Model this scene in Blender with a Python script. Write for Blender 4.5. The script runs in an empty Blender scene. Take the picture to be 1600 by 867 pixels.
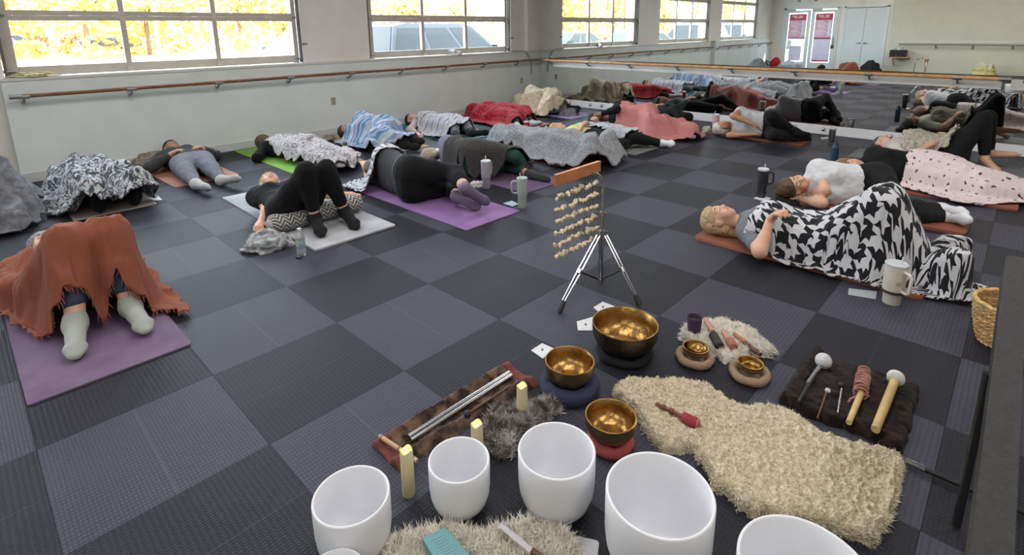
import bpy, math, random
import numpy as np
from mathutils import Vector, Matrix

SC = bpy.context.scene
COL = SC.collection
random.seed(7)
RNG = np.random.default_rng(11)

# ---------------------------------------------------------------- camera
cam_data = bpy.data.cameras.new('camera')
cam = bpy.data.objects.new('camera', cam_data)
COL.objects.link(cam)
cam_data.sensor_width = 36.0
cam_data.lens = 18.989
cam_data.shift_y = -0.12298
cam_data.clip_start = 0.05
cam_data.clip_end = 400
_r, _u, _f = (0.689918, -0.72382, -0.009851), (0.166835, 0.145749, 0.975153), (0.7044, 0.674419, -0.221314)
cam.matrix_world = Matrix(((_r[0], _u[0], -_f[0], -1.2295), (_r[1], _u[1], -_f[1], -5.5316), (_r[2], _u[2], -_f[2], 1.5148), (0, 0, 0, 1)))
SC.camera = cam

# ---------------------------------------------------------------- sky, sun, lamps, exposure
world = bpy.data.worlds.new('sky')
SC.world = world
world.use_nodes = True
_bg = world.node_tree.nodes['Background']
_bg.inputs['Color'].default_value = (0.78, 0.88, 1.0, 1)
_bg.inputs['Strength'].default_value = 7.0
_sun = bpy.data.lights.new('sun', 'SUN')
_sun.energy = 9.0
_sun.angle = 0.01
_sun.color = (1.0, 0.86, 0.66)
sun = bpy.data.objects.new('sun', _sun)
COL.objects.link(sun)
sun.rotation_euler = Vector((0.45, 0.75, -0.62)).to_track_quat('-Z', 'Y').to_euler()

def area_light(loc, sx, sy, watts, col, portal=False, direction=(0, 0, -1)):
    d = bpy.data.lights.new('ceiling_light', 'AREA')
    d.shape = 'RECTANGLE'
    d.size, d.size_y = sx, sy
    d.energy = watts
    d.color = col
    if portal:
        d.cycles.is_portal = True
    o = bpy.data.objects.new('window_portal' if portal else 'ceiling_light', d)
    COL.objects.link(o)
    o.location = loc
    o.rotation_euler = Vector(direction).to_track_quat('-Z', 'Y').to_euler()
    return o

for _x in (-3.6, 0.2, 4.0):
    for _y in (-1.4, -4.4, -7.2):
        area_light((_x, _y, 3.36), 2.0, 1.0, 22, (1.0, 0.96, 0.93))
for _x in (-3.25, 0.76, 4.98):
    area_light((_x, 2.12, 1.99), 3.0, 1.8, 1, (1, 1, 1), True, (0, -1, 0))

SC.view_settings.view_transform = 'Standard'
SC.view_settings.look = 'None'
SC.view_settings.gamma = 1.0
SC.view_settings.use_curve_mapping = False
SC.view_settings.exposure = 1.05
SC.cycles.max_bounces = 8
SC.cycles.diffuse_bounces = 4
SC.cycles.glossy_bounces = 4
SC.cycles.transparent_max_bounces = 12
SC.cycles.sample_clamp_indirect = 8.0
SC.cycles.caustics_reflective = False
SC.cycles.caustics_refractive = False

# ---------------------------------------------------------------- materials
MATS = {}

def _nodes(name):
    m = bpy.data.materials.new(name)
    m.use_nodes = True
    nt = m.node_tree
    return m, nt, nt.nodes['Principled BSDF']

def node(nt, kind, ins=None, **props):
    n = nt.nodes.new(kind)
    for k, v in props.items():
        setattr(n, k, v)
    for k, v in (ins or {}).items():
        if isinstance(v, bpy.types.NodeSocket):
            nt.links.new(v, n.inputs[k])
        else:
            n.inputs[k].default_value = v
    return n

def maths(nt, op, a, b=None, c=None):
    n = nt.nodes.new('ShaderNodeMath')
    n.operation = op
    for i, v in enumerate((a, b, c)):
        if v is None:
            continue
        if isinstance(v, bpy.types.NodeSocket):
            nt.links.new(v, n.inputs[i])
        else:
            n.inputs[i].default_value = v
    return n.outputs[0]

def mix(nt, fac, a, b):
    n = nt.nodes.new('ShaderNodeMix')
    n.data_type = 'RGBA'
    for k, v in ((0, fac), (6, a), (7, b)):
        if isinstance(v, bpy.types.NodeSocket):
            nt.links.new(v, n.inputs[k])
        elif k == 0:
            n.inputs[0].default_value = v
        else:
            n.inputs[k].default_value = (*v, 1) if len(v) == 3 else v
    return n.outputs[2]

def coord(nt, kind='Object'):
    return node(nt, 'ShaderNodeTexCoord').outputs[kind]

def add_bump(nt, bsdf, height, strength, dist=0.01):
    b = node(nt, 'ShaderNodeBump', {'Height': height, 'Strength': strength, 'Distance': dist})
    nt.links.new(b.outputs[0], bsdf.inputs['Normal'])

def mat(name, col, rough=0.75, var=0.0, vs=8.0, bump=0.0, bs=120.0, metal=0.0, spec=0.5, sheen=0.0, coat=0.0, sss=0.0, emit=0.0, col2=None, uv=False):
    if name in MATS:
        return MATS[name]
    m, nt, b = _nodes(name)
    b.inputs['Base Color'].default_value = (*col, 1)
    b.inputs['Roughness'].default_value = rough
    b.inputs['Metallic'].default_value = metal
    b.inputs['Specular IOR Level'].default_value = spec
    if sheen:
        b.inputs['Sheen Weight'].default_value = sheen
    if coat:
        b.inputs['Coat Weight'].default_value = coat
        b.inputs['Coat Roughness'].default_value = 0.1
    if sss:
        b.inputs['Subsurface Weight'].default_value = sss
        b.inputs['Subsurface Radius'].default_value = (0.02, 0.01, 0.006)
    if emit:
        b.inputs['Emission Color'].default_value = (*col, 1)
        b.inputs['Emission Strength'].default_value = emit
    tc = coord(nt, 'UV' if uv else 'Object') if (var or bump or col2) else None
    if var or col2:
        nz = node(nt, 'ShaderNodeTexNoise', {'Vector': tc, 'Scale': vs, 'Detail': 4.0})
        c2 = col2 or tuple(min(1, c * (1 + var)) for c in col)
        c1 = col if col2 else tuple(c * (1 - var) for c in col)
        r = node(nt, 'ShaderNodeMapRange', {0: nz.outputs[0], 1: 0.35, 2: 0.65})
        nt.links.new(mix(nt, r.outputs[0], c1, c2), b.inputs['Base Color'])
    if bump:
        nb = node(nt, 'ShaderNodeTexNoise', {'Vector': tc, 'Scale': bs, 'Detail': 3.0})
        add_bump(nt, b, nb.outputs[0], bump)
    MATS[name] = m
    return m

def cloth(name, col, var=0.12, folds=0.5, rough=0.9, bs=160.0, sheen=0.03):
    """woven fabric: soft wrinkles plus fine weave"""
    if name in MATS:
        return MATS[name]
    m, nt, b = _nodes(name)
    tc = coord(nt)
    b.inputs['Roughness'].default_value = rough
    b.inputs['Specular IOR Level'].default_value = 0.25
    b.inputs['Sheen Weight'].default_value = sheen
    n1 = node(nt, 'ShaderNodeTexNoise', {'Vector': tc, 'Scale': 9.0, 'Detail': 3.0})
    n2 = node(nt, 'ShaderNodeTexNoise', {'Vector': tc, 'Scale': bs, 'Detail': 2.0})
    h = maths(nt, 'ADD', maths(nt, 'MULTIPLY', n1.outputs[0], 2.2), maths(nt, 'MULTIPLY', n2.outputs[0], 0.35))
    nt.links.new(mix(nt, n2.outputs[0], tuple(c * (1 - var) for c in col), tuple(min(1, c * (1 + var)) for c in col)), b.inputs['Base Color'])
    add_bump(nt, b, h, folds, 0.012)
    MATS[name] = m
    return m

def fleece(name, c1, c2, scale=28.0, bumps=0.9, rough=0.95, dist=0.02, detail=4.0):
    """plush or furry fabric with mottled colour"""
    if name in MATS:
        return MATS[name]
    m, nt, b = _nodes(name)
    tc = coord(nt)
    b.inputs['Roughness'].default_value = rough
    b.inputs['Specular IOR Level'].default_value = 0.15
    b.inputs['Sheen Weight'].default_value = 0.06
    n1 = node(nt, 'ShaderNodeTexNoise', {'Vector': tc, 'Scale': scale, 'Detail': detail, 'Distortion': 0.6})
    n2 = node(nt, 'ShaderNodeTexNoise', {'Vector': tc, 'Scale': 220.0, 'Detail': 2.0})
    r = node(nt, 'ShaderNodeMapRange', {0: n1.outputs[0], 1: 0.42, 2: 0.6})
    nt.links.new(mix(nt, r.outputs[0], c1, c2), b.inputs['Base Color'])
    h = maths(nt, 'ADD', n1.outputs[0], maths(nt, 'MULTIPLY', n2.outputs[0], 0.5))
    add_bump(nt, b, h, bumps, dist)
    MATS[name] = m
    return m

# ---------------------------------------------------------------- mesh helpers
def set_props(o, label=None, cat=None, group=None, kind=None):
    if label:
        o['label'] = label
    if cat:
        o['category'] = cat
    if group:
        o['group'] = group
    if kind:
        o['kind'] = kind
    return o

def link_obj(name, me, m=None, parent=None):
    o = bpy.data.objects.new(name, me)
    COL.objects.link(o)
    if m is not None:
        me.materials.append(m)
    if parent is not None:
        o.parent = parent
    return o

def empty(name, loc=(0, 0, 0), rz=0.0, **kw):
    o = bpy.data.objects.new(name, None)
    COL.objects.link(o)
    o.location = loc
    o.rotation_euler = (0, 0, rz)
    o.empty_display_size = 0.05
    return set_props(o, **kw)

def np_mesh(name, v, quads, smooth=True, tris=None):
    me = bpy.data.meshes.new(name)
    v = np.asarray(v, np.float32)
    quads = np.asarray(quads, np.int32).reshape(-1, 4)
    nt_ = 0 if tris is None else len(tris)
    me.vertices.add(len(v))
    me.vertices.foreach_set('co', v.ravel())
    lv = quads.ravel() if not nt_ else np.concatenate([quads.ravel(), np.asarray(tris, np.int32).ravel()])
    me.loops.add(len(lv))
    me.loops.foreach_set('vertex_index', lv)
    starts = np.concatenate([np.arange(len(quads)) * 4, len(quads) * 4 + np.arange(nt_) * 3]).astype(np.int32)
    me.polygons.add(len(starts))
    me.polygons.foreach_set('loop_start', starts)
    me.polygons.foreach_set('use_smooth', np.full(len(starts), smooth))
    me.update(calc_edges=True)
    me.validate()
    return me

class MB:
    """collects simple shapes that make up ONE part"""
    def __init__(self):
        self.v, self.f = [], []

    def add(self, vs, fs, M=None):
        n = len(self.v)
        if M is not None:
            vs = [tuple(M @ Vector(p)) for p in vs]
        self.v += [tuple(p) for p in vs]
        self.f += [tuple(i + n for i in f) for f in fs]
        return self

    def box(self, c, s, rz=0.0, M=None):
        hx, hy, hz = s[0] / 2, s[1] / 2, s[2] / 2
        T = M if M is not None else Matrix.Translation(c) @ Matrix.Rotation(rz, 4, 'Z')
        vs = [(x, y, z) for x in (-hx, hx) for y in (-hy, hy) for z in (-hz, hz)]
        return self.add(vs, [(0, 1, 3, 2), (4, 6, 7, 5), (0, 4, 5, 1), (2, 3, 7, 6), (0, 2, 6, 4), (1, 5, 7, 3)], T)

    def span(self, a, b):
        return self.box([(a[i] + b[i]) / 2 for i in range(3)], [abs(b[i] - a[i]) for i in range(3)])

    def prism(self, poly, z0, z1, M=None, inset=0.0):
        n = len(poly)
        vs = [(x, y, z0) for x, y in poly]
        cx, cy = sum(p[0] for p in poly) / n, sum(p[1] for p in poly) / n
        vs += [(x, y, z1 - inset) for x, y in poly]
        fs = [tuple(range(n - 1, -1, -1))] + [(i, (i + 1) % n, (i + 1) % n + n, i + n) for i in range(n)]
        if inset:
            vs += [(x + (cx - x) / max(1e-6, math.hypot(cx - x, cy - y)) * inset, y + (cy - y) / max(1e-6, math.hypot(cx - x, cy - y)) * inset, z1) for x, y in poly]
            fs += [(i + n, (i + 1) % n + n, (i + 1) % n + 2 * n, i + 2 * n) for i in range(n)]
            fs.append(tuple(range(2 * n, 3 * n)))
        else:
            fs.append(tuple(range(n, 2 * n)))
        return self.add(vs, fs, M)

    def rbox(self, c, s, r=0.02, rz=0.0, inset=0.0, M=None):
        hx, hy = s[0] / 2, s[1] / 2
        r = min(r, hx * 0.99, hy * 0.99)
        poly = []
        for cx, cy, a0 in ((hx - r, hy - r, 0), (-hx + r, hy - r, 90), (-hx + r, -hy + r, 180), (hx - r, -hy + r, 270)):
            for k in range(5):
                a = math.radians(a0 + k * 22.5)
                poly.append((cx + r * math.cos(a), cy + r * math.sin(a)))
        T = M if M is not None else Matrix.Translation(c) @ Matrix.Rotation(rz, 4, 'Z')
        return self.prism(poly, -s[2] / 2, s[2] / 2, T, inset)

    def lathe(self, prof, seg=24, c=(0, 0, 0), M=None, cap=True):
        vs, fs = [], []
        T = M if M is not None else Matrix.Translation(c)
        for r, z in prof:
            for k in range(seg):
                a = 2 * math.pi * k / seg
                vs.append((r * math.cos(a), r * math.sin(a), z))
        for i in range(len(prof) - 1):
            for k in range(seg):
                k2 = (k + 1) % seg
                fs.append((i * seg + k, i * seg + k2, (i + 1) * seg + k2, (i + 1) * seg + k))
        if cap:
            fs.append(tuple(range(seg - 1, -1, -1)))
            fs.append(tuple((len(prof) - 1) * seg + k for k in range(seg)))
        return self.add(vs, fs, T)

    def tube(self, pts, r, seg=10, closed=False, M=None):
        P = [Vector(p) for p in pts]
        n = len(P)
        rad = r if isinstance(r, (list, tuple)) else [r] * n
        vs, fs = [], []
        prev = None
        for i in range(n):
            if closed:
                t = P[(i + 1) % n] - P[i - 1]
            else:
                t = P[min(i + 1, n - 1)] - P[max(i - 1, 0)]
            t.normalize()
            if prev is None:
                a = Vector((0, 0, 1)) if abs(t.z) < 0.9 else Vector((1, 0, 0))
                nrm = t.cross(a).normalized()
            else:
                nrm = (prev - t * prev.dot(t)).normalized()
            prev = nrm
            bi = t.cross(nrm)
            for k in range(seg):
                a = 2 * math.pi * k / seg
                vs.append(P[i] + (nrm * math.cos(a) + bi * math.sin(a)) * rad[i])
        m = n if closed else n - 1
        for i in range(m):
            j = (i + 1) % n
            for k in range(seg):
                k2 = (k + 1) % seg
                fs.append((i * seg + k, i * seg + k2, j * seg + k2, j * seg + k))
        if not closed:
            fs.append(tuple(range(seg - 1, -1, -1)))
            fs.append(tuple((n - 1) * seg + k for k in range(seg)))
        return self.add(vs, fs, M)

    def ball(self, c, r, seg=12, rings=8, M=None):
        rr = r if isinstance(r, (tuple, list)) else (r, r, r)
        vs, fs = [], []
        for i in range(rings + 1):
            ph = math.pi * i / rings
            for k in range(seg):
                a = 2 * math.pi * k / seg
                vs.append((c[0] + rr[0] * math.sin(ph) * math.cos(a), c[1] + rr[1] * math.sin(ph) * math.sin(a), c[2] - rr[2] * math.cos(ph)))
        for i in range(rings):
            for k in range(seg):
                k2 = (k + 1) % seg
                fs.append((i * seg + k, i * seg + k2, (i + 1) * seg + k2, (i + 1) * seg + k))
        return self.add(vs, fs, M)

    def mesh(self, name, smooth=True, angle=40):
        me = bpy.data.meshes.new(name)
        me.from_pydata(self.v, [], self.f)
        if smooth:
            me.polygons.foreach_set('use_smooth', [True] * len(me.polygons))
            me.set_sharp_from_angle(angle=math.radians(angle))
        me.update()
        return me

    def build(self, name, m, parent=None, smooth=True, angle=40, **kw):
        o = link_obj(name, self.mesh(name, smooth, angle), m, parent)
        return set_props(o, **kw)

def lerp3(a, b, t):
    return tuple(a[i] + (b[i] - a[i]) * t for i in range(3))

def arc_pts(c, r, a0, a1, n, ax=(1, 0, 0), ay=(0, 0, 1)):
    ax, ay, c = Vector(ax), Vector(ay), Vector(c)
    return [c + ax * (r * math.cos(a0 + (a1 - a0) * i / n)) + ay * (r * math.sin(a0 + (a1 - a0) * i / n)) for i in range(n + 1)]

# layered value noise on numpy coordinates
_P = RNG.random((64, 64, 64)).astype(np.float32)

def vnoise(x, y, z=0.0):
    x, y, z = np.broadcast_arrays(np.asarray(x, np.float32), np.asarray(y, np.float32), np.asarray(z, np.float32))
    xi, yi, zi = np.floor(x).astype(int), np.floor(y).astype(int), np.floor(z).astype(int)
    fx, fy, fz = x - xi, y - yi, z - zi
    fx, fy, fz = fx * fx * (3 - 2 * fx), fy * fy * (3 - 2 * fy), fz * fz * (3 - 2 * fz)
    def g(a, b, c):
        return _P[(xi + a) % 64, (yi + b) % 64, (zi + c) % 64]
    r = 0
    for a in (0, 1):
        wx = fx if a else 1 - fx
        for b in (0, 1):
            wy = fy if b else 1 - fy
            for c in (0, 1):
                wz = fz if c else 1 - fz
                r = r + wx * wy * wz * g(a, b, c)
    return r - 0.5

# ================================================================ the setting
XM, YW, XB, YR, ZC = 7.36, 1.88, -6.17, -9.0, 3.4
white_wall = mat('wall_paint', (0.80, 0.77, 0.72), 0.65, 0.03, 3, 0.05, 300)
lower_wall = mat('lower_wall_paint', (0.74, 0.80, 0.79), 0.6, 0.03, 3, 0.05, 300)
cream_wall = mat('cream_wall_paint', (0.66, 0.64, 0.52), 0.7, 0.03, 3, 0.05, 300)
trim_white = mat('trim_white_paint', (0.74, 0.75, 0.74), 0.45, 0.03, 5)
base_white = mat('baseboard_paint', (0.62, 0.65, 0.63), 0.5, 0.04, 6)
alu = mat('painted_aluminium', (0.55, 0.50, 0.44), 0.45, 0.05, 10, metal=0.15)
steel = mat('grey_steel', (0.30, 0.30, 0.31), 0.4, 0.08, 20, metal=0.8)
wood = mat('barre_wood', (0.20, 0.085, 0.04), 0.45, 0.25, 14)
oak = mat('light_oak', (0.58, 0.32, 0.13), 0.4, 0.18, 12)

# carpet: square tiles laid quarter-turned, light and dark in turn
def carpet(name, c_lo, c_hi, line):
    m, nt, b = _nodes(name)
    tc = coord(nt)
    xyz = node(nt, 'ShaderNodeSeparateXYZ', {0: tc})
    wv = node(nt, 'ShaderNodeTexWave', {'Vector': tc, 'Scale': 26.0, 'Distortion': 1.2, 'Detail': 2.0, 'Detail Scale': 3.0}, wave_type='BANDS', bands_direction='X')
    wy = node(nt, 'ShaderNodeTexWave', {'Vector': tc, 'Scale': 17.0, 'Distortion': 2.0, 'Detail': 2.0, 'Detail Scale': 3.0}, wave_type='BANDS', bands_direction='Y')
    nz = node(nt, 'ShaderNodeTexNoise', {'Vector': tc, 'Scale': 170.0, 'Detail': 2.0})
    big = node(nt, 'ShaderNodeTexNoise', {'Vector': node(nt, 'ShaderNodeNewGeometry').outputs['Position'], 'Scale': 1.1, 'Detail': 3.0})
    h = maths(nt, 'ADD', maths(nt, 'MULTIPLY', wv.outputs[1], wy.outputs[1]), nz.outputs[0])
    f = maths(nt, 'MULTIPLY', h, maths(nt, 'ADD', big.outputs[0], 0.35))
    col = mix(nt, f, c_lo, c_hi)
    near = maths(nt, 'LESS_THAN', maths(nt, 'ABSOLUTE', xyz.outputs[0]), 0.0022)
    col = mix(nt, maths(nt, 'MULTIPLY', near, 0.35), col, line)
    nt.links.new(col, b.inputs['Base Color'])
    b.inputs['Roughness'].default_value = 0.55
    b.inputs['Specular IOR Level'].default_value = 0.22
    add_bump(nt, b, h, 0.35, 0.004)
    return m

carpet_light = carpet('carpet_light', (0.023, 0.0225, 0.031), (0.063, 0.063, 0.088), (0.12, 0.12, 0.13))
carpet_dark = carpet('carpet_dark', (0.006, 0.006, 0.0085), (0.020, 0.020, 0.029), (0.06, 0.06, 0.065))

T = 0.61
fl = MB()
fl.span((XB - 0.2, YR - 0.2, -0.16), (XM + 0.2, YW + 0.15, -0.012))
floor_o = fl.build('floor', mat('floor_screed', (0.02, 0.02, 0.022), 0.9), smooth=False)
set_props(floor_o, label='dark grey checkered carpet tile floor of the studio', kind='structure')
tile_me = {}
for nm, mm in (('light', carpet_light), ('dark', carpet_dark)):
    h = T / 2 - 0.0004
    me = MB().prism([(h, h), (-h, h), (-h, -h), (h, -h)], -0.012, 0.0, inset=0.0007).mesh('carpet_tile', False)
    me.materials.append(mm)
    tile_me[nm] = me
cells = []
_cm = cam.matrix_world.inverted()
for i in range(-11, 13):
    for j in range(-4, 16):
        x0, y0 = i * T, -(j + 1) * T
        if x0 < XB - T or x0 > XM or y0 > YW or y0 < YR - T:
            continue
        p = _cm @ Vector((x0 + T / 2, y0 + T / 2, 0))
        seen = p.z < -0.3 and abs(p.x / -p.z) < 1.15 and -0.85 < p.y / -p.z < 0.3
        cells.append(((0 if seen else 100) + p.length, i, j))
cells.sort()
rest = {'light': MB(), 'dark': MB()}
for n, (d, i, j) in enumerate(cells):
    kind = 'light' if (i + j) % 2 else 'dark'
    cx, cy = (i + 0.5) * T, -(j + 0.5) * T
    if n < 270:
        o = link_obj('carpet_tile', tile_me[kind], None, floor_o)
        o.location = (cx, cy, 0)
        if kind == 'dark':
            o.rotation_euler.z = math.pi / 2
    else:
        h = T / 2 - 0.0004
        rest[kind].prism([(h, h), (-h, h), (-h, -h), (h, -h)], -0.012, 0.0, Matrix.Translation((cx, cy, 0)))
for k in rest:
    rest[k].build('carpet_field', {'light': carpet_light, 'dark': carpet_dark}[k], floor_o, smooth=False, kind='stuff')

def struct(name, mb, m, parent=None, label=None, smooth=False):
    o = mb.build(name, m, parent, smooth=smooth)
    if parent is None:
        set_props(o, label=label, kind='structure')
    return o

struct('ceiling', MB().span((XB - 0.2, YR - 0.2, ZC), (XM + 0.2, YW + 0.35, ZC + 0.3)), white_wall, label='flat white studio ceiling')

# window wall: low wall with ledge, piers and header around three glazed roll-up doors
WIN = [(-4.74, -1.74), (-0.74, 2.27), (3.46, 6.50)]
ww = MB()
ww.span((XB, 1.93, 1.08), (-4.80, 2.30, ZC))
ww.span((-1.68, 1.93, 1.08), (-0.80, 2.30, ZC))
ww.span((2.33, 1.93, 1.08), (3.40, 2.30, ZC))
ww.span((6.56, 1.93, 1.08), (XM + 0.2, 2.30, ZC))
ww.span((XB, 1.98, 2.92), (XM, 2.30, ZC))
win_wall = struct('wall_window_side', ww, white_wall, label='off-white pier wall between the glazed roll-up doors')
lw = MB()
lw.span((-0.84, YW, 0), (XM, 2.30, 1.05))
lw.span((XB, YW, 0), (-1.22, 2.30, 1.05))
struct('wall_low_window_side', lw, lower_wall, label='pale green low wall under the window ledge')
struct('wall_recess', MB().span((-1.22, 2.02, 0), (-0.84, 2.30, 1.08)), white_wall, label='narrow white recess in the low wall')
lg = MB()
lg.span((-0.86, YW - 0.012, 1.05), (XM, 2.28, 1.08))
lg.span((XB, YW - 0.012, 1.05), (-1.20, 2.28, 1.08))
struct('trim_ledge', lg, mat('ledge_paint', (0.66, 0.65, 0.61), 0.5, 0.03, 4), label='off-white window ledge capping the low wall')
bb = MB()
bb.span((-0.84, YW - 0.014, 0), (XM, YW, 0.10))
bb.span((XB, YW - 0.014, 0), (-1.22, YW, 0.10))
struct('baseboard_window_side', bb, base_white, label='pale baseboard along the low window wall')
col_b = MB()
col_b.span((6.98, 1.86, 1.08), (XM, 1.94, ZC))
struct('trim_corner_pilaster', col_b, white_wall, label='off-white corner pilaster beside the mirror wall')
pipe = MB()
pipe.tube([(-1.02, 1.985, 0.03), (-1.03, 1.985, 0.4), (-1.01, 1.985, 0.8), (-1.02, 1.985, 1.08)], 0.006, 6)
set_props(pipe.build('wall_cable', mat('grey_cable', (0.25, 0.26, 0.27), 0.6)), 'thin grey cable running down the white recess', 'cable')

glass = bpy.data.materials.new('window_glass')
glass.use_nodes = True
_nt = glass.node_tree
_nt.nodes.clear()
_o = node(_nt, 'ShaderNodeOutputMaterial')
_mx = node(_nt, 'ShaderNodeMixShader', {0: 0.05, 1: node(_nt, 'ShaderNodeBsdfTransparent', {'Color': (0.95, 0.97, 0.96, 1)}).outputs[0], 2: node(_nt, 'ShaderNodeBsdfGlossy', {'Roughness': 0.02}).outputs[0]})
_nt.links.new(_mx.outputs[0], _o.inputs[0])

RAILS = [1.085, 1.70, 2.29, 2.88]
for wi, (x0, x1) in enumerate(WIN):
    root = empty('window_%d' % (wi + 1), (0, 0, 0), label=['glazed roll-up door nearest the entrance doors, seen in the mirror', 'wide glazed roll-up door with autumn trees and parked cars outside', 'glazed roll-up door beside the mirror with a dark sport utility car outside'][wi], kind='structure')
    w = (x1 - x0 - 0.12) / 3
    yw = 2.03
    for x in (x0, x1):
        MB().span((x - 0.03 if x == x1 else x - 0.03, yw - 0.03, 1.08), (x + 0.06 if x == x0 else x + 0.03, yw + 0.03, 2.95)).build('stile', alu, root, False)
    for i, z in enumerate(RAILS):
        if i == 0:
            MB().span((x0, yw - 0.025, 1.085), (x1, yw + 0.025, 1.185)).build('bottom_rail', alu, root, False)
            continue
        MB().span((x0, yw - 0.025, z - 0.052), (x1, yw + 0.025, z - 0.0008)).build('rail', alu, root, False)
        MB().span((x0, yw - 0.025, z + 0.0008), (x1, yw + 0.025, z + 0.052)).build('rail', alu, root, False)
    for k in (1, 2):
        x = x0 + 0.06 + w * k
        for i in range(3):
            MB().span((x - 0.027, yw - 0.03, RAILS[i] + 0.02), (x + 0.027, yw + 0.03, RAILS[i + 1] - 0.05)).build('mullion', alu, root, False)
        for i in (1, 2):
            hg = MB()
            for dz in (-0.03, 0.03):
                hg.rbox((x, yw - 0.036, RAILS[i] + dz), (0.06, 0.05, 0.008), 0.02, M=Matrix.Translation((x, yw - 0.036, RAILS[i] + dz)) @ Matrix.Rotation(math.pi / 2, 4, 'X'))
            hg.build('hinge', mat('hinge_zinc', (0.62, 0.58, 0.50), 0.4, metal=0.5), root)
        MB().box((x, yw - 0.045, 1.12), (0.07, 0.03, 0.045)).build('bottom_bracket', mat('hinge_zinc', (0.62, 0.58, 0.50)), root, False)
    for k in range(3):
        for i in range(3):
            a, b_ = x0 + 0.06 + w * k, x0 + 0.06 + w * (k + 1)
            MB().span((a - (0.03 if k == 0 else -0.027), yw - 0.004, RAILS[i] + (0.1 if i == 0 else 0.052)), (b_ + (0.03 if k == 2 else -0.027), yw + 0.004, RAILS[i + 1] - 0.052)).build('pane', glass, root, False)
    for x, sg in ((x0 - 0.04, -1), (x1 + 0.045, 1)):
        tr = MB()
        tr.span((x - 0.012, yw - 0.085, 1.09), (x + 0.012, yw - 0.035, 3.1))
        tr.build('track', mat('dark_track', (0.16, 0.15, 0.15), 0.45, metal=0.6), root, False)
        for z in (1.14, 1.70, 2.29):
            MB().tube([(x - sg * 0.08, yw - 0.06, z), (x, yw - 0.06, z)], 0.012, 8).ball((x, yw - 0.06, z), 0.022, 10, 6).build('roller', steel, root)
    MB().tube([(x1 + 0.045, yw - 0.10, 1.34), (x1 + 0.13, yw - 0.11, 1.34)], 0.014, 8).build('latch', steel, root)

# mirror wall
mir = bpy.data.materials.new('mirror_silver')
mir.use_nodes = True
_b = mir.node_tree.nodes['Principled BSDF']
_b.inputs['Base Color'].default_value = (0.86, 0.89, 0.87, 1)
_b.inputs['Metallic'].default_value = 1.0
_b.inputs['Roughness'].default_value = 0.0
struct('wall_mirror_side', MB().span((XM + 0.006, YR, -0.01), (XM + 0.25, 2.3, ZC)), white_wall, label='end wall behind the tall mirrors')
mroot = empty('mirror', (XM, 0, 0), label='wall of tall frameless mirror panels behind the wooden barre', cat='mirror')
y = 1.872
while y > YR:
    y2 = max(y - 1.22, YR)
    MB().span((0, y2 + 0.0002, 0.02), (0.005, y - 0.0002, 3.05)).build('mirror_panel', mir, mroot, False)
    y = y2
kb = MB()
kb.span((XM - 0.024, YR, 0), (XM - 0.002, 1.24, 0.125))
struct('baseboard_mirror_side', kb, mat('kickboard_paint', (0.86, 0.86, 0.87), 0.4, 0.03, 5), label='white kickboard along the foot of the mirrors')
struct('wall_far_right', MB().span((XB, YR - 0.2, 0), (XM, YR, ZC)), cream_wall, label='cream side wall opposite the windows')
bumper_m = mat('chrome', (0.55, 0.55, 0.57), 0.12, metal=1.0)
for yy, lab in ((0.56, 'chrome cap on the kickboard nearest the cream blanket'), (0.30, 'chrome cap on the kickboard, second from the cream blanket'), (-0.95, 'chrome cap on the kickboard behind the pink blanket'), (-3.12, 'chrome cap on the kickboard at the feet of the white haired sleeper'), (-3.50, 'chrome cap on the kickboard beside the steel tumbler'), (-4.30, 'chrome cap on the kickboard beside the dark haired head')):
    b_ = MB().lathe([(0.030, 0), (0.030, 0.006), (0.024, 0.014), (0.022, 0.02), (0.016, 0.026), (0.0, 0.028)], 18, M=Matrix.Translation((XM - 0.024, yy, 0.07)) @ Matrix.Rotation(-math.pi / 2, 4, 'Y'))
    set_props(b_.build('kickboard_cap', bumper_m), lab, 'cap')
for x, lab in ((-0.52, 'small chrome stop on the baseboard beside the marbled blanket'), (0.85, 'small chrome stop on the baseboard between the pink and lime mats'), (4.40, 'small chrome stop on the baseboard between the teal and salmon mats')):
    b_ = MB().lathe([(0.028, 0), (0.028, 0.005), (0.012, 0.012), (0.010, 0.05), (0.018, 0.055), (0.018, 0.07), (0.0, 0.072)], 16, M=Matrix.Translation((x, YW - 0.014, 0.065)) @ Matrix.Rotation(math.pi / 2, 4, 'X'))
    set_props(b_.build('door_stop', bumper_m), lab, 'stop')

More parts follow.
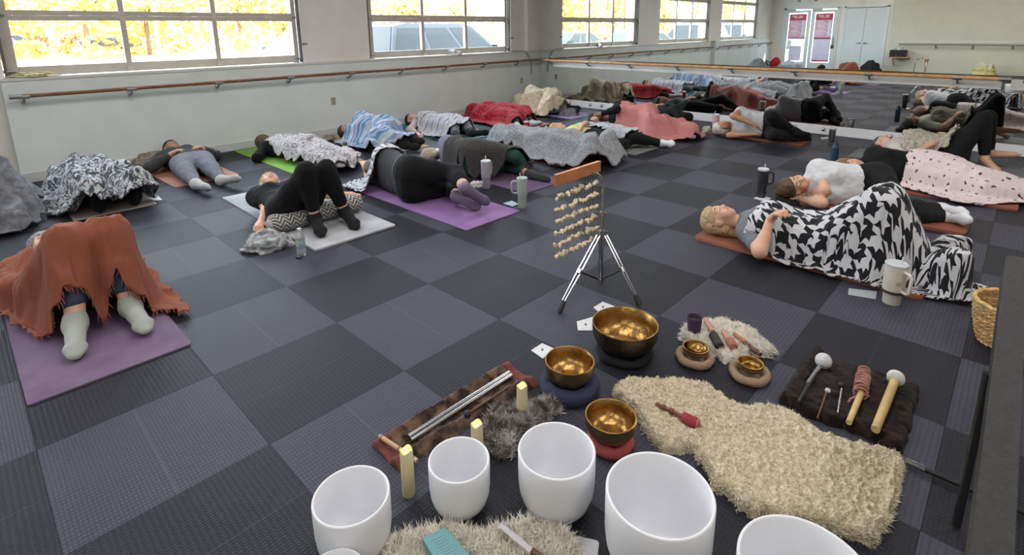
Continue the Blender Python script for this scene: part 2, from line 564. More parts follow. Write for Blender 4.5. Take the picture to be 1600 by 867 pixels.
def barre(name, a, b, out, n_br, first, gap, label, rail_m, r=0.021, board=None, plate=None):
    """wall-mounted ballet rail; out = direction away from the wall"""
    root = empty(name, a, label=label, cat='barre')
    A, B, O = Vector(a), Vector(b), Vector(out)
    d = (B - A).normalized()
    L = (B - A).length
    MB().tube([(0, 0, 0), tuple(d * L)], r, 14).build('rail', rail_m, root)
    for s in (0.03, L - 0.03):
        MB().tube([tuple(d * (s - 0.05)), tuple(d * (s + 0.05))], r + 0.004, 14).build('rail_end', steel, root)
    for k in range(n_br):
        s = first + gap * k
        if s > L - 0.02:
            break
        c = d * s
        br = MB()
        W = -O * 0.115
        up = Vector((0, 0, 1))
        br.tube([c + d * -0.045 - up * 0.006, c + d * 0.045 - up * 0.006], r + 0.003, 12)
        br.tube([c - up * 0.02, c - up * 0.055 + W * 0.25, c - up * 0.075 + W * 0.6, c - up * 0.075 + W * 0.95], [0.011, 0.012, 0.013, 0.014], 8)
        br.build('bracket', steel, root)
        pl = MB()
        pc = c + W * 0.97 - up * 0.09
        sx = (0.008, 0.034) if abs(O.x) > 0.5 else (0.034, 0.008)
        pl.box(pc, (sx[0], sx[1], 0.10))
        for dz in (0.03, -0.035):
            pl.ball(pc + O * 0.005 + up * dz, 0.006, 6, 4)
        pl.build('wall_plate', plate or steel, root, False)
    return root

alu_plate = mat('white_plate', (0.7, 0.7, 0.68), 0.4)
barre('barre', (-0.79, YW - 0.12, 0.905), (XM - 0.04, YW - 0.12, 0.905), (0, -1, 0), 10, 0.09, 0.914, 'long brown wooden barre rail under the window ledge', wood, plate=alu_plate)
barre('barre', (-6.0, YW - 0.12, 0.905), (-1.28, YW - 0.12, 0.905), (0, -1, 0), 6, 0.12, 0.914, 'wooden barre rail on the low wall, seen only in the mirror by the entrance', wood)
MB().span((XM - 0.03, -5.30, 0.765), (XM - 0.004, 1.50, 0.885)).build('ledger_board', mat('ledger_white', (0.84, 0.82, 0.81), 0.5, 0.03, 5), barre('barre', (XM - 0.135, 1.72, 0.892), (XM - 0.135, -5.36, 0.892), (-1, 0, 0), 9, 0.22, 0.914, 'light oak barre rail in front of the mirrors', oak, 0.024))
bpy.data.objects['ledger_board'].location = Vector((0, 0, 0)) - bpy.data.objects['ledger_board'].parent.location
r2 = barre('barre', (XM - 0.135, -5.50, 0.885), (XM - 0.135, YR + 0.1, 0.885), (-1, 0, 0), 4, 0.3, 0.914, 'short grey barre rail at the far end of the mirrors', mat('grey_rail', (0.30, 0.33, 0.36), 0.4), 0.024)
o = MB().span((XM - 0.03, YR + 0.05, 0.765), (XM - 0.004, -5.38, 0.885)).build('ledger_board', MATS['ledger_white'], r2, False)
o.location = -r2.location
barre('barre', (XB + 0.12, -2.25, 0.90), (XB + 0.12, YR + 0.1, 0.90), (1, 0, 0), 7, 0.95, 0.914, 'barre rail on the cream entrance wall, seen in the mirror', mat('grey_wood', (0.25, 0.22, 0.18), 0.5))

for x in (2.70, 6.81):
    root = empty('wall_outlet', (x, YW, 0.5), label='small beige wall outlet %s' % ('near the middle of the low wall' if x < 5 else 'close to the mirror corner'), cat='outlet')
    MB().rbox((0, -0.003, 0), (0.072, 0.115, 0.006), 0.006, M=Matrix.Translation((0, -0.003, 0)) @ Matrix.Rotation(math.pi / 2, 4, 'X')).build('cover_plate', mat('outlet_beige', (0.42, 0.39, 0.32), 0.5), root)
    for dz in (-0.025, 0.025):
        MB().rbox((0, 0, 0), (0.032, 0.026, 0.004), 0.008, M=Matrix.Translation((0, -0.007, dz)) @ Matrix.Rotation(math.pi / 2, 4, 'X')).build('socket', mat('socket_dark', (0.30, 0.28, 0.24), 0.5), root)

# entrance wall behind the camera, seen in the mirror
ew = MB()
ew.span((XB - 0.2, 1.42, 0), (XB, YW + 0.3, 2.12))
ew.span((XB - 0.2, -0.52, 0), (XB, -0.34, 2.12))
ew.span((XB - 0.2, -1.9, 0), (XB, -1.78, 2.12))
ew.span((XB - 0.2, -1.9, 2.12), (XB, YW + 0.3, ZC))
struct('wall_entrance', ew, white_wall, label='white wall around the entrance and closet doors')
cw = MB().span((XB - 0.2, YR, 0), (XB, -1.9, ZC))
struct('wall_cream', cw, cream_wall, label='cream wall with a barre beyond the closet doors')
struct('trim_cream_rail', MB().span((XB, YR, 0.95), (XB + 0.012, -2.1, 0.99)), trim_white, label='thin pale rail across the cream wall')
door_m = mat('door_pale_blue_white', (0.66, 0.72, 0.73), 0.45, 0.02, 4)
red_m = mat('poster_red', (0.55, 0.045, 0.09), 0.5)
pink_m = mat('poster_pink', (0.78, 0.42, 0.55), 0.5, 0.12, 6)
lil_m = mat('poster_lilac', (0.72, 0.70, 0.86), 0.5, 0.05, 6)
pw = mat('poster_white', (0.9, 0.86, 0.9), 0.5)
for di, (ya, yb, lab) in enumerate(((1.40, 0.54, 'glass entrance door with a red and pink poster and orange leaves behind it'), (0.52, -0.32, 'glass entrance door with a tall red and lilac poster'))):
    dr = empty('door_%d' % (di + 1), (XB + 0.02, (ya + yb) / 2, 0), label=lab, kind='structure')
    hw = (ya - yb) / 2
    for a, b_ in (((-0.02, hw - 0.12, 0), (0.025, hw, 2.08)), ((-0.02, -hw, 0), (0.025, -hw + 0.12, 2.08)), ((-0.02, -hw + 0.12, 1.98), (0.025, hw - 0.12, 2.08)), ((-0.02, -hw + 0.12, 0), (0.025, hw - 0.12, 0.22))):
        MB().span(a, b_).build('door_rail', door_m, dr, False)
    MB().span((-0.004, -hw + 0.12, 0.22), (0.004, hw - 0.12, 1.98)).build('pane', glass, dr, False)
    pz = [(1.72, 1.95, red_m), (1.10, 1.72, pink_m), (1.05, 1.10, mat('poster_plum', (0.20, 0.05, 0.10), 0.5))]
    pz += [(0.30, 1.05, lil_m), (0.24, 0.30, red_m)] if di else [(0.26, 0.80, lil_m)]
    ps = MB()
    for za, zb, mm in pz:
        wid = (hw - 0.135) if not (za < 0.5 and di == 0) else hw - 0.22
        MB().span((0.006, -wid, za), (0.009, wid, zb)).build('poster_panel', mm, dr, False)
    for k in range(8):                                  # wordmark strokes at the head of the poster
        if k == 3:
            continue
        yy = -0.155 + 0.045 * k
        MB().span((0.009, yy, 1.835), (0.011, yy + 0.030, 1.885)).build('letter_mark', pw, dr, False)
    MB().span((0.009, -0.15, 1.80), (0.011, 0.13, 1.815)).build('text_line', pw, dr, False)
    for k in range(9):
        zz = 1.66 - 0.058 * k
        wl = 0.10 + 0.14 * ((k * 37) % 5) / 5
        MB().span((0.009, 0.20 - wl * 2 + 0.02, zz), (0.011, 0.22, zz + (0.018 if k % 3 else 0.03))).build('text_line', pw, dr, False)
    MB().span((0.010, -hw + 0.18, 1.16), (0.012, -hw + 0.28, 1.70)).build('side_slip', mat('slip_blue', (0.70, 0.76, 0.84), 0.5), dr, False)
    if di == 1:
        MB().tube([(0.05, -hw + 0.06, 0.80), (0.05, -hw + 0.06, 1.12)], 0.014, 8).build('door_handle', steel, dr)
        MB().span((0.01, -hw + 0.02, 0.72), (0.035, -hw + 0.12, 0.84)).build('door_lock', mat('lock_black', (0.03, 0.03, 0.04), 0.4), dr, False)
    else:
        MB().span((0.026, -hw + 0.01, 1.18), (0.032, -hw + 0.11, 1.45)).build('door_notice', mat('notice_cream', (0.80, 0.78, 0.58), 0.6), dr, False)
    MB().span((0.02, hw - 0.35, 2.07), (0.09, hw - 0.02, 2.13)).build('door_closer', mat('closer_grey', (0.55, 0.56, 0.52), 0.4), dr, False)
for di, (ya, yb) in enumerate(((-0.56, -1.15), (-1.16, -1.75))):
    dr = empty('door_%d' % (di + 3), (XB + 0.01, (ya + yb) / 2, 0), label='plain pale closet door leaf %s' % ('next to the entrance doors' if di == 0 else 'next to the cream wall'), kind='structure')
    hw = (ya - yb) / 2
    MB().span((-0.03, -hw, 0.01), (0.012, hw, 2.10)).build('door_leaf', door_m, dr, False)
    yh = (-hw + 0.06) if di == 0 else (hw - 0.06)
    hd = MB().lathe([(0.028, 0), (0.028, 0.008), (0.01, 0.012), (0.01, 0.045)], 14, M=Matrix.Translation((0.012, yh, 0.92)) @ Matrix.Rotation(math.pi / 2, 4, 'Y'))
    hd.tube([(0.055, yh, 0.92), (0.055, yh + (0.11 if di == 0 else -0.11), 0.92)], 0.01, 8)
    hd.build('door_handle', bumper_m, dr)
cas = MB()
for yy in (1.44, -0.33, -0.52, -1.79):
    cas.span((XB, yy - 0.045, 0), (XB + 0.03, yy + 0.045, 2.16))
cas.span((XB, -0.33, 2.10), (XB + 0.03, 1.46, 2.19)).span((XB, -1.83, 2.12), (XB + 0.03, -0.50, 2.21))
struct('trim_door_casing', cas, trim_white, label='white casing around the entrance and closet doors')
rec = MB().span((XB - 0.2, -1.8, 0), (XB - 0.12, -0.34, ZC))
struct('wall_closet_back', rec, white_wall, label='wall behind the closet doors')
for yy in (0.9, 0.35, -1.05):
    sp_ = empty('spotlight', (XB + 0.35, yy, 2.36), label='small grey ceiling spotlight over the %s' % ('entrance door with orange leaves' if yy > 0.5 else 'entrance door with lilac poster' if yy > 0 else 'closet doors'), cat='spotlight')
    MB().lathe([(0.045, 0), (0.05, 0.02), (0.05, 0.12), (0.03, 0.15)], 14).build('can', steel, sp_)
    MB().tube([(0, 0, 0.15), (0, 0, ZC - 2.36)], 0.012, 8).build('stem', steel, sp_)

# ================================================================ outdoors: car park, lawn, shrubs, trees
struct('ground_parking_lot', MB().span((-90, 2.3, -0.25), (90, 19, -0.02)), mat('asphalt_pale', (0.20, 0.20, 0.21), 0.9, 0.06, 0.8, 0.2, 60), label='pale car park outside the windows')
struct('ground_lawn', MB().span((-90, 19, -0.25), (90, 90, 0.0)), mat('autumn_lawn', (0.45, 0.36, 0.10), 0.95, 0.2, 1.5), label='yellowed lawn beyond the car park')
struct('kerb', MB().span((-90, 18.85, -0.2), (90, 19.0, 0.1)), mat('kerb_concrete', (0.5, 0.5, 0.48), 0.9), label='kerb between car park and lawn')
for x in range(-22, 14, 3):
    MB().span((x - 0.05, 8.2, -0.019), (x + 0.05, 12.5, -0.015)).build('parking_line', mat('line_white', (0.8, 0.8, 0.8), 0.8), bpy.data.objects['ground_parking_lot'], False)

car_glass = mat('car_glass', (0.010, 0.015, 0.018), 0.25, spec=0.3)
tyre_m = mat('tyre_rubber', (0.02, 0.02, 0.02), 0.8)
hub_m = mat('wheel_alloy', (0.45, 0.46, 0.48), 0.3, metal=0.8)
lamp_red = mat('tail_lamp_red', (0.55, 0.02, 0.02), 0.25)
lamp_clear = mat('head_lamp_clear', (0.7, 0.7, 0.7), 0.15)

def car(loc, rz, paint, kind, label):
    """front is +x; kinds: suv, sedan, hatch"""
    root = empty('parked_car', loc, rz, label=label, cat='car')
    W = 0.90
    L, h, roof = {'suv': (2.30, 1.02, 1.68), 'sedan': (2.30, 0.92, 1.42), 'hatch': (2.0, 0.95, 1.48)}[kind]
    low = [(-L, 0.38), (-L + 0.02, h - 0.18), (-L + 0.10, h), (L * 0.42, h), (L * 0.80, h - 0.10), (L - 0.08, h - 0.24), (L, 0.60), (L - 0.04, 0.34), (L * 0.76, 0.30), (L * 0.74, 0.50), (L * 0.64, 0.62), (L * 0.52, 0.62), (L * 0.42, 0.50), (L * 0.40, 0.28), (-L * 0.42, 0.28), (-L * 0.44, 0.50), (-L * 0.54, 0.62), (-L * 0.66, 0.62), (-L * 0.76, 0.50), (-L * 0.78, 0.32)]
    def extr(poly, w0, zmid):
        mb = MB()
        n = len(poly)
        vs = []
        for yy, k in ((-w0, 0.96), (-w0 + 0.07, 1.0), (w0 - 0.07, 1.0), (w0, 0.96)):
            for x, z in poly:
                vs.append((x * k, yy, zmid + (z - zmid) * k))
        fs = [tuple(range(n)), tuple(range(4 * n - 1, 3 * n - 1, -1))]
        for r_ in range(3):
            for i in range(n):
                j = (i + 1) % n
                fs.append((r_ * n + i, (r_ + 1) * n + i, (r_ + 1) * n + j, r_ * n + j))
        return mb.add(vs, fs)
    extr(low, W, 0.65).build('body', paint, root, True, 25)
    if kind == 'suv':
        g = [(-L + 0.08, h), (-L + 0.30, roof - 0.06), (-L + 0.6, roof), (L * 0.02, roof), (L * 0.16, roof - 0.05), (L * 0.46, h)]
    elif kind == 'sedan':
        g = [(-L * 0.72, h), (-L * 0.38, roof - 0.05), (-L * 0.22, roof), (L * 0.06, roof), (L * 0.16, roof - 0.05), (L * 0.48, h)]
    else:
        g = [(-L + 0.08, h), (-L + 0.34, roof - 0.06), (-L + 0.62, roof), (L * 0.02, roof), (L * 0.16, roof - 0.05), (L * 0.50, h)]
    n = len(g)
    wz = lambda z: W - 0.05 - (z - h) * 0.36
    vs = [(x, -wz(z), z) for x, z in g] + [(x, wz(z), z) for x, z in g]
    MB().add(vs, [tuple(range(n)), tuple(range(2 * n - 1, n - 1, -1))] + [(i, i + n, (i + 1) % n + n, (i + 1) % n) for i in range(n)]).build('cabin', paint, root, True, 25)
    def onside(x, z, sy):
        return (x, sy * (wz(z) + 0.006), z)
    z0, z1 = h + 0.04, roof - 0.10
    xs0, xs1 = g[0][0] + 0.25, g[-1][0] - 0.22
    def edge(z, front):
        (xa, za), (xb, zb) = (g[-1], g[-2]) if front else (g[0], g[1])
        t = (z - za) / (zb - za)
        return xa + (xb - xa) * t
    for sy in (-1, 1):
        cuts = [0.0, 0.30, 0.34, 0.64, 0.68, 1.0]
        for a, b_ in ((0, 1), (2, 3), (4, 5)):
            q = []
            for z, t in ((z0, cuts[a]), (z0, cuts[b_]), (z1, cuts[b_]), (z1, cuts[a])):
                xr, xf = edge(z, False) + 0.10, edge(z, True) - 0.10
                q.append(onside(xr + (xf - xr) * t, z, sy))
            MB().add(q + [(p[0], p[1] - sy * 0.02, p[2]) for p in q], [(0, 1, 2, 3), (7, 6, 5, 4), (0, 4, 5, 1), (1, 5, 6, 2), (2, 6, 7, 3), (3, 7, 4, 0)]).build('side_window', car_glass, root, False)
        MB().box((g[-1][0] - 0.12, sy * (W + 0.08), h + 0.06), (0.14, 0.20, 0.13)).build('wing_mirror', paint, root, False)
        for x in (-L * 0.60, L * 0.58):
            wh = MB().lathe([(0.20, -0.10), (0.31, -0.10), (0.335, -0.07), (0.335, 0.07), (0.31, 0.10), (0.20, 0.10)], 22, M=Matrix.Translation((x, sy * (W - 0.10), 0.335)) @ Matrix.Rotation(math.pi / 2, 4, 'X')).build('wheel', tyre_m, root)
            MB().lathe([(0.205, -0.06), (0.20, 0.095 * 1), (0.05, 0.085)], 18, M=Matrix.Translation((x, sy * (W - 0.10), 0.335)) @ Matrix.Rotation(-sy * math.pi / 2, 4, 'X')).build('hubcap', hub_m, wh)
        MB().box((-L + 0.04, sy * (W - 0.22), h - 0.13), (0.10, 0.36, 0.16)).build('tail_lamp', lamp_red, root, False)
        MB().box((L - 0.10, sy * (W - 0.24), h - 0.30), (0.16, 0.36, 0.13)).build('head_lamp', lamp_clear, root, False)
        if kind == 'suv':
            MB().tube([(-L + 0.55, sy * (wz(roof) - 0.08), roof + 0.05), (L * 0.0, sy * (wz(roof) - 0.08), roof + 0.05)], 0.018, 8).build('roof_rail', steel, root)
    for front in (False, True):
        q = [(edge(z, front) + (0.012 if front else -0.012), sy * (wz(z) - 0.08), z) for z, sy in ((z0, -1), (z0, 1), (z1 + 0.04, 1), (z1 + 0.04, -1))]
        MB().add(q + [(p[0] + (-0.02 if front else 0.02), p[1], p[2]) for p in q], [(0, 1, 2, 3), (7, 6, 5, 4), (0, 4, 5, 1), (1, 5, 6, 2), (2, 6, 7, 3), (3, 7, 4, 0)]).build('windscreen' if front else 'rear_window', car_glass, root, False)
    MB().box((L + 0.0, 0, 0.48), (0.06, 1.5, 0.16)).build('bumper', mat('bumper_black', (0.03, 0.03, 0.03), 0.6), root, False)
    MB().box((-L, 0, 0.50), (0.06, 0.5, 0.14)).build('number_plate', mat('plate_white', (0.7, 0.7, 0.7), 0.5), root, False)
    return root

slate = mat('car_slate_blue', (0.016, 0.021, 0.034), 0.45)
silver = mat('car_silver', (0.07, 0.078, 0.09), 0.45)
whitep = mat('car_white', (0.25, 0.26, 0.27), 0.45)
redp = mat('car_red', (0.20, 0.008, 0.012), 0.45)
beige = mat('car_beige', (0.16, 0.14, 0.10), 0.45)
grey = mat('car_grey', (0.035, 0.04, 0.044), 0.45)
gz = -0.02
car((8.0, 5.7, gz), 0.0, slate, 'suv', 'dark slate blue sport utility car filling the window beside the mirror')
car((5.75, 8.4, gz), math.pi, silver, 'suv', 'pale silver car parked behind the slate blue one')
car((-2.9, 9.2, gz), 0.0, grey, 'sedan', 'grey saloon car outside, nearest the pale silver one')
car((-3.0, 5.9, gz), 0.1, beige, 'sedan', 'beige saloon car reflected in front of the red one')
car((-8.3, 9.2, gz), 0.05, redp, 'hatch', 'red hatchback reflected behind the beige saloon')
car((-7.9, 5.9, gz), 0.0, slate, 'suv', 'dark blue sport utility car reflected beside the red hatchback')
car((-12.9, 6.0, gz), 0.0, grey, 'suv', 'grey green sport utility car reflected in the middle window')
car((-18.0, 6.8, gz), 0.1, whitep, 'suv', 'white sport utility car reflected in the last window')
car((-23.5, 8.0, gz), 0.2, whitep, 'sedan', 'white saloon car farthest along the car park')
car((3.570, 58.430, 0.000), 0.0, silver, 'hatch', 'small silver car far off at the edge of the wide window')
car((9.380, 53.691, 0.000), 0.1, slate, 'sedan', 'small dark car far off beside the low hedge')

def leaf_mat(name, c1, c2):
    if name in MATS:
        return MATS[name]
    m, nt, b = _nodes(name)
    nz = node(nt, 'ShaderNodeTexNoise', {'Vector': coord(nt), 'Scale': 0.9, 'Detail': 6.0})
    r = node(nt, 'ShaderNodeMapRange', {0: nz.outputs[0], 1: 0.35, 2: 0.65})
    nt.links.new(mix(nt, r.outputs[0], c1, c2), b.inputs['Base Color'])
    b.inputs['Roughness'].default_value = 0.8
    MATS[name] = m
    return m

def leaves(name, blobs, n, size, m, parent):
    """a cloud of small leaf quads over ellipsoid blobs"""
    per = n // len(blobs)
    V = []
    for c, r in blobs:
        d = RNG.normal(size=(per, 3))
        d /= np.linalg.norm(d, axis=1)[:, None]
        rad = 0.72 + 0.33 * RNG.random((per, 1))
        p = np.array(c) + d * rad * np.array(r)
        a = RNG.normal(size=(per, 3))
        a /= np.linalg.norm(a, axis=1)[:, None]
        b = np.cross(a, RNG.normal(size=(per, 3)))
        b /= np.linalg.norm(b, axis=1)[:, None]
        s = size * (0.6 + 0.8 * RNG.random((per, 1)))
        V.append(np.stack([p - a * s, p - b * s * 0.5, p + a * s, p + b * s * 0.5], 1).reshape(-1, 3))
    V = np.concatenate(V)
    me = np_mesh(name, V, np.arange(len(V)).reshape(-1, 4), False)
    o = link_obj(name, me, m, parent)
    o['kind'] = 'stuff'
    return o

bark = mat('bark', (0.16, 0.11, 0.07), 0.9, 0.2, 6)
gold = leaf_mat('leaf_gold', (0.62, 0.42, 0.14), (0.80, 0.62, 0.28))
orange = leaf_mat('leaf_orange', (0.56, 0.30, 0.10), (0.74, 0.48, 0.20))
lime = leaf_mat('leaf_lime', (0.46, 0.44, 0.14), (0.68, 0.62, 0.26))
rust_l = leaf_mat('leaf_rust', (0.35, 0.09, 0.03), (0.50, 0.20, 0.06))

def tree(loc, h, m, label, n=1600):
    root = empty('tree', loc, label=label, cat='tree', group='autumn trees beyond the lawn')
    tr = MB().tube([(0, 0, -0.2), (0.05, 0, h * 0.3), (0.1, 0.05, h * 0.6)], [0.16, 0.12, 0.07], 8)
    for k in range(5):
        a = k * 1.3
        tr.tube([(0.05, 0, h * (0.28 + 0.06 * k)), (0.7 * math.cos(a), 0.7 * math.sin(a), h * (0.42 + 0.07 * k)), (1.5 * math.cos(a), 1.5 * math.sin(a), h * (0.55 + 0.07 * k))], [0.07, 0.05, 0.02], 6)
    tr.build('trunk', bark, root)
    w = h * 0.30
    leaves('crown', [((0, 0, h * 0.66), (w, w, h * 0.30)), ((w * 0.6, 0.2, h * 0.50), (w * 0.8, w * 0.8, h * 0.2)), ((-w * 0.6, -0.3, h * 0.48), (w * 0.8, w * 0.8, h * 0.22)), ((0.1, w * 0.3, h * 0.40), (w * 0.9, w * 0.7, h * 0.24))], n, 0.24, m, root)

TREES = ((-34, 34, 9, orange, 'orange autumn tree near the utility pole'), (-28, 38, 10, gold, 'tall golden tree beside the farthest orange one'), (-22, 33, 8, lime, 'yellow green tree reflected in the last window'),
         (-16, 37, 10, gold, 'tall golden tree in the middle of the long row'), (-11, 34, 9, orange, 'orange tree next to the tallest golden one'), (-6, 40, 10, gold, 'tall golden tree behind the silver far car'),
         (-2.5, 36, 8.5, orange, 'orange tree behind the golden bush'), (1.5, 40, 9.5, gold, 'golden tree above the white post'), (5, 35, 8, lime, 'yellow green tree behind the rust hedges'),
         (9, 39, 9, gold, 'golden tree beside the slim flag pole'), (14, 36, 8.5, orange, 'orange tree over the middle pane of the wide window'), (19, 40, 7, gold, 'small golden tree above the pale silver car'),
         (25, 37, 6.5, gold, 'small golden tree left of the slate blue car'), (32, 41, 7, orange, 'small orange tree above the slate blue car'), (41, 44, 7, gold, 'small golden tree at the mirror end of the car park'), (50, 40, 6, lime, 'lowest yellow green tree at the mirror end'), (-43, 33, 10, orange, 'orange tree beside the tan building, seen in the mirror'), (-50, 30, 9, gold, 'golden tree reflected above the grey green car'), (-57, 27, 10, orange, 'orange tree reflected in the middle window'), (-64, 25, 10, gold, 'golden tree reflected above the white car'), (-72, 28, 11, lime, 'tall yellow green tree reflected in the last window'))
for x, y, h, m, lab in TREES:
    tree((x, y, -0.1), h, m, lab)

ug = leaves('undergrowth', [((x, 44 + 3 * math.sin(x), 1.6), (4.5, 1.6, 2.6 + 0.8 * math.sin(x * 1.7))) for x in range(-80, 74, 5)], 15000, 0.30, gold, None)
set_props(ug, 'tangled golden undergrowth along the edge of the lawn', 'undergrowth', kind='stuff')

def bush(loc, r, m, label, n=700, group=None):
    root = empty('bush', loc, label=label, cat='bush', group=group)
    leaves('foliage', [((0, 0, r[2] * 0.8), r)], n, 0.13, m, root)
    MB().tube([(0, 0, -0.1), (0, 0, r[2] * 0.8)], 0.05, 6).build('stem', bark, root)

bush((3.916, 46.893, 0.000), (0.50, 0.45, 0.42), gold, 'round golden bush near the white post')
bush((5.605, 48.021, 0.000), (0.46, 0.45, 0.36), orange, 'round orange bush on the other side of the white post')
bush((9.691, 62.914, 0.000), (1.0, 0.5, 0.5), lime, 'low yellow green shrub beside the small dark car')
for hp_, w in (((6.863, 76.678, 0.000), 1.1), ((10.282, 74.643, 0.000), 1.3)):
    root = empty('hedge', hp_, label='clipped rust red hedge %s' % ('behind the golden bush' if w < 1.2 else 'behind the orange bush'), cat='hedge')
    leaves('foliage', [((-w * 0.5, 0, 0.8), (w * 0.8, 0.6, 0.8)), ((w * 0.5, 0, 0.8), (w * 0.8, 0.6, 0.8))], 1500, 0.13, rust_l, root)
    MB().span((-w * 1.1, -0.3, -0.1), (w * 1.1, 0.3, 1.1)).build('core', bark, root, False)

ps_ = empty('lamp_post', (5.700, 54.744, 0.000), label='thick white post between the two round bushes', cat='post')
MB().lathe([(0.30, 0), (0.30, 0.35), (0.22, 0.4), (0.20, 5.5)], 16).build('pole', mat('post_white', (0.75, 0.75, 0.74), 0.6), ps_)
MB().box((0, 0, 5.55), (0.7, 0.4, 0.16)).build('lamp_head', steel, ps_, False)
for x, y, lab in ((7.4, 30, 'slim white flag pole on the lawn'), (12.5, 27, 'slim pale pole far across the car park')):
    pp_ = empty('pole', (x, y, -0.1), label=lab, cat='pole')
    MB().lathe([(0.09, 0), (0.05, 7.0)], 10).build('shaft', MATS['post_white'], pp_)
    MB().ball((0, 0, 7.05), 0.09, 10, 6).build('finial', MATS['post_white'], pp_)
up_ = empty('utility_pole', (-39, 29, -0.1), label='dark utility pole with cross arms above the car park', cat='pole')
MB().lathe([(0.16, 0), (0.11, 9.0)], 10).build('shaft', bark, up_)
for z in (7.2, 8.2):
    MB().box((0, 0, z), (2.4, 0.12, 0.14)).build('cross_arm', bark, up_, False)
bl = empty('distant_building', (-52, 47, -0.1), label='low tan building beyond the trees', cat='building')
MB().span((-6, 0, 0), (6, 6, 5.2)).build('wall', mat('tan_render', (0.52, 0.34, 0.16), 0.9, 0.05, 1), bl, False)
MB().span((-6.3, -0.3, 5.2), (6.3, 6.3, 5.7)).build('roof', mat('slate_roof', (0.2, 0.22, 0.28), 0.8), bl, False)
for k in range(5):
    f = MB().span((-5.2 + 2.2 * k, -0.03, 1.2), (-3.9 + 2.2 * k, 0.02, 3.2)).build('window', trim_white, bl, False)
    MB().span((-5.1 + 2.2 * k, -0.045, 1.3), (-4.0 + 2.2 * k, -0.03, 3.1)).build('pane', car_glass, f, False)

